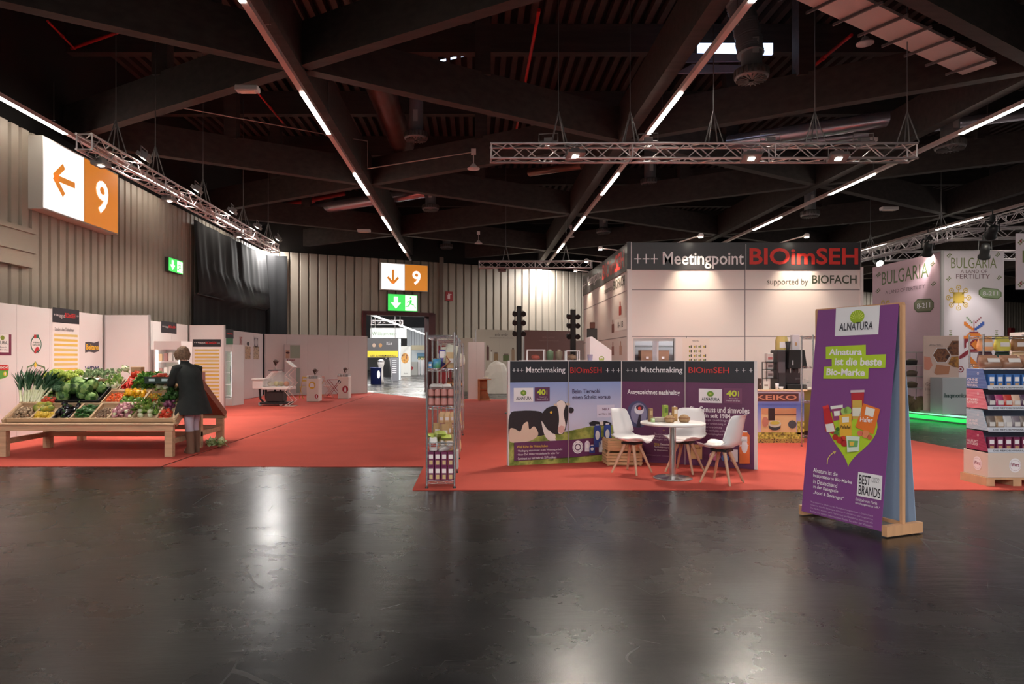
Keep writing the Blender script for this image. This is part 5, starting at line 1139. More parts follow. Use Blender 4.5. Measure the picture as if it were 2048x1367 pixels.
def bag(name, cat, w, d, h, m, ml=None, seed=1):
    o = thing(name, name, cat, (0, 0, 0)); g = random.Random(seed); rg = []
    for z, a, b in ((0, .8, .8), (.06, 1, 1), (.45, 1.02, 1.05), (.75, .95, .6), (.92, .9, .15), (1, .92, .05)):
        rg.append([(w/2*a*(abs(math.cos(t))**.6)*(1 if math.cos(t) > 0 else -1)*(1+g.uniform(-.04, .04)), d/2*b*(abs(math.sin(t))**.6)*(1 if math.sin(t) > 0 else -1)*(1+g.uniform(-.05, .05)), z*h) for t in [2*PI*i/16+.01 for i in range(16)]])
    MB().loft(rg).build('pouch', m, o)
    if ml: MB().box(-w*.3, w*.3, -d/2*1.12, -d/2*1.09, h*.3, h*.6).build('label', ml, o)
    return o
def place(o, first, loc, rz, label, group=None, rot=None, scale=1):
    if first:
        o.location = loc; o.rotation_euler = rot or (0, 0, rz); o.scale = (scale,)*3; o['label'] = label
        if group: o['group'] = group
        return o
    return dup(o, loc, rz, label, group, scale, rot)
PKJ = M('pink_spread', (176, 110, 104), .3); WLB = C(226, 216, 214); DLID = C(96, 78, 74); PLP = M('plum_pack', (104, 34, 74), .4); OAT = C(196, 168, 120)
j = jar(PKJ, C(190, 130, 124), DLID); k = 0
for row in range(4):
    for c in range(4):
        for l in range(2): place(j, k == 0, (-.515+c*.078, 8.06+row*.085, .972+l*.108), 0, 'small jar with pink contents on the third shelf of the near wire shelf', 'stacked pink jars'); k += 1
ct = carton('oat_carton', 'carton', .066, .066, .165, PLP, WLB, None, OAT); k = 0
for row in range(3):
    for c in range(4):
        for l in range(2): place(ct, k == 0, (-.512+c*.077, 8.065+row*.085, .096+l*.168), 0, 'purple oat carton stacked on the lowest shelf of the near wire shelf', 'purple cartons'); k += 1
GRB = M('lime_pouch', (186, 200, 96), .4); BRB = C(168, 130, 84); TANB = M('kraft_pouch', (200, 168, 128), .6); WB = M('white_pouch', (216, 210, 208), .4); BLB = C(86, 140, 190); CLR = M('clear_pouch', (206, 204, 190), .25)
b1 = bag('pouch', 'pouch', .13, .08, .2, GRB, BRB, 3)
place(b1, True, (-.43, 8.22, .62), 0, 'lime green pouch lying at the front of the fourth shelf, upper', None, (1.45, 0, .25))
place(b1, False, (-.34, 8.24, .58), 0, 'lime green pouch lying at the front of the fourth shelf, lower right', None, (1.5, 0, .05)); place(b1, False, (-.45, 8.3, .56), 0, 'lime green pouch lying at the left on the fourth shelf', None, (1.3, .3, -.6))
b2 = bag('pouch', 'pouch', .1, .07, .19, BRB, WLB, 4); place(b2, True, (-.36, 8.35, .54), 0, 'upright brown pouch on the fourth shelf'); place(b2, False, (-.47, 8.5, .54), .3, 'brown pouch at the back left of the fourth shelf'); place(b2, False, (-.33, 8.6, .54), .2, 'brown pouch at the back right of the fourth shelf')
b3 = bag('pouch', 'pouch', .1, .07, .16, WB, C(176, 70, 60), 5)
for i, (x, y, z, lb, rt) in enumerate(((-.49, 8.12, .435, 'white pouch resting on the purple cartons at the left', (0, 0, .1)), (-.4, 8.16, .435, 'white pouch resting on the purple cartons in the middle', (1.2, .2, .7)), (-.49, 8.12, 1.19, 'white net pouch lying on the pink jars at the left', (1.5, 0, .2)), (-.4, 8.14, 1.19, 'white net pouch lying on the pink jars in the middle', (1.5, 0, -.2)), (-.33, 8.13, 1.19, 'white net pouch lying on the pink jars at the right', (1.5, 0, .1)))): place(b3, i == 0, (x, y, z), 0, lb, None, rt)
b4 = bag('pouch', 'pouch', .11, .08, .19, TANB, WLB, 6)
for i, (x, y, z, lb) in enumerate(((-.37, 8.2, .435, 'kraft pouch on the purple cartons, left of the pair'), (-.3, 8.15, .435, 'kraft pouch on the purple cartons, right of the pair'), (-.33, 8.6, .97, 'kraft pouch at the rear of the third shelf'), (-.29, 8.15, 1.415, 'kraft pouch at the right front of the top grocery shelf'), (-.3, 8.8, .97, 'kraft pouch at the very back of the third shelf'))): place(b4, i == 0, (x, y, z), .1*i, lb)
tn = thing('tin_can', 'blue and green printed tin on the top grocery shelf', 'tin', (-.45, 8.12, 1.416)); MB().lathe([(.001, 0), (.052, .001), (.052, .11), (.001, .111)], n=20).build('can', vary('tin_print', [(66, 130, 190), (110, 176, 120)], .3, 9), tn); MB().lathe([(.054, .108), (.054, .114), (.045, .114)], n=20).build('rim', CHR_, tn)
for x, y, lb in ((-.525, 8.09, 'small blue box left of the printed tin'),): 
    t = thing('small_carton', lb, 'box', (x, y, 1.416)); MB().bev(-.022, .022, -.03, .03, 0, .075, .003).build('carton', BLB, t); MB().box(-.015, .015, -.0315, -.0305, .02, .05).build('label', WLB, t)
t = thing('pouch', 'blue white drink pouch standing behind the printed tin', 'pouch', (-.39, 8.3, 1.416)); MB().bev(-.04, .04, -.03, .03, 0, .22, .01).build('pouch', C(90, 80, 160), t); MB().box(-.03, .03, -.032, -.0305, .12, .2).build('label', C(236, 224, 226), t)
t = thing('tray', 'tilted brown tray holding clear bags on the top grocery shelf', 'tray', (-.36, 8.16, 1.43), rot=(0, -.65, 0)); MB().bev(-.075, .1, -.1, .1, 0, .012, .003).build('base', C(150, 84, 60), t); MB().bev(.09, .1, -.1, .1, .012, .09, .003).build('side', C(150, 84, 60), t)
b5 = bag('clear_bag', 'bag', .15, .1, .24, CLR, WLB, 7); place(b5, True, (-.32, 8.3, 1.46), 0, 'large clear bag leaning on the top grocery shelf', None, (0, .25, .1)); place(b5, False, (-.33, 8.62, 1.44), 0, 'clear bag farther back on the top grocery shelf', None, (0, -.1, .2))
btl = thing('jar', 'jar', 'jar', (0, 0, 0)); MB().lathe([(.001, 0), (.03, .003), (.03, .1), (.014, .13), (.014, .16)], n=14).build('glass', M('amber_sauce', (90, 52, 30), .2), btl); MB().lathe([(.0305, .025), (.0305, .08)], n=14).build('label', C(230, 150, 70), btl); MB().lathe([(.016, .155), (.016, .175), (.001, .175)], n=12).build('cap', BLK, btl); k = 0
for y0 in (10.42, 13.7):
    for lv in (.966, .535, 1.41, .09):
        for c in range(4):
            for r in range(3):
                if lv in (.966,): place(btl, k == 0, (-.52+c*.08, y0+r*.1, lv+.004), 0, 'dark bottle with orange label on the %s wire shelf' % ('middle' if y0 < 12 else 'farthest'), 'sauce bottles on the %s wire shelf' % ('middle' if y0 < 12 else 'farthest')); k += 1
                elif r < 2: dup(b4 if lv < 1 else b5, (-.51+c*.085, y0+.1+r*.3, lv+.004), .1*c, 'pouch on the %s level of the %s wire shelf' % ({.535: 'second', 1.41: 'top', .09: 'lowest'}[lv], 'middle' if y0 < 12 else 'farthest'), 'pouches on the %s level of the %s wire shelf' % ({.535: 'second', 1.41: 'top', .09: 'lowest'}[lv], 'middle' if y0 < 12 else 'farthest'), .8)
t = thing('paper_sheet', 'white leaflet box hanging at the right side of the near wire shelf', 'box', (-.205, 8.3, .2)); MB().bev(-.02, .01, -.1, .1, 0, .22, .004).build('box', WB, t)
# ================================================================ bistro table and chairs
tx, ty = 2.52, 8.68
t = thing('bistro_table', 'round white bistro table on a steel column', 'table', (tx, ty, .008)); ZT = .722
MB().lathe([(.001, .69), (.385, .69), (.4, .698), (.4, .716), (.395, ZT), (.001, ZT)], (tx, ty, 0), 48).build('tabletop', M('white_tabletop', (236, 230, 228), .3), t, True)
STL = M('brushed_steel', (196, 192, 192), .25, metal=.9)
MB().lathe([(.04, .03), (.04, .69)], (tx, ty, 0), 24).build('column', STL, t, True); MB().lathe([(.001, .009), (.245, .009), (.245, .018), (.22, .026), (.06, .034), (.04, .04)], (tx, ty, 0), 40).build('foot_plate', STL, t, True)
def chair(label):
    t = thing('shell_chair', label, 'chair', (0, 0, .008)); SH = M('white_shell', (232, 228, 230), .35); WL = M('beech_leg', (190, 150, 124), .5, noise=.1, nscale=5, stretch=(4, 4, .6))
    # profile in (y = front +, z): front lip, seat, back, top
    prof = [(.25, .43), (.235, .452), (.19, .45), (.1, .435), (0, .428), (-.1, .44), (-.155, .475), (-.185, .54), (-.205, .62), (-.228, .71), (-.25, .79), (-.268, .83), (-.29, .842)]
    wd_ = [.13, .19, .22, .235, .24, .24, .24, .238, .232, .215, .19, .17, .13]; top = []
    for (y, z), w in zip(prof, wd_):
        row = []
        for i in range(13):
            s = -1+2*i/12; up = .06*abs(s)**2.6
            if z < .5: row.append((w*s, y, z+up*.8))
            else: row.append((w*s, y+up*1.1, z+(.0)))
        top.append(row)
    mb = MB(); mb.loft(top, False, False); off = []
    for r, (y, z) in zip(top, prof): off.append([(p[0]*.985, p[1]-(.014 if z >= .475 else 0), p[2]-(.014 if z < .6 else 0)) for p in r])
    mb.loft(off, False, False)
    rim = [top[0][i] for i in range(13)]+[top[k][12] for k in range(1, 13)]+[top[12][i] for i in range(11, -1, -1)]+[top[k][0] for k in range(11, 0, -1)]
    rim2 = [off[0][i] for i in range(13)]+[off[k][12] for k in range(1, 13)]+[off[12][i] for i in range(11, -1, -1)]+[off[k][0] for k in range(11, 0, -1)]
    mb.loft([rim, rim2], True, False); mb.build('seat_shell', SH, t)
    cm = MB(); cm.lathe([(.001, .472), (.12, .472), (.185, .462), (.2, .448), (.19, .44)], (0, .04, 0), 26, sx=1, sy=.95); cm.build('seat_pad', M('white_leatherette', (238, 234, 232), .45), t)
    MB().box(-.1, .1, -.1, .1, .385, .415).build('mount', BLK, t)
    for sx in (-1, 1):
        for sy in (-1, 1):
            MB().tube([(sx*.055, sy*.055, .41), (sx*.19, sy*.19, 0)], [.024, .0135], 10).build('leg', WL, t)
            MB().tube([(sx*.05, sy*.05, .4), (sx*.095, sy*.095, .3)], [.006, .006], 6).build('brace', BLK, t)
    return t
ch = chair('white shell chair on the left of the bistro table in front of the wooden crate'); ch.location = (2.1, 9.11, .008); ch.rotation_euler = (0, 0, math.radians(-135+0))
dup(ch, (2.83, 9.19, .008), math.radians(135+5), 'white shell chair behind the bistro table on its right')
dup(ch, (3.04, 8.39, .008), math.radians(45), 'white shell chair at the front right of the bistro table')
# products on the table
def onT(x, y): return (tx+x, ty+y, ZT+.001)
for lab, x, y, w, h, c1, c2 in (('brown carton pack at the left of the bistro table', -.27, .05, .05, .17, (150, 116, 84), (190, 160, 120)), ('tall lime green carton in the middle of the bistro table', -.04, .2, .06, .2, (150, 170, 70), (90, 120, 40)), ('tan carton with white cap on the bistro table, right of the green one', .07, .15, .055, .18, (190, 150, 96), (236, 226, 210)), ('small pale green pack in front of the brown carton', -.26, -.03, .04, .05, (170, 200, 140), (220, 230, 200)), ('narrow white pack beside the green carton', .0, .1, .02, .11, (214, 206, 196), (190, 180, 170))):
    o = carton('food_carton', 'carton', w, w, h, C(*c1), C(*c2), WH if 'cap' in lab else None); o.location = onT(x, y); o['label'] = lab; o.rotation_euler = (0, 0, .2)
WBK = M('wicker', (186, 150, 110), .8, noise=.25, nscale=50, bump=.8, bscale=120)
for lab, x, y, r in (('round bread loaf at the front middle of the bistro table', -.06, -.08, .065), ('round bread loaf at the right of the bistro table', .14, -.02, .072)):
    t = thing('bread_loaf', lab, 'bread', onT(x, y)); MB().lathe([(.001, 0), (r*.7, .001), (r, .035), (r*.96, .06), (r*.5, .092), (.001, .098)], n=20).build('crumb', WBK, t); MB().lathe([(r*1.01, .05), (r*1.01, .06)], n=20).build('paper_band', C(150, 100, 70), t)
t = thing('bread_loaf', 'sliced bread in clear film lying between the cartons on the bistro table', 'bread', onT(-.16, .02)); mb = MB()
for i in range(7): mb.bev(-.07+i*.02, -.055+i*.02, -.05, .05, .002+.002*(i % 2), .055, .004)
mb.build('slices', C(176, 146, 116), t); MB().bev(-.085, .085, -.055, .055, 0, .062, .012).build('film', M('film', (230, 226, 220), .15, alpha=.35), t)
# wooden crates between table and wall
def slat_crate(label, c, w, d, h, rz, z0=.01):
    t = thing('wooden_crate', label, 'crate', (c[0], c[1], z0), rz); CW_ = M('crate_wood', (206, 168, 126), .7, noise=.12, nscale=5, stretch=(1, 1, 5))
    for s in (-1, 1):
        for u in (-1, 1): MB().box(s*(w/2-.02)-.015, s*(w/2-.02)+.015, u*(d/2-.02)-.015, u*(d/2-.02)+.015, 0, h).build('corner_post', CW_, t)
        for k in range(4): z = .02+k*(h-.05)/3.6; MB().box(-w/2, w/2, s*d/2-.006, s*d/2+.006, z, z+h*.17).build('slat', CW_, t); MB().box(s*w/2-.006, s*w/2+.006, -d/2+.007, d/2-.007, z, z+h*.17).build('slat', CW_, t)
    MB().box(-w/2+.01, w/2-.01, -d/2+.01, d/2-.01, .005, .015).build('bottom', CW_, t)
    return t
slat_crate('lower wooden slat crate lying in the corner of the matchmaking walls', (2.13, 9.86), .5, .34, .2, .0); slat_crate('upper wooden slat crate stacked in the corner of the matchmaking walls', (2.13, 9.86), .49, .33, .17, .04, .212)
# ================================================================ A-frame banner
PL = Vector((3.38, 6.72, 0)); PR = Vector((3.70, 5.90, 0)); wv = (PR-PL).normalized(); fv = Vector((-.93, -.364, 0))  # fv: towards viewer side
BWD = (PR-PL).length
t = thing('a_frame_banner', 'tall purple two-sided banner hung over a wooden frame at the right front', 'banner', tuple((PL+PR)/2)); WP = M('pale_oak', (196, 150, 112), .5, noise=.1, nscale=4, stretch=(5, 5, .5)); ZF = 2.0
for q in (PL, PR):
    MB().obox((q.x, q.y, ZF/2+.03), wv*.012, fv*.02, Vector((0, 0, ZF/2-.03))).build('upright', WP, t, True)
    mb = MB(); mb.obox((q.x, q.y, .055), wv*.025, fv*.22, Vector((0, 0, .045))); mb.build('foot', WP, t, True)
MB().obox((PL+PR)/2+Vector((0, 0, ZF)), wv*(BWD/2+.012), fv*.014, Vector((0, 0, .012))).build('top_bar', WP, t, True)
MB().obox((PL+PR)/2+Vector((0, 0, .1)), wv*(BWD/2-.02), fv*.01, Vector((0, 0, .015))).build('lower_bar', WP, t, True)
PURB = M('purple_banner_fabric', (124, 66, 132), .5); BLUB = M('blue_grey_banner_back', (150, 172, 200), .7)
inn = .02; e0 = PL+wv*(-.0+inn); e1 = PR-wv*inn
FT0 = e0+fv*.02+Vector((0, 0, ZF+.0)); FT1 = e1+fv*.02+Vector((0, 0, ZF)); FB0 = e0+fv*.235+Vector((0, 0, .05)); FB1 = e1+fv*.235+Vector((0, 0, .05))
mb = MB(); mb.prism([FT0, FT1, FB1, FB0], fv*-.004); mb.build('front_sheet', PURB, t, True)
BT0 = e0-fv*.02+Vector((0, 0, ZF)); BT1 = e1-fv*.02+Vector((0, 0, ZF)); BB0 = e0-fv*.2+Vector((0, 0, .06)); BB1 = e1-fv*.2+Vector((0, 0, .06))
mb = MB(); mb.prism([BT0, BT1, BB1, BB0], fv*.004); mb.build('rear_sheet', BLUB, t, True)
UU = (FT0-FB0).normalized(); pb = Pane(tuple(FB0), tuple(wv), tuple(UU)); pb.off = .0022
LM = C(176, 206, 50); LMD = C(150, 180, 40)
mb = MB(); pb.ppoly(mb, [(1672.5, 615.5), (1760.5, 610), (1757, 668), (1670, 672)], C(226, 226, 232), 1); u, v = pb.hit(1715, 633); pb.disc(mb, u, v, .075, .062, LMD, 2)
for k in range(9):
    a = .25+k*.33; pb.poly(mb, [(u+.012*math.cos(a), v-.03+.012*math.sin(a)), (u+.07*math.cos(a-.045), v-.02+.075*math.sin(a-.045)), (u+.07*math.cos(a+.045), v-.02+.075*math.sin(a+.045))], C(222, 232, 120), 3)
pb.ptext(mb, 'ALNATURA', 1680, 644, 1747, 660, C(40, 44, 56), .01, 3); mb.build('logo', None, t, True)
mb = MB(); pb.ppoly(mb, [(1652, 693), (1732, 689), (1732, 714), (1652, 718)], LM, 1); pb.ppoly(mb, [(1664, 712), (1772.5, 708), (1771, 735), (1664, 738)], LM, 1.2); pb.ppoly(mb, [(1648, 733), (1738, 730), (1737, 757), (1647, 757)], LM, 1.4); mb.build('slogan_box', None, t, True)
mb = MB(); pb.ptext(mb, 'Alnatura', 1659, 697, 1725, 710, WH, .03, 3); pb.ptext(mb, 'ist die beste', 1671, 715, 1765, 731, WH, .03, 3); pb.ptext(mb, 'Bio-Marke', 1654, 737, 1731, 751, WH, .03, 3)
for i, s in enumerate(('Alnatura ist die', 'bestplatzierte Bio-Marke', 'in Deutschland', 'in der Kategorie', '„Food & Beverages“')):
    ua, va = pb.hit(1628, 935+i*11.2); ub = pb.hit(1628+(49, 78, 48, 50, 62)[i], 940+i*11.2)[0]; pb.text(mb, s, ua, pb.hit(1628, 943.5+i*11.2)[1], ub, va, WH, .008, 3)
u_ = pb.hit(1712, 1000)[0]
for i, (s, x_) in enumerate((('Ermittelt vom Markt-', 1757), ('forschungsinstitut GfK.*', 1762))): pb.text(mb, s, u_, pb.hit(1712, 1000+i*8)[1], pb.hit(x_, 1003)[0], pb.hit(1712, 994+i*8)[1], WH, 0, 3)
for i in range(4): pb.ptext(mb, ('*Repräsentative Erhebung des Marktforschungsinstituts in Deutschland', 'Kategorie: Food & Beverages, erhoben in den Jahren und ausgewiesen', 'Die Marken wurden nach Marktanteil und Beliebtheit bewertet, alle', 'Rechte und weitere Informationen finden Sie unter der Webseite')[i], 1620, 1015+i*6.5, 1748, 1019+i*6.5, C(190, 170, 196), 0, 3)
mb.build('lettering', None, t, True)
# heart with groceries
mb = MB(); u0, v0 = pb.hit(1702, 865); hs = []
for i in range(40):
    a = 2*PI*i/40; x = 16*math.sin(a)**3; y = 13*math.cos(a)-5*math.cos(2*a)-2*math.cos(3*a)-math.cos(4*a); hs.append((u0+x*.0162, v0+y*.0185))
pb.poly(mb, hs, LM, 1); mb.build('heart', None, t, True)
mb = MB()
def bp(pts, c, k=2): pb.ppoly(mb, pts, C(*c) if isinstance(c, tuple) else c, k)
bp([(1703, 783), (1729, 783), (1726, 838), (1704, 838)], (180, 44, 56), 2); bp([(1702, 780), (1730, 779), (1730, 784), (1702, 785)], (210, 190, 196), 3); bp([(1706, 800), (1725, 800), (1725, 838), (1706, 838)], (206, 170, 80), 3); bp([(1706, 815), (1724, 815), (1723, 832), (1706, 832)], (226, 222, 206), 4)
bp([(1647, 815), (1658, 811), (1672, 858), (1668, 868), (1652, 862)], (190, 40, 48), 3); bp([(1652, 848), (1668, 846), (1671, 862), (1655, 864)], (230, 224, 220), 4); bp([(1646, 813), (1658, 809), (1660, 815), (1648, 818)], (220, 60, 60), 4)
bp([(1663, 814), (1686, 811), (1684, 838), (1668, 842)], (150, 60, 110), 3); bp([(1662, 812), (1687, 809), (1687, 815), (1663, 818)], (236, 236, 230), 4); bp([(1669, 822), (1681, 821), (1681, 831), (1670, 832)], (236, 236, 230), 4)
bp([(1680, 830), (1705, 827), (1705, 871), (1682, 872)], (232, 178, 60), 5); bp([(1686, 834), (1700, 833), (1700, 844), (1687, 845)], (232, 226, 214), 6); pb.ptext(mb, 'Falafel', 1684, 850, 1703, 857, C(60, 50, 40), .01, 7)
bp([(1728, 806), (1762, 818), (1748, 868), (1712, 854)], (228, 118, 44), 4); bp([(1734, 813), (1752, 818), (1748, 834), (1731, 829)], (232, 228, 220), 5); pb.ptext(mb, 'Hafer', 1722, 834, 1748, 844, WH, .02, 6)
for x, y, r, c in ((1722, 866, 6, (214, 110, 90)), (1733, 868, 8, (226, 140, 96)), (1741, 874, 5, (206, 96, 70)), (1674, 866, 5, (90, 130, 60)), (1677, 858, 4, (60, 110, 40)), (1672, 874, 6, (186, 44, 40)), (1681, 880, 7, (196, 50, 44)), (1690, 886, 7, (180, 40, 40)), (1688, 876, 5, (206, 60, 50)), (1697, 821, 8, (150, 190, 90)), (1690, 822, 7, (170, 200, 110))): pb.pdisc(mb, x, y, r, r, C(*c), 4.5, 14)
bp([(1695, 871), (1722, 873), (1720, 902), (1697, 904)], (214, 228, 214), 7); bp([(1698, 880), (1719, 881), (1718, 893), (1700, 894)], (110, 170, 100), 8); bp([(1702, 883), (1712, 883), (1710, 891), (1703, 891)], (230, 190, 80), 9)
mb.build('product_picture', None, t, True)
mb = MB(); pts = [(1655, 928), (1656, 918), (1660, 911), (1667, 905), (1672, 902)]
for a, b in zip(pts, pts[1:]):
    ua, ub = Vector(pb.hit(*a)), Vector(pb.hit(*b)); d = (ub-ua).normalized(); n_ = Vector((-d.y, d.x))*.004; pb.poly(mb, [tuple(ua-n_), tuple(ub-n_), tuple(ub+n_), tuple(ua+n_)], C(226, 206, 120), 2)
pb.ppoly(mb, [(1673.5, 901), (1666, 903), (1670, 908)], C(226, 206, 120), 2); mb.build('arrow', None, t, True)
mb = MB(); bp([(1717, 943), (1765.5, 951), (1763, 1000), (1714, 990)], (228, 226, 230), 2); pb.ptext(mb, 'BEST', 1719, 950, 1742, 969, C(40, 36, 48), .012, 3); pb.ptext(mb, '/2022', 1744, 955, 1760, 965, C(150, 150, 156), 0, 3); pb.ptext(mb, 'BRANDS', 1718, 973, 1762, 992, C(40, 36, 48), .012, 3); mb.build('award_badge', None, t, True)
# ================================================================ tiered cardboard display at the right edge
wx0, wx1, wy0, wy1 = 6.125, 6.95, 8.14, 8.5
CRM = M('cream_board', (214, 196, 184), .6); t = thing('cardboard_display', 'four-tier cardboard display with coloured striped sides on a pallet at the right edge', 'display stand', (6.5, 8.3, .008))
PAL = M('pallet_wood', (196, 158, 122), .8, noise=.12, nscale=5)
for x in (wx0-.02, wx0+.3, wx1-.1): MB().box(x, x+.1, wy0+.0, wy1+.08, .008, .085).build('pallet_block', PAL, t, True)
MB().box(wx0-.02, wx1, wy0, wy1+.08, .085, .107).build('pallet_deck', PAL, t, True)
MB().bev(wx0, wx1, wy0, wy1+.05, .108, .405, .004).build('base_carton', CRM, t, True)
pw = Pane((wx0, wy0, 0), (1, 0, 0)); pl = Pane((wx0, wy1, 0), (0, -1, 0)); pl.off = .003; MAR = C(132, 30, 70)
for p_, u in ((pw, .32), (pw, .68), (pl, .19)):
    mb = MB(); p_.disc(mb, u, .255, .072, .085, WH, 1); p_.ring(mb, u, .255, .062, .064, MAR, 2); p_.text(mb, 'Werz', u-.05, .24, u+.05, .285, MAR, .015, 2); mb.build('logo', None, t, True)
def stripes(name, c1, c2):
    m = M(name, c1, .55); nt = m.node_tree; b = nt.nodes['Principled BSDF']; tc = nt.nodes.new('ShaderNodeTexCoord'); wv_ = nt.nodes.new('ShaderNodeTexWave'); wv_.bands_direction = 'Z'; wv_.inputs['Scale'].default_value = 22
    r = nt.nodes.new('ShaderNodeValToRGB'); r.color_ramp.interpolation = 'CONSTANT'; r.color_ramp.elements[0].color = lin(c1)+(1,); r.color_ramp.elements[1].position = .55; r.color_ramp.elements[1].color = lin(c2)+(1,)
    nt.links.new(tc.outputs['Object'], wv_.inputs[0]); nt.links.new(wv_.outputs['Fac'], r.inputs[0]); nt.links.new(r.outputs[0], b.inputs['Base Color']); return m
TZs = [.407, .657, .914, 1.158]; cols = [('maroon', (140, 26, 72), (170, 70, 104), ('ALLES BIO', 'ALLES LECKER'), (120, 40, 80)), ('pale blue', (150, 184, 206), (190, 208, 222), ('OHNE', 'GLUTEN'), (150, 120, 100)), ('pink', (214, 96, 118), (232, 160, 172), ('DIE', 'BUNTGUTEN'), (150, 50, 90)), ('blue', (66, 96, 160), (110, 136, 190), ('OHNE', 'WUNDER', 'NORMAL'), (60, 110, 180))]
for i, z in enumerate(TZs):
    nm, c1, c2, tx_, pc = cols[i]; SM = stripes('stripes_'+nm.replace(' ', '_'), c1, c2); zt = z+.245
    MB().box(wx0, wx1, wy0, wy1, z, z+.01).build('tray_floor', WH, t, True); MB().box(wx0, wx1, wy0-.002, wy0+.006, z, z+.05).build('tray_lip', C(206, 210, 222), t, True)
    for x in (wx0, wx1-.006): MB().prism([(x, wy1, z), (x, wy0-.002, z), (x, wy0+.09, zt), (x, wy1, zt)], (.006, 0, 0)).build('tray_side', SM, t, True)
    MB().box(wx0+.006, wx1-.006, wy1-.006, wy1, z, zt-.01).build('tray_back', C(150, 166, 190), t, True)
    mb = MB(); pw.off = .006; pw.text(mb, 'DIE REFORMMANUFAKTUR SEIT 1966', .06, z+.014, .8, z+.034, C(70, 70, 80), 0, 1); mb.build('lip_lettering', None, t, True); pw.off = .003
    mb = MB()
    for k, s in enumerate(tx_): pl.text(mb, s, .02, z+.1-.035*k, .2, z+.128-.035*k, WH, .01, 1)
    pl.ring(mb, .2, z+.19, .012, .016, WH, 1, 12); mb.build('side_lettering', None, t, True)
    nm2 = ('lowest', 'second', 'third', 'top')[i]
    if i in (0, 3):
        bx_ = carton('food_carton', 'package', .075, .05, .17, C(*pc), WH, None, C(190, 150, 110))
        for k in range(8): place(bx_, k == 0, (wx0+.065+k*.1, wy0+.05, z+.011), 0, 'upright food carton in the %s tray of the cardboard display' % nm2, 'cartons in the %s tray' % nm2)
    else:
        pcs = [(70, 40, 70), (176, 60, 110), (190, 60, 50), (206, 170, 150)] if i == 2 else [(110, 96, 90), (160, 130, 100), (190, 186, 190), (120, 110, 120)]
        for q in range(4):
            bg = bag('pouch', 'pouch', .11, .07, .17, M('pouch_%d_%d' % (i, q), pcs[q], .3), WB, 10+q)
            cw = (('dark', 'pink', 'red', 'beige') if i == 2 else ('brown', 'tan', 'grey', 'taupe'))[q]
            for k in range(2): place(bg, k == 0, (wx0+.07+(q+4*k)*.1, wy0+.06, z+.011), 0, '%s pouch in the %s tray of the cardboard display' % (cw, nm2), '%s pouches in the %s tray' % (cw, nm2))
bgm = bag('bread_bag', 'bread bag', .24, .14, .17, M('bread_bag_film', (150, 110, 90), .3), WB, 20)
for k in range(3): place(bgm, k == 0, (wx0+.14+k*.25, wy0+.14, 1.41), 0, ('left', 'middle', 'right')[k]+' bread bag lying on top of the cardboard display', None, (-.35, 0, 0))
MB().box(wx0+.01, wx1-.01, wy0+.06, wy1-.01, 1.398, 1.409).build('top_board', WH, t, True)
# wire shelf behind it with bags and the tall box at the frame edge
wire_shelf('chrome wire shelf with food bags behind the striped cardboard display', 9.2, 9.46, 6.86, 7.6, 1.86, (.2, .6, 1.0, 1.45, 1.83))
for k, (c, lb) in enumerate((((230, 170, 120), 'orange and cream food bag'), ((206, 196, 90), 'yellow food bag'), ((140, 96, 60), 'brown bread bag'), ((90, 60, 70), 'dark red pouch'), ((40, 60, 50), 'dark green printed pouch'), ((220, 190, 150), 'pale tan bag'))):
    o = bag('food_bag', 'food bag', .2, .1, .19 if k < 3 else .17, C(*c), WB, 30+k); place(o, True, (6.98+.23*(k % 3), 9.33, 1.455+(.18 if k < 3 else 0)), 0, lb+' on the wire shelf behind the striped display')
MB().box(6.88, 7.58, 9.22, 9.44, 1.627, 1.632).build('glass_tray', M('film', (230, 226, 220)), label='thin clear tray between the two rows of food bags on the right wire shelf', cat='tray')
t = thing('product_carton', 'tall white carton with orange picture at the far right frame edge', 'carton', (7.95, 9.6, 0.008)); MB().bev(7.68, 8.2, 9.5, 9.8, .008, 1.9, .005).build('carton', WB, t, True); MB().box(7.7, 8.2, 9.496, 9.499, 1.8, 1.89).box(7.7, 7.71, 9.496, 9.499, 1.0, 1.8).build('blue_edge', C(90, 100, 140), t, True); MB().box(7.72, 8.1, 9.495, 9.499, 1.35, 1.6).build('picture', vary('carton_picture', [(220, 110, 60), (236, 190, 130)], .4, 12), t, True)
# ================================================================ floral stand on the platform at right
fe0 = Vector((11.55, 15.3, 0)); fe1 = Vector((10.55, 21.9, 0)); PZ = .19
GRY = M('grey_platform', (120, 116, 116), .6)
t = thing('platform', 'low platform with green lit edge under the floral stand', 'platform', (14, 18, 0.001))
MB().prism([(fe0.x, fe0.y, .001), (19, 15.3, .001), (19, 22.5, .001), (fe1.x, fe1.y, .001)], (0, 0, PZ-.002)).build('deck', GRY, t, True)
GLED = M('green_led_strip', (50, 220, 100), .4, emit=.55); GLED2 = M('pale_green_led_strip', (150, 255, 190), .4, emit=.8)
n_ = Vector((-(fe1-fe0).y, (fe1-fe0).x, 0)).normalized(); n_ = n_ if n_.x < 0 else -n_; d_ = (fe1-fe0)
for z0, z1, m_ in ((.155, .19, GLED2), (.03, .12, GLED)): c = (fe0+fe1)/2+n_*.012; MB().obox((c.x, c.y, (z0+z1)/2), d_/2, n_*.01, Vector((0, 0, (z1-z0)/2))).build('led_strip', m_, t, True)
area('green_led_light', (fe0.x/2+fe1.x/2-.12, 18.6, .12), .05, 6, 3, (.25, 1, .4), (0, -PI/2+.4, 0))
FW = M('floral_stand_white', (226, 216, 224), .5); FP = M('floral_stand_pink_lit', (222, 186, 200), .55); OLV = C(96, 110, 66); GLD = C(214, 180, 80); CRI = C(140, 40, 56)  # pink light falling on the left wall is painted into its white
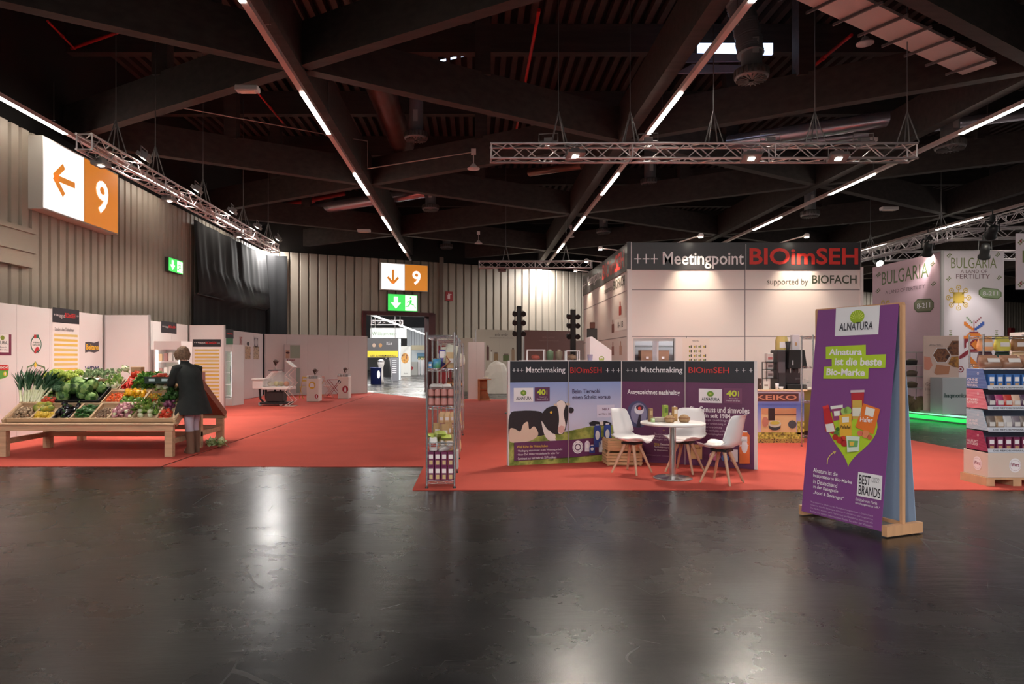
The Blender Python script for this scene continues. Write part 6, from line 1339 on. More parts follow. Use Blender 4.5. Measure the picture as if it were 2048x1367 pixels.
t = thing('exhibition_stand', 'tall white floral stand tower with olive letters and a golden sun on the platform', 'exhibition stand', (12.7, 18.9, PZ)); ZT2 = 4.28
MB().box(11.95, 13.5, 17.4, 17.46, PZ, ZT2).build('front_wall', FW, t, True); MB().box(11.9, 11.95, 17.4, 20.4, PZ, ZT2-.02).build('side_wall', FP, t, True); MB().box(13.44, 13.5, 17.46, 20.4, PZ, ZT2-.02).build('side_wall', FW, t, True); MB().box(11.95, 13.44, 20.34, 20.4, PZ, ZT2-.02).build('rear_wall', FW, t, True)
MB().box(11.88, 11.95, 17.37, 17.42, PZ, ZT2+.01).build('corner_post', C(190, 186, 188), t, True)
fp = Pane((11.95, 17.4, 0), (1, 0, 0)); sp_ = Pane((11.9, 20.4, 0), (0, -1, 0)); sp_.off = .004; fp.off = .004
OLT = C(120, 130, 80)
def octo(p, mb, x0, y0, x1, y1, tilt, m1, m2):
    w = x1-x0; h = y1-y0
    f = lambda a, b: (x0+w*a, y0+h*b+tilt*(a-.5))
    for e, m_, k in ((0, m1, 1), (.05, m2, 2)):
        p.ppoly(mb, [f(e, .3), f(.18, e*2), f(.82, e*2), f(1-e, .3), f(1-e, .7), f(.82, 1-e*2), f(.18, 1-e*2), f(e, .7)], m_, k)
    p.ptext(mb, '8-211', x0+w*.17, y0+h*.3, x1-w*.17, y0+h*.7, WH, .02, 3)
mb = MB(); fp.ptext(mb, 'BULGARIA', 1902, 515, 1993, 536, OLT, -.004, 1); mb.build('lettering', None, t, True)
mb = MB(); fp.ptext(mb, 'A LAND OF', 1921, 539, 1974, 546, C(120, 90, 100), 0, 1); fp.ptext(mb, 'FERTILITY', 1912, 548, 1980, 557, C(120, 90, 100), 0, 1); mb.build('lettering', None, t, True)
mb = MB(); octo(fp, mb, 1957, 576, 2003, 597, 4, C(110, 130, 84), C(160, 180, 140)); mb.build('stand_number', None, t, True)
mb = MB(); u, v = fp.hit(1917, 595)
fp.rect(mb, u-.14, v-.14, u+.14, v+.14, GLD, 1)
for k in range(8):
    a = PI/2+k*PI/4; cx_, cy2 = u+.26*math.cos(a), v+.26*math.sin(a); fp.ring(mb, cx_, cy2, .045, .065, GLD, 1, 16); fp.ring(mb, cx_, cy2, .0, .02, GLD, 1, 8); dx_, dy_ = math.cos(a), math.sin(a); fp.poly(mb, [(u+.13*dx_-.01*dy_, v+.13*dy_+.01*dx_), (u+.13*dx_+.01*dy_, v+.13*dy_-.01*dx_), (u+.21*dx_+.01*dy_, v+.21*dy_-.01*dx_), (u+.21*dx_-.01*dy_, v+.21*dy_+.01*dx_)], GLD, 1)
mb.build('sun_ornament', None, t, True)
def floret(p, mb, x, y, s, m_=None):
    m_ = m_ or OLT
    for dx, dy in ((0, 0), (1, 1), (1, -1), (-1, 1), (2, 0), (0, 2)): p.prect(mb, x+dx*s-s*.5, y+dy*s-s*.5, x+dx*s+s*.5, y+dy*s+s*.5, m_, 1)
mb = MB()
for x, y in ((1897, 509), (1994, 508), (1896, 556), (1997, 554)): mb = MB(); floret(fp, mb, x, y, 2.4); mb.build('corner_floret', None, t, True)
for x in (1901, 1993):
    mb = MB()
    for k in range(4): fp.prect(mb, x-3+k % 2, 660+k*4, x+3-k % 2, 662+k*4, OLT, 1)
    mb.build('corner_floret', None, t, True)
# stitched vase
mb = MB(); OGE = C(226, 130, 50); BLV = C(60, 90, 170)
for i, (a, b) in enumerate(((12, 15), (16, 19), (20, 24), (22, 26))): fp.prect(mb, 1947.5-a*.75, 663+i*3, 1947.5+a*.75, 666.5+i*3, OGE if i else CRI, 1+i*.1)
fp.prect(mb, 1927, 671, 1968, 677, OGE, 2)
fp.ppoly(mb, [(1928, 677), (1940, 677), (1932, 686), (1932, 694), (1928, 697)], CRI, 2); fp.ppoly(mb, [(1951, 675), (1968, 690), (1968, 700), (1951, 700), (1936, 687)], CRI, 2); fp.ppoly(mb, [(1950, 680), (1962, 690), (1950, 698), (1941, 688)], OGE, 3); fp.ppoly(mb, [(1928, 704), (1918, 712), (1918, 718), (1928, 714), (1940, 704), (1960, 704), (1960, 698), (1938, 698)], CRI, 2); fp.ppoly(mb, [(1940, 712), (1950, 722), (1966, 740), (1950, 740), (1938, 722)], OGE, 2)
fp.prect(mb, 1947, 640, 1948.6, 664, CRI, 1)
for k in range(5): fp.prect(mb, 1947-5-k*3.6, 655-k*3.0, 1947-k*3.6, 660-k*2.4, OGE, 1+k*.05); fp.prect(mb, 1949+k*3.6, 655-k*3.0, 1949+5+k*3.6, 660-k*2.4, BLV, 1+k*.05)
for k in range(4): fp.prect(mb, 1945-3-k*3.2, 643-k*3.2, 1945-k*3.2, 646-k*3.2, C(90, 130, 70), 1); fp.prect(mb, 1950+k*3.2, 643-k*3.2, 1953+k*3.2, 646-k*3.2, CRI, 1)
u, v = fp.hit(1921, 738); fp.ring(mb, u, v, .06, .085, CRI, 1, 10); fp.ring(mb, u, v, .0, .03, CRI, 1, 8)
mb.build('vase_ornament', None, t, True)
mb = MB(); sp_.ptext(mb, 'BULGARIA', 1764, 534, 1857, 562, OLV, 0, 1); mb.build('lettering', None, t, True); mb = MB(); sp_.ptext(mb, 'A LAND OF FERTILITY', 1771, 575, 1850, 582, C(120, 90, 100), 0, 1); mb.build('lettering', None, t, True)
mb = MB(); octo(sp_, mb, 1828, 597, 1868, 624, -2, C(86, 92, 60), C(126, 126, 96)); mb.build('stand_number', None, t, True)
mb = MB()
for x, y in ((1756, 548), (1864, 526), (1755, 580), (1866, 566)): mb = MB(); floret(sp_, mb, x, y, 2.4, OLV); mb.build('corner_floret', None, t, True)
mb = MB(); u, v = sp_.hit(1766, 606); sp_.ring(mb, u, v, .05, .09, GLD, 1, 14); u, v = sp_.hit(1776, 606); sp_.ring(mb, u, v, .05, .09, GLD, 1, 14); mb.build('sun_ornament', None, t, True)
# hanging panel at the very right
t = thing('hanging_banner', 'white hanging banner with green florets at the right edge of the view', 'banner', (11.1, 14, 3.5)); MB().box(11.12, 13.2, 14, 14.03, 2.95, 4.1).build('panel', FW, t, True); hp = Pane((11.12, 14, 0), (1, 0, 0)); mb = MB()
for y in (482, 566): floret(hp, mb, 2040, y, 3); hp.prect(mb, 2040, y-3, 2043, y+3, C(160, 50, 60), 2)
hp.text(mb, 'BULGARIA', .12, 3.5, 1.9, 3.75, OLT, 0, 1); mb.build('print', None, t, True)
for x in (11.3, 12.9): MB().tube([(x, 14.015, 4.1), (x, 14.015, 7.0)], .006, 4).build('hanging_cable', CAB, t, True)
# roll-up with hexagons, grey box, shelf, sacks
p0 = W(1847, 700, 16.9); p1 = W(1917.5, 700, 16.9); t = thing('roll_up_banner', 'beige roll-up banner with brown hexagon pictures on the platform', 'banner', ((p0.x+p1.x)/2, 16.9, PZ)); MB().box(p0.x, p1.x, 16.9, 16.92, PZ+.05, H+(718-671)/F*16.9).build('sheet', C(212, 184, 174), t, True); MB().box(p0.x-.02, p1.x+.02, 16.82, 17.0, PZ, PZ+.06).build('cassette', EDGE, t, True)
rp = Pane((p0.x, 16.9, 0), (1, 0, 0)); 
def hexa(p, mb, x, y, r, m_, k=2): p.ppoly(mb, [(x+r*math.cos(a*PI/3), y+r*.9*math.sin(a*PI/3)) for a in range(6)], m_, k)
BW = vary('brown_food_print', [(90, 50, 40), (140, 90, 60), (60, 34, 30)], .5, 9); mb = MB(); hexa(rp, mb, 1883, 710, 19, WH, 1); hexa(rp, mb, 1883, 710, 17.5, BW); rp.ppoly(mb, [(1894, 697), (1904, 681), (1917, 681), (1917, 710), (1902, 710)], BW, 2); rp.ppoly(mb, [(1903, 713), (1917, 712), (1917, 735), (1906, 733), (1896, 727)], vary('amber_food_print', [(200, 140, 60), (90, 50, 40)], .5, 9), 2); rp.ppoly(mb, [(1868, 745), (1873, 729), (1900, 732), (1897, 748), (1872, 749)], C(178, 120, 90), 2); rp.ppoly(mb, [(1848, 712), (1860, 714), (1865, 730), (1858, 740), (1848, 738)], C(208, 136, 116), 2); mb.build('picture', None, t, True)
mb = MB(); rp.ptext(mb, 'AMAIZELL', 1858, 688, 1886, 692, C(120, 110, 110), 0, 2); rp.ptext(mb, 'Gourmet', 1851, 764, 1882, 771, C(150, 120, 118), 0, 2); rp.ptext(mb, 'Healthy F', 1851, 775, 1884, 782, C(150, 120, 118), 0, 2); rp.ptext(mb, 'for the whole family', 1853, 787, 1883, 791, C(160, 130, 126), 0, 2); mb.build('lettering', None, t, True)
a = W(1885, 800, 16.35); b = W(1935, 800, 16.35); t = thing('counter', 'light grey box counter with dark green letters at the platform edge', 'counter', ((a.x+b.x)/2, 16.5, PZ)); MB().bev(a.x, b.x, 16.35, 16.8, PZ, H-(755-718)/F*16.35, .01).build('body', C(180, 184, 190), t, True); gp = Pane((a.x, 16.35, 0), (1, 0, 0)); mb = MB(); gp.ptext(mb, 'haqmonica', 1889, 786, 1934, 797, C(30, 70, 66), .03, 1); mb.build('lettering', None, t, True)
a = W(1806, 700, 18.1).x; b = W(1842, 700, 18.1).x; t = thing('product_rack', 'slim steel rack with goods between the banner and the beige roll-up', 'rack', ((a+b)/2, 18.1, PZ))
for x in (a, b):
    for y in (18.0, 18.3): MB().tube([(x, y, PZ), (x, y, 1.72)], .012, 6).build('post', EDGE, t, True)
for z in (1.7, 1.35, 1.05, .75, .45): MB().box(a, b, 18.0, 18.3, z, z+.015).build('shelf', C(196, 192, 194), t, True)
for k, (z, c, lb) in enumerate(((1.366, (60, 60, 64), 'dark jars box on the second rack level'), (1.066, (110, 100, 90), 'flat brown basket on the third rack level'), (.766, (104, 94, 76), 'olive folded sack on the fourth rack level'))):
    t = thing('basket', lb, 'basket', ((a+b)/2, 18.15, z)); MB().lathe([(.001, 0), (.15, .005), (.17, .12), (.16, .13), (.14, .02)], n=18, sy=.6).build('bowl', C(*c), t); MB().ball((.02, 0, .12), (.12, .07, .05), 10, 6, .1, random.Random(k)).build('contents', C(150, 140, 120), t)
for k, (px, py, lb) in enumerate(((1828, 818, 'left crumpled burlap sack on the platform edge'), (1856, 818, 'right crumpled burlap sack on the platform edge'))):
    p = W(px, py, 17.3 if k == 0 else 16.9); p.z = PZ; g = random.Random(k+4); rg = []
    for z, r in ((0, .2), (.03, .25), (.15, .24), (.27, .18), (.33, .12), (.38, .14)): rg.append([(r*(1+.12*math.sin(5*a_+k+z*9)+g.uniform(-.04, .04))*math.cos(a_), .8*r*(1+.12*math.sin(4*a_+z*7))*math.sin(a_), z) for a_ in [2*PI*i/22 for i in range(22)]])
    t = thing('burlap_sack', lb, 'sack', (p.x, p.y+.25, PZ)); MB().loft(rg).build('cloth', M('burlap', (112, 98, 72), .95, noise=.2, nscale=30, bump=.5, bscale=90), t); MB().ball((0, 0, .37), (.1, .08, .04), 10, 5).build('contents', C(90, 60, 44), t)
# ================================================================ tea counter
ky = 12.35; ka = W(1490, 800, ky).x; kb = W(1608, 800, ky).x; t = thing('counter', 'tea counter with green tea pictures and a wooden top left of the purple banner', 'counter', ((ka+kb)/2, ky+.3, .008)); kt = .97
MB().bev(ka, kb, ky, ky+.65, .01, kt-.03, .005).build('body', C(206, 200, 214), t, True); MB().bev(ka-.03, kb+.05, ky-.03, ky+.7, kt-.029, kt, .008).build('worktop', M('ash_worktop', (222, 190, 156), .4), t, True)
kp = Pane((ka, ky, 0), (1, 0, 0)); mb = MB(); kp.prect(mb, 1491, 785, 1608, 886, grad('tea_print', [(0, (214, 200, 222)), (.4, (150, 160, 212)), (.7, (90, 110, 190)), (1, (214, 206, 226))], lo=.1, hi=.95), 1); mb.build('sky_print', None, t, True)
mb = MB(); kp.prect(mb, 1491, 864, 1607.5, 879, vary('tea_leaf_print', [(226, 214, 110), (176, 170, 70), (110, 90, 50)], .5, 22), 2); kp.prect(mb, 1491, 877, 1607.5, 886, vary('soil_print', [(120, 70, 50), (196, 170, 90), (70, 50, 40)], .5, 22), 3); kp.prect(mb, 1594, 842, 1608, 868, vary('tea_leaf_print', [(0, 0, 0)]), 2); mb.build('tea_plant_print', None, t, True)
mb = MB(); kp.prect(mb, 1491, 786, 1597, 802, C(96, 56, 56), 2); kp.ptext(mb, 'KEIKO', 1512, 789, 1593, 799, C(216, 150, 120), .02, 3); mb.build('name_board', None, t, True); mb = MB(); kp.ptext(mb, 'Essenz japanischen Grünen Tees', 1524, 807, 1594, 811, C(96, 100, 160), 0, 2); mb.build('lettering', None, t, True)
mb = MB(); kp.prect(mb, 1522, 816, 1592, 864, C(222, 190, 140), 2.2); kp.prect(mb, 1523, 816, 1592, 828, C(206, 150, 110), 3); kp.prect(mb, 1536, 816, 1549, 840, C(50, 34, 34), 4); kp.prect(mb, 1549, 828, 1592, 830, C(80, 50, 40), 3.5); kp.pdisc(mb, 1549, 853, 12, 7, C(60, 66, 70), 4); kp.pdisc(mb, 1549, 847, 12.5, 7, C(214, 216, 196), 5); kp.pdisc(mb, 1549, 845, 10, 3.6, C(206, 196, 90), 6); kp.pdisc(mb, 1584, 848, 8.5, 8, C(80, 84, 90), 4); kp.pdisc(mb, 1530, 843, 6.5, 10, C(190, 130, 110), 4); mb.build('tea_bowls_picture', None, t, True)
# coffee machine etc, standing on the counter
cx0 = W(1568, 700, 12.6).x; cx1 = W(1605, 700, 12.6).x; cm_ = (cx0+cx1)/2; t = thing('coffee_machine', 'black coffee machine with chrome group on the tea counter', 'coffee machine', (cm_, 12.65, kt+.001)); B0 = kt+.001; hw = (cx1-cx0)/2
MB().bev(cm_-hw, cm_+hw*1.05, 12.45, 12.9, B0, B0+.09, .01).build('base', BLK, t, True); MB().prism([(cm_-hw*1.0, 12.42, B0+.38), (cm_+hw*.95, 12.42, B0+.38), (cm_+hw*.95, 12.42, B0+.45), (cm_+hw*.7, 12.42, B0+.72), (cm_-hw*.9, 12.42, B0+.72)], (0, .46, 0)).build('housing', BLK, t, True); MB().bev(cm_-hw*.85, cm_+hw*.8, 12.6, 12.88, B0+.09, B0+.38, .01).build('chrome_back', M('dark_chrome', (150, 140, 146), .15, metal=.9), t, True)
for dx in (-.1, .06): MB().box(cm_+dx, cm_+dx+.016, 12.412, 12.419, B0+.44, B0+.53).build('display_light', C(214, 220, 226), t, True); MB().lathe([(.02, B0+.3), (.02, B0+.38)], (cm_+dx, 12.5, 0), 10).build('spout', STL, t, True)
t = thing('coffee_grinder', 'dark grey grinder tower left of the coffee machine', 'grinder', (cm_-hw-.09, 12.65, B0)); MB().bev(cm_-hw-.17, cm_-hw-.008, 12.5, 12.8, B0, B0+.72, .012).build('body', C(58, 54, 58), t, True); MB().box(cm_-hw-.15, cm_-hw-.03, 12.49, 12.499, B0+.3, B0+.5).build('panel', C(90, 86, 92), t, True)
t = thing('food_bag', 'gold bag standing on the dark grey grinder', 'bag', (cm_-hw-.02, 12.65, B0+.721)); MB().loft([[(x*.1*s_, y*.05*s_, z) for x, y in ((-1, -1), (1, -1), (1, 1), (-1, 1))] for z, s_ in ((0, 1), (.18, 1), (.25, .8))]).build('pouch', C(206, 180, 110), t); MB().box(-.06, .06, -.052, -.051, .04, .15).build('label', WH, t)
t = thing('grinder_hopper', 'smoked hopper cup on top of the coffee machine', 'hopper', (cm_-.12+.02, 12.6, B0+.721)); MB().lathe([(.03, 0), (.05, .14), (.045, .15)], n=14).build('cup', C(50, 50, 54), t); MB().lathe([(.052, .14), (.052, .155), (.001, .155)], n=14).build('lid', BLK, t)
t = thing('food_carton', 'white carton standing on top of the coffee machine', 'carton', (cm_+.06, 12.66, B0+.721)); MB().bev(-.07, .07, -.04, .04, 0, .28, .004).build('carton', C(216, 208, 216), t); MB().box(-.02, .02, -.0415, -.0405, .08, .14).build('picture', C(196, 150, 110), t)
rx0 = W(1529, 720, 12.6).x; rx1 = W(1554, 720, 12.6).x; t = thing('bottle_rack', 'black wire rack with packs on the tea counter', 'rack', ((rx0+rx1)/2, 12.6, B0)); 
for x in (rx0, rx1-.015):
    for y in (12.5, 12.7): MB().tube([(x, y, B0), (x, y, B0+.5)], .008, 6).build('post', BLK, t, True)
for z in (.2, .36, .5): MB().box(rx0, rx1, 12.5, 12.7, B0+z-.008, B0+z).build('shelf', BLK, t, True)
for z, lb in ((.501, 'white pack on top of the black wire rack'), (.361, 'white pack on the middle level of the black wire rack'), (.201, 'white pack on the lower level of the black wire rack')):
    t = thing('food_pack', lb, 'package', ((rx0+rx1)/2-.02, 12.6, B0+z)); MB().bev(-.075, .05, -.05, .05, 0, .13 if z < .5 else .16, .01).build('pack_body', WB, t); MB().box(-.05, .03, -.0515, -.0505, .04, .09).build('label', C(190, 120, 120) if z > .4 else C(130, 120, 120), t)
for x, w, h, c, lb, cat in ((1519, .05, .2, (66, 44, 36), 'dark brown box at the left on the tea counter', 'box'), (1532, .11, .15, (228, 224, 218), 'white card standing on the tea counter', 'card'), (1612, .05, .18, (214, 210, 206), 'clear glass jug right of the coffee machine', 'jug'), (1618, .04, .12, (216, 206, 196), 'small glass jar at the right end of the tea counter', 'jar')):
    x_ = W(x, 770, 12.45).x; t = thing(cat+'_on_counter' if cat != 'box' else 'tea_box', lb, cat, (x_, 12.45, B0))
    if cat in ('jug', 'jar'): MB().lathe([(.001, 0), (w*.8, .002), (w, h*.5), (w*.8, h*.9), (w*.85, h)], n=14).build('glass', M('clear_glass', (0, 0, 0)), t); MB().lathe([(w*.86, h), (w*.86, h+.01), (.001, h+.01)], n=14).build('lid', EDGE, t)
    else: MB().bev(-w/2, w/2, -.03 if cat == 'box' else -.006, .03 if cat == 'box' else .006, 0, h, .003).build('body', C(*c), t); MB().box(-w*.3, w*.3, -.032 if cat == 'box' else -.0075, -.031 if cat == 'box' else -.0065, h*.4, h*.6).build('print', C(150, 130, 120), t)
for o in list(D.objects):
    if o.name.startswith(('card_on_counter', 'jug_on_counter', 'jar_on_counter')): o.name = o.name.split('_on')[0]
for k, (x, r, h) in enumerate(((1554, .035, .11), (1562, .045, .05))):
    x_ = W(x, 770, 12.43).x; t = thing('paper_cup' if k == 0 else 'bowl', ('tall white cup on the tea counter', 'low white bowl on the tea counter')[k], 'cup' if k == 0 else 'bowl', (x_, 12.43, B0)); MB().lathe([(.001, 0), (r*.7, .001), (r, h), (r*.94, h), (r*.65, .008), (.001, .008)], n=16).build('body', WH, t)
a = W(1600, 800, 13.1).x; b = W(1690, 800, 13.1).x; t = thing('counter', 'olive green counter behind the tea counter at its right', 'counter', ((a+b)/2, 13.3, .008)); MB().bev(a, b, 13.1, 13.6, .14, .93, .01).build('body', M('olive_counter', (150, 136, 66), .5), t, True); MB().box(a+.05, b-.05, 13.15, 13.55, .01, .14).build('plinth', C(70, 34, 36), t, True); MB().bev(a-.02, b, 13.07, 13.63, .93, .96, .008).build('top', C(214, 206, 190), t, True)
wire_shelf('chrome wire shelf mostly hidden behind the purple banner', 11.45, 11.85, 5.68, 6.6, 1.93, (.2, .8, 1.4, 1.9))
# ================================================================ things behind the matchmaking walls
t = thing('counter', 'white counter behind the left matchmaking wall carrying clear boxes', 'counter', (1.7, 13.9, .008)); MB().bev(.95, 2.5, 13.6, 14.3, .01, 1.48, .01).build('body', WHT, t, True); MB().box(.93, 2.52, 13.58, 14.32, 1.481, 1.5).build('top', WH, t, True)
def cube(lb, x0, x1, y, z0, z1, col):
    t = thing('display_box', lb, 'display box', ((x0+x1)/2, y, z0)); w = .008
    for x in (x0, x1):
        for yy in (y-.12, y+.12): MB().box(x-w, x+w, yy-w, yy+w, z0, z1).build('post', WH, t, True)
    for z in (z1,):
        MB().box(x0, x1, y-.12-w, y-.12+w, z-w, z+w).box(x0, x1, y+.12-w, y+.12+w, z-w, z+w).box(x0-w, x0+w, y-.12, y+.12, z-w, z+w).box(x1-w, x1+w, y-.12, y+.12, z-w, z+w).build('top_frame', WH, t, True)
    MB().ball(((x0+x1)/2, y, z0+.06), (.09, .08, .055), 10, 6, .15, random.Random(5)).build('contents', C(*col), t, True)
cube('left clear display box on the white counter behind the matchmaking wall', 1.07, 1.42, 13.9, 1.501, 1.71, (150, 70, 60)); cube('right clear display box on the white counter behind the matchmaking wall', 1.86, 2.12, 13.9, 1.501, 1.69, (140, 110, 90))
for px, c, lb in ((1118, (120, 104, 90), 'striped basket on the white counter behind the matchmaking wall'), (1100, (90, 110, 84), 'green jar on the white counter behind the matchmaking wall')):
    p = W(px, 718, 13.9); t = thing('basket' if 'basket' in lb else 'jar', lb, 'basket' if 'basket' in lb else 'jar', (p.x, 13.9, 1.501)); MB().lathe([(.001, 0), (.06, .002), (.075, .1), (.07, .18), (.03, .2)], n=16).build('body', C(*c), t); MB().lathe([(.032, .195), (.032, .215), (.001, .215)], n=12).build('lid', C(190, 180, 170), t)
kp_ = [W(1180, 674, 12.5), W(1184, 672.5, 12.5), W(1223, 700, 12.5)]; t = thing('product_stand', 'white slanted product stand with green round logo behind the matchmaking walls', 'display stand', (2.3, 12.6, .008)); pts = [Vector((kp_[0].x, 12.5, .01)), Vector((kp_[2].x, 12.5, .01)), kp_[2], kp_[1], kp_[0]]; MB().prism(pts, (0, .5, 0)).build('body', WH, t, True); q = Pane((kp_[0].x, 12.5, 0), (1, 0, 0)); mb = MB(); u, v = q.hit(1203, 717); q.ring(mb, u, v, .035, .05, C(150, 176, 80), 1); q.disc(mb, u, v-.01, .03, .02, C(176, 196, 90), 1); mb.build('logo', None, t, True)
t = thing('drinking_cup', 'pale blue cup in front of the white slanted stand', 'cup', (W(1180, 718, 12.3).x, 12.3, 1.45)); t['label'] = 'pale blue paper cup left of the white slanted stand'; MB().lathe([(.035, 0), (.05, .15), (.053, .155)], n=14).build('body', C(176, 186, 220), t); MB().box(-.08, .08, -.08, .08, -1.44, -.001).build('pedestal', WHT, t)
p = W(1185, 668, 16.2); t = thing('screen', 'dark upright screen on a pole beside the meeting stand wall', 'screen', (p.x, 16.2, .008)); MB().bev(p.x-.13, p.x+.11, 16.18, 16.24, 1.9, 2.25, .008).build('display', C(66, 66, 66), t, True); MB().tube([(p.x, 16.23, .03), (p.x, 16.23, 1.95)], .025, 8).build('pole', BLK, t, True); MB().lathe([(.001, .03), (.2, .03), (.22, .01)], (p.x, 16.23, 0), 20).build('base', BLK, t, True); MB().bev(p.x-.06, p.x+.06, 16.19, 16.25, 2.251, 2.4, .01).build('camera_box', C(110, 70, 60), t, True)
def tower(lb, px, Y, ztop):
    p = W(px, 700, Y); t = thing('light_tower', lb, 'light stand', (p.x, Y, .008)); MB().bev(p.x-.07, p.x+.07, Y-.07, Y+.07, .02, ztop, .02).build('mast', BLK, t, True); MB().lathe([(.001, .04), (.4, .03), (.4, .01)], (p.x, Y, 0), 20).build('base_plate', BLK, t, True)
    for i, z in enumerate((ztop-.2, ztop-.45, ztop-.75)):
        for s in (-1, 1):
            mb = MB(); mb.tube([(p.x+s*.06, Y, z), (p.x+s*.12, Y, z)], .02, 6); mb.tube([(p.x+s*.12, Y-.09, z-.03), (p.x+s*.13, Y+.07, z+.02)], [.075, .05], 10); mb.build('lamp', BLK, t, True)
    return t
tower('left black light tower with six lamps behind the cow wall', 1038, 19, 3.0); tower('right black light tower with six lamps left of the meeting stand', 1146, 19, 2.92)
tP, pP = partition('short white partition panel behind the row of wire shelves', (-.26, 25.7), (.4, 25.6), 2, 2.165)
t = thing('wooden_stand', 'small honey brown wooden counter stand beside the short white partition', 'stand', (.35, 25.2, .008)); HB = M('honey_wood', (186, 118, 72), .5, noise=.1); MB().bev(.12, .2, 24.95, 25.35, .01, .76, .01).build('side_panel', HB, t, True); MB().bev(.12, .62, 24.95, 25.35, .76, .79, .008).build('top', HB, t, True); MB().prism([(.2, 25.3, .01), (.6, 25.3, .01), (.55, 25.3, .1), (.48, 25.3, .3), (.47, 25.3, .76), (.2, 25.3, .76)], (0, .04, 0)).build('curved_back', HB, t, True); MB().bev(.2, .6, 24.95, 25.3, .01, .05, .005).build('foot', HB, t, True); MB().bev(.2, .46, 25.0, 25.3, .4, .42, .004).build('shelf', HB, t, True)
t = thing('bowl', 'white bowl of samples on the honey brown wooden stand', 'bowl', (.42, 25.15, .791)); MB().lathe([(.001, 0), (.06, .001), (.11, .07), (.1, .07), (.05, .01)], n=16).build('dish', WH, t); MB().ball((0, 0, .06), (.08, .08, .04), 10, 5).build('contents', C(196, 186, 160), t)
# mic-mic stand at the back
tM, pM = partition('grey back wall of the small natural cosmetics stand', (.05, 31.5), (2.32, 32.75), 2, 2.9, M('warm_grey_board', (178, 166, 152), .55), name='stand_wall')
mb = MB(); pM.ptext(mb, 'mic-mic', 990, 666, 1016, 672, C(70, 62, 56), .0, 1); pM.ptext(mb, 'natural handmade cosmetics', 979, 674, 1027, 676, C(100, 92, 86), 0, 1); mb.build('lettering', None, tM, True)
for x0, y0, x1, y1, c in ((973, 693, 978, 720, (90, 52, 48)), (981, 703, 985, 722, (206, 200, 190)), (988, 707, 996, 726, (136, 104, 70)), (1006, 710, 1018, 722, (86, 96, 50)), (1023, 698, 1029, 722, (150, 120, 96))):
    mb = MB(); pM.prect(mb, x0, y0, x1, y1, C(*c), 1); pM.prect(mb, x0+1, y0-3, x1-1, y0, C(110, 90, 80), 1); mb.build('product_picture', None, tM, True)
tN, pN = partition('brown red back wall right of the grey cosmetics wall', (2.36, 32.77), (4.8, 34.0), 2, 2.92, M('brown_red_board', (110, 62, 54), .55), name='stand_wall'); mb = MB(); pN.ptext(mb, 'mic-mic', 1085, 672, 1110, 676, C(140, 96, 86), 0, 1); pN.ptext(mb, 'naturkosmetik', 1078, 679, 1118, 682, C(136, 92, 84), 0, 1); mb.build('lettering', None, tN, True)
t, q = partition('low beige partition in front of the back wall right of the red cabinet', (-1.7, 31.6), (0, 31.55), 2, 2.5, M('beige_board', (176, 164, 150), .55))
t, q = partition('pale grey upright panel beside the end of the meeting stand', (3.0, 21.3), (3.45, 21.2), 1, 2.1, M('pale_grey_board', (176, 172, 168), .5), name='information_wall', cat='display panel')
CL = M('white_sheet', (196, 188, 180), .85); g = random.Random(12); rows = []
for j, (z, s_) in enumerate(((0.01, 1.1), (.3, 1.02), (.65, .98), (.95, .8), (1.25, .55), (1.42, .2))):
    rows.append([(1.0+.62*s_*math.cos(a_)*(1+g.uniform(-.1, .1)), 30.4+.5*s_*math.sin(a_)*(1+g.uniform(-.1, .1)), z+g.uniform(-.06, .06)*(j > 0)) for a_ in [2*PI*i/11 for i in range(11)]])
MB().loft(rows, True, True, False).build('covered_furniture', CL, label='bulky object under a white sheet before the grey cosmetics wall', cat='covered furniture', loc=(1, 30.4, 0), world=True)
t = thing('fire_cabinet', 'dark red fire hose cabinet on the back wall just right of the gate', 'cabinet', (-1.35, 31.3, .01)); RC = C(134, 24, 32); MB().bev(-1.7, -1.05, 31.1, 31.45, .3, 2.15, .02).build('body', RC, t, True); MB().box(-1.66, -1.1, 31.1, 31.45, .01, .3).build('plinth', C(70, 26, 30), t, True); MB().box(-1.6, -1.15, 31.09, 31.099, .5, 2.0).build('door', C(150, 30, 38), t, True); MB().box(-1.4, -1.2, 31.08, 31.089, 1.75, 1.9).build('sign', C(220, 190, 190), t, True)
# ================================================================ left back: tricycle counter, logo counters, folding furniture
cy_ = 22.4; k = cy_/F
def L(px, py, dy=0): p = W(px, py, cy_); return Vector((p.x, cy_+dy, p.z))
t = thing('cargo_cart', 'white sampling cart with a glass dome on black tubular legs by the white partitions', 'cart', tuple(L(545, 812)))
a = L(509, 760); b = L(530, 777); MB().bev(a.x, b.x, cy_-.25, cy_+.35, b.z, a.z, .02).build('white_box', WHP, t, True); a = L(508, 756); b = L(533, 760); MB().bev(a.x, b.x, cy_-.28, cy_+.38, b.z, a.z, .01).build('lid', WHP, t, True)
a = L(529, 773); b = L(592, 778); MB().bev(a.x, b.x-.1, cy_-.3, cy_+.4, b.z, a.z, .01).build('table_top', WHP, t, True)
MB().loft([[L(532+i*7, 771, -.25), L(533+i*7, 757-[0, 6, 12, 12, 11, 9, 5, 0][i], -.2), L(534+i*7, 756-[0, 7, 13, 14, 12, 9, 5, 0][i], .3), L(534+i*7, 770, .35)] for i in range(8)], False, False).build('glass_dome', M('clear_glass', (0, 0, 0)), t, True)
MB().prism([L(533, 757, -.2), L(548, 741, -.2), L(560, 741, -.2), L(560, 744, -.2), L(551, 745, -.2), L(540, 757, -.2)], (0, .45, 0)).build('white_arch', WHP, t, True); a = L(541, 739); b = L(561, 741); MB().box(a.x, b.x, cy_-.25, cy_+.3, b.z, a.z).build('upper_shelf', DGR, t, True)
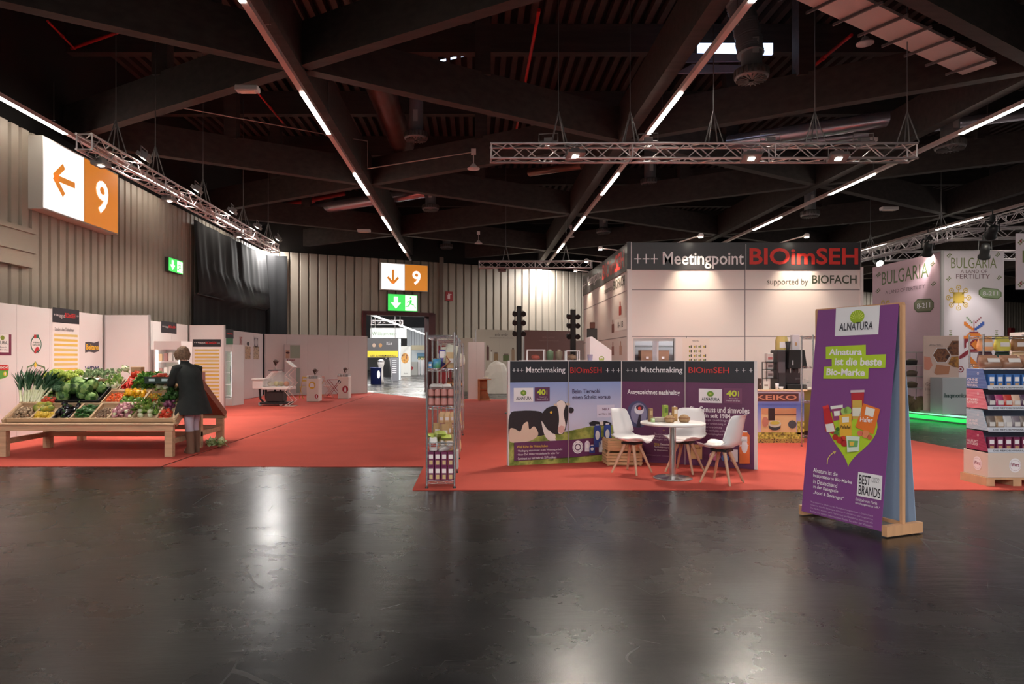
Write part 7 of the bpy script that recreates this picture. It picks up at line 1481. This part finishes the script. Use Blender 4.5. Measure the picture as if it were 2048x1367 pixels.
for x, c in ((540, (206, 200, 180)), (552, (196, 186, 120)), (562, (170, 150, 90)), (572, (190, 110, 60))):
    p = L(x, 767, .05); MB().ball(p, (.09, .12, .08), 9, 6, .15, random.Random(x)).build('food_heap', C(*c), t, True)
for x in (519, 532, 550, 561):
    p = L(x, 777); e = L(x+ (2 if x < 530 else 0), 806); MB().tube([p, (e.x, cy_, .22), (e.x+.12, cy_, .09), (e.x+.3, cy_, .07)], .035, 8).build('frame_tube', BLK, t, True)
MB().bev(L(535, 0).x, L(569, 0).x, cy_-.2, cy_+.3, .14, .46, .015).build('crate_box', C(48, 38, 38), t, True); MB().box(L(524, 0).x, L(582, 0).x, cy_-.25, cy_+.35, .06, .12).build('chassis', BLK, t, True)
for x in (524, 565): MB().lathe([(.06, -.02), (.06, .02)], n=14, cap=True).xf(Matrix.Translation((L(x, 0).x, cy_-.2, .068)) @ Matrix.Rotation(PI/2, 4, 'X')).build('wheel', C(190, 180, 176), t, True)
def flower(lb, p, h=.28, s=1.0):
    t = thing('flower_vase', lb, 'vase of flowers', tuple(p)); MB().lathe([(.001, 0), (.03*s, .002), (.035*s, .07*s), (.018*s, .1*s), (.02*s, .13*s)], n=12).build('vase', C(206, 196, 190), t); mb = MB(); g = random.Random(8)
    for i in range(9): a_ = i*2.1; d = Vector((math.cos(a_)*.3, math.sin(a_)*.3, 1)); leaf(mb, (0, 0, .1*s), d, h*s*g.uniform(.8, 1.1), .06*s, .3, 3)
    mb.build('stems', C(84, 70, 60), t); MB().ball((0, 0, (h+.05)*s), (.08*s, .08*s, .06*s), 9, 6, .2, g).build('blossom', C(96, 76, 70), t); return t
flower('small dark flower arrangement on the white sampling cart', L(551, 738.8, .02), .22)
t = thing('brochure_stand', 'white zigzag folding brochure stand in front of the sampling cart', 'brochure stand', tuple(L(585, 815))); y_ = cy_-.45
zz = [(572, 813), (588, 800), (572, 782), (589, 765), (572, 750), (588, 734), (574, 722)]; kk = (cy_-.45)/F
for s in (-.14, .14):
    MB().tube([((x-CX)*kk+(.06 if s > 0 else 0), y_+s, max(.03, H-(y-CY)*kk)) for x, y in zz], .014, 6).build('zigzag_frame', C(222, 196, 190), t, True)
for (xa, ya), (xb, yb) in ((zz[5], zz[6]),): MB().prism([((xa-CX)*kk, y_-.14, H-(ya-CY)*kk), ((xa-CX)*kk+.06, y_+.14, H-(ya-CY)*kk), ((xb-CX)*kk+.06, y_+.14, H-(yb-CY)*kk), ((xb-CX)*kk, y_-.14, H-(yb-CY)*kk)], (0, 0, .012)).build('leaflet_tray', WHP, t, True)
MB().box((568-CX)*kk, (592-CX)*kk, y_-.18, y_+.18, .01, .03).build('base', C(206, 180, 172), t, True)
def logo_counter(lb, x0, x1, ytop, ybot, decor):
    Y = F*H/(ybot-CY); a = W(x0, ytop, Y); b = W(x1, ybot, Y); t = thing('counter', lb, 'counter', ((a.x+b.x)/2, Y+.25, .008)); MB().bev(a.x, b.x, Y, Y+.55, .01, a.z, .006).build('body', M('cream_counter', (226, 212, 204), .5), t, True); q = Pane((a.x, Y, 0), (1, 0, 0)); decor(q, t)
    MB().box(a.x, b.x, Y+.0, Y+.008, a.z+.001, a.z+.12).box(a.x, a.x+.008, Y+.008, Y+.55, a.z+.001, a.z+.12).box(b.x-.008, b.x, Y+.008, Y+.55, a.z+.001, a.z+.12).build('glass_rim', M('clear_glass', (0, 0, 0)), t, True)
    for i in range(3): MB().bev(a.x+.05+i*.11, a.x+.13+i*.11, Y+.1, Y+.2, a.z+.002, a.z+.09, .006).build('sample_box', C(80, 66, 66), t, True)
    flower('small flower arrangement on '+lb.replace('white', 'the white', 1), ((a.x+b.x)/2+.02, Y+.3, a.z+.001), .24); return Y
def dec1(q, t):
    mb = MB(); q.pdisc(mb, 624, 770, 6.8, 7.6, C(226, 184, 64), 1); q.pdisc(mb, 624, 770, 5.4, 6.2, C(214, 164, 50), 2); q.prect(mb, 620, 768, 628.5, 773.5, WH, 3); q.pdisc(mb, 624, 767, 3.4, 2, WH, 3); mb.build('yellow_logo', None, t, True); mb = MB(); q.pdisc(mb, 633, 792, 3.6, 4.2, C(176, 30, 44), 1); q.prect(mb, 632.2, 790, 633.8, 795, WH, 2); mb.build('red_logo', None, t, True)
def dec2(q, t):
    mb = MB(); q.pdisc(mb, 690.5, 778, 6, 7, C(166, 26, 44), 1); q.ppoly(mb, [(688.6, 783), (688.6, 777), (690, 773), (691, 773), (692.4, 777), (692.4, 783)], WH, 2); mb.build('red_logo', None, t, True); mb = MB(); q.pdisc(mb, 679, 763, 3, 4, C(60, 52, 54), 1); q.ppoly(mb, [(677, 765), (680, 759), (681.5, 760), (678.5, 766)], WH, 2); mb.build('grey_logo', None, t, True)
logo_counter('white box counter with yellow and red round logos', 613, 637, 757, 803, dec1); logo_counter('white box counter with a red bottle logo nearest the gate', 676, 697, 753, 797, dec2)
def folding_chair(lb, p, rz, m_):
    t = thing('folding_chair', lb, 'chair', tuple(p), rz)
    for s in (-.19, .19): MB().tube([(s, .2, 0), (s, -.22, .85)], .011, 6).build('back_leg', m_, t); MB().tube([(s*.9, -.2, 0), (s*.9, .18, .45)], .011, 6).build('front_leg', m_, t)
    for i in range(4): MB().box(-.2, .2, -.15+i*.09, -.09+i*.09, .44, .455).build('seat_slat', m_, t)
    for z in (.66, .78): MB().box(-.2, .2, -.02-z*.22, 0.0-z*.22, z, z+.06).build('back_slat', m_, t)
    return t
YF = C(214, 180, 80); RF = C(160, 56, 66); PF = C(214, 170, 160)
folding_chair('yellow folding chair left of the yellow logo counter', (-6.5, 26.3, .01), .6, YF); folding_chair('pale folding chair right of the yellow logo counter', (-5.75, 26.8, .01), -1.2, PF); folding_chair('dark red folding chair left of the red bottle logo counter', (-5.25, 27.6, .01), -2.2, RF)
t = thing('folding_table', 'small dark red folding table between the two logo counters', 'table', (-5.75, 28.0, .01)); MB().box(-.28, .28, -.25, .25, .66, .68).build('tabletop', RF, t)
for s in (-.22, .22): MB().tube([(-.25, s, 0), (.25, s, .65)], .012, 6).tube([(.25, s, 0), (-.25, s, .65)], .012, 6).build('crossed_legs', RF, t)
t = thing('folding_table', 'small yellow folding table right behind the yellow logo counter', 'table', (-6.25, 27.1, .01)); MB().box(-.25, .25, -.25, .25, .66, .68).build('tabletop', C(206, 196, 190), t)
for s in (-.22, .22): MB().tube([(-.22, s, 0), (.22, s, .65)], .012, 6).tube([(.22, s, 0), (-.22, s, .65)], .012, 6).build('crossed_legs', YF, t)
# ================================================================ next hall through the gate
HW = C(186, 184, 182)
MB().box(-32, 8, 98, 98.3, 0, 9).build('wall_far', HW, kind='structure'); MB().box(-32.3, -32, 20, 98, 0, 9).build('wall_far_left', HW, kind='structure'); MB().prism([(-1.2, 34.6, 0), (-.9, 34.6, 0), (8.3, 98, 0), (8, 98, 0)], (0, 0, 9)).build('wall_far_right', HW, kind='structure')
for y in (46, 56, 68, 82): area('hall_light', (-7-.0*y, y, 6.3), 6, .3, 190, (1, .97, .93))
area('hall_light', (-4.4, 38.5, 6.3), 4, .3, 150, (1, .97, .93))
def card(lb, x0, y0, x1, y1, Y, c, dep=.3, name='stand_wall', cat='stand wall', ground=True, parts=None):
    a = W(x0, y0, Y); b = W(x1, y1, Y); z0 = .01 if ground else b.z; t = thing(name, lb, cat, ((a.x+b.x)/2, Y, z0)); MB().box(a.x, b.x, Y, Y+dep, z0, a.z).build('body', C(*c) if isinstance(c, tuple) else c, t, True); q = Pane((a.x, Y, 0), (1, 0, 0)); q.off = .01
    if parts: parts(q, t)
    return t
def wk(q, t): mb = MB(); q.ptext(mb, 'Willkommen', 744, 663, 793, 670.5, C(110, 146, 110), 0, 1); mb.build('lettering', None, t, True)
t = card('white welcome banner hanging in the next hall behind the gate', 741, 655.5, 813, 676, 46, (232, 236, 234), .1, 'welcome_banner', 'banner', False, wk)
for x in (750, 800): p = W(x, 655, 46); MB().tube([(p.x, 46.05, p.z), (p.x, 46.05, 6.9)], .02, 5).build('cable', CAB, t, True)
def dk(q, t):
    mb = MB(); q.prect(mb, 735, 701, 796, 714, C(206, 184, 50), 1); q.ptext(mb, 'DER ZU IHREM ERFOLG!', 741, 709, 793, 713, C(50, 50, 50), .01, 2); mb.build('yellow_band', None, t, True); mb = MB(); q.ptext(mb, 'DLG.de', 773, 683, 784, 689, C(190, 186, 186), 0, 1); q.pdisc(mb, 748, 690, 3.4, 4, C(160, 136, 120), 1); q.pdisc(mb, 761, 690, 3.4, 4, C(150, 110, 70), 1); mb.build('logos', None, t, True)
t = card('dark grey banner with a yellow band in the next hall', 733, 675.5, 796, 715, 43.5, (72, 70, 72), .12, 'stand_banner', 'banner', False, dk)
for x in (742, 790): p = W(x, 676, 43.5); MB().tube([(p.x, 43.56, p.z), (p.x, 43.56, 6.9)], .02, 5).build('cable', CAB, t, True)
p = W(752, 735, 41.5); t = thing('promotion_counter', 'navy blue rounded counter with white oval in the next hall', 'counter', (p.x, 41.5, .01)); MB().lathe([(.001, .01), (.33, .01), (.33, .98), (.36, .985), (.36, 1.01), (.001, 1.01)], (p.x, 41.5, 0), 24).build('drum', C(36, 50, 120), t, True); MB().lathe([(.001, -.01), (.1, 0)], n=20).xf(Matrix.Translation((p.x+.2, 41.19, .6)) @ Matrix.Rotation(PI/2, 4, 'X') @ Matrix.Scale(2.4, 4, (0, 1, 0))).build('oval_logo', WH, t, True)
def lines(q, t):
    mb = MB()
    for i in range(7): q.prect(mb, 785, 720+i*4, 793, 721.5+i*4, WH, 1)
    mb.build('lettering', None, t, True)
card('grey upright information panel in the next hall', 781, 715, 797, 759, 47, (120, 120, 126), .2, 'information_panel', 'panel', True, lines)
card('pale standing panel behind the grey information panel in the next hall', 797, 677, 801, 757, 50, (206, 214, 222), .3, 'standing_panel', 'panel')
def ov(q, t): mb = MB(); q.pdisc(mb, 810, 716, 7.5, 10.5, vary('dish_print', [(120, 70, 50), (206, 150, 70), (80, 50, 44)], .5, 4), 1); q.ptext(mb, 'BioHof', 808, 745, 816, 748, DGR, 0, 1); mb.build('picture', None, t, True)
card('tall pale box with a round dish picture in the next hall', 801, 692, 821.5, 751, 62, (196, 196, 192), .8, 'advertising_tower', 'advertising tower', True, ov)
card('lower pale box with a red mark in the next hall', 822, 723, 835, 749, 65, (200, 200, 196), .8, 'advertising_tower', 'advertising tower', True, lambda q, t: (lambda mb: (q.ppoly(mb, [(822, 731), (827, 735), (823, 741)], C(180, 40, 50), 1), mb.build('red_mark', None, t, True)))(MB()))
card('white stand wall in the next hall at the right of the gate view', 823, 700, 870, 744, 72, (214, 222, 226), .3, parts=lambda q, t: (lambda mb: (q.prect(mb, 834, 705, 850, 718, C(110, 150, 180), 1), q.prect(mb, 836, 712, 850, 718, C(80, 110, 80), 2), mb.build('picture', None, t, True)))(MB()))
card('beige fascia high in the next hall', 822, 690, 870, 699.5, 70, (176, 166, 140), .4, 'fascia_board', 'fascia', False)
card('glazed white gallery wall in the next hall', 814, 655, 870, 691, 74, (220, 226, 232), .2, 'gallery_wall', 'wall', False, lambda q, t: [(lambda mb: (q.prect(mb, 818+i*5, 657, 819+i*5, 690, C(150, 156, 166), 1), mb.build('mullion', None, t, True)))(MB()) for i in range(8)])
for i, x in enumerate((838, 843.5, 849, 854.5)):
    p = W(x, 744, 66); t = thing('white_column', '%s slim white display column in the next hall' % ('first', 'second', 'third', 'fourth')[i], 'column', (p.x, 66, .01)); MB().bev(p.x-.09, p.x+.09, 65.9, 66.1, .01, 1.45, .01).build('shaft', WH, t, True); MB().ball((p.x, 66, 1.55), (.12, .1, .12), 8, 5).build('ornament', C(206, 190, 140), t, True)
p = W(762, 740, 42.5); t = thing('machine_stand', 'white sampling machine with a chrome head behind the navy counter', 'machine', (p.x, 42.5, .01)); MB().lathe([(.001, .01), (.2, .01), (.14, .3), (.14, 1.0), (.2, 1.2), (.22, 1.4), (.1, 1.5), (.001, 1.52)], (p.x, 42.5, 0), 18).build('body', C(196, 190, 186), t, True); MB().lathe([(.225, 1.34), (.225, 1.42)], (p.x, 42.5, 0), 18).build('chrome_ring', STL, t, True)
p = W(775, 740, 43.0); t = thing('exhibit_frame', 'black and grey exhibit frame in the next hall', 'exhibit', (p.x, 43, .01)); MB().prism([(p.x-.25, 43, .4), (p.x+.2, 43, .4), (p.x+.05, 43, 1.55), (p.x-.3, 43, 1.55)], (0, .4, 0)).build('black_panel', BLK, t, True)
for x in (-.28, .28): MB().tube([(p.x+x, 43.2, .01), (p.x+x*.4, 43.2, 1.6)], .025, 6).build('strut', C(170, 168, 170), t, True)
MB().tube([W(743, 629, 40), W(852, 669, 66)], .06, 6).build('light_track', M('far_tube', (255, 252, 244), .4, emit=5), label='lit tube line on the ceiling of the next hall', cat='ceiling light', loc=tuple(W(790, 645, 50)), world=True)
truss('aluminium truss hanging in the next hall', W(742, 645, 48), W(806, 645, 48), .35)
p = W(2016, 655, 55); t = thing('fire_cabinet', 'tiny red fire box on the far wall at right', 'cabinet', tuple(p)); 
sx = (2017-CX)/F; tt = (BP.x-sx*BP.y)/(sx*BD.y-BD.x); q = back(tt)+gN*.2; t.location = (q.x, q.y, 3.6); WM[t.name] = Matrix.Translation(t.location); MB().obox((0, 0, 0), BD*.3, gN*.12, Vector((0, 0, .5))).build('body', RC, t); MB().obox(gN*.125, BD*.2, gN*.004, Vector((0, 0, .3))).build('door', C(190, 60, 60), t)
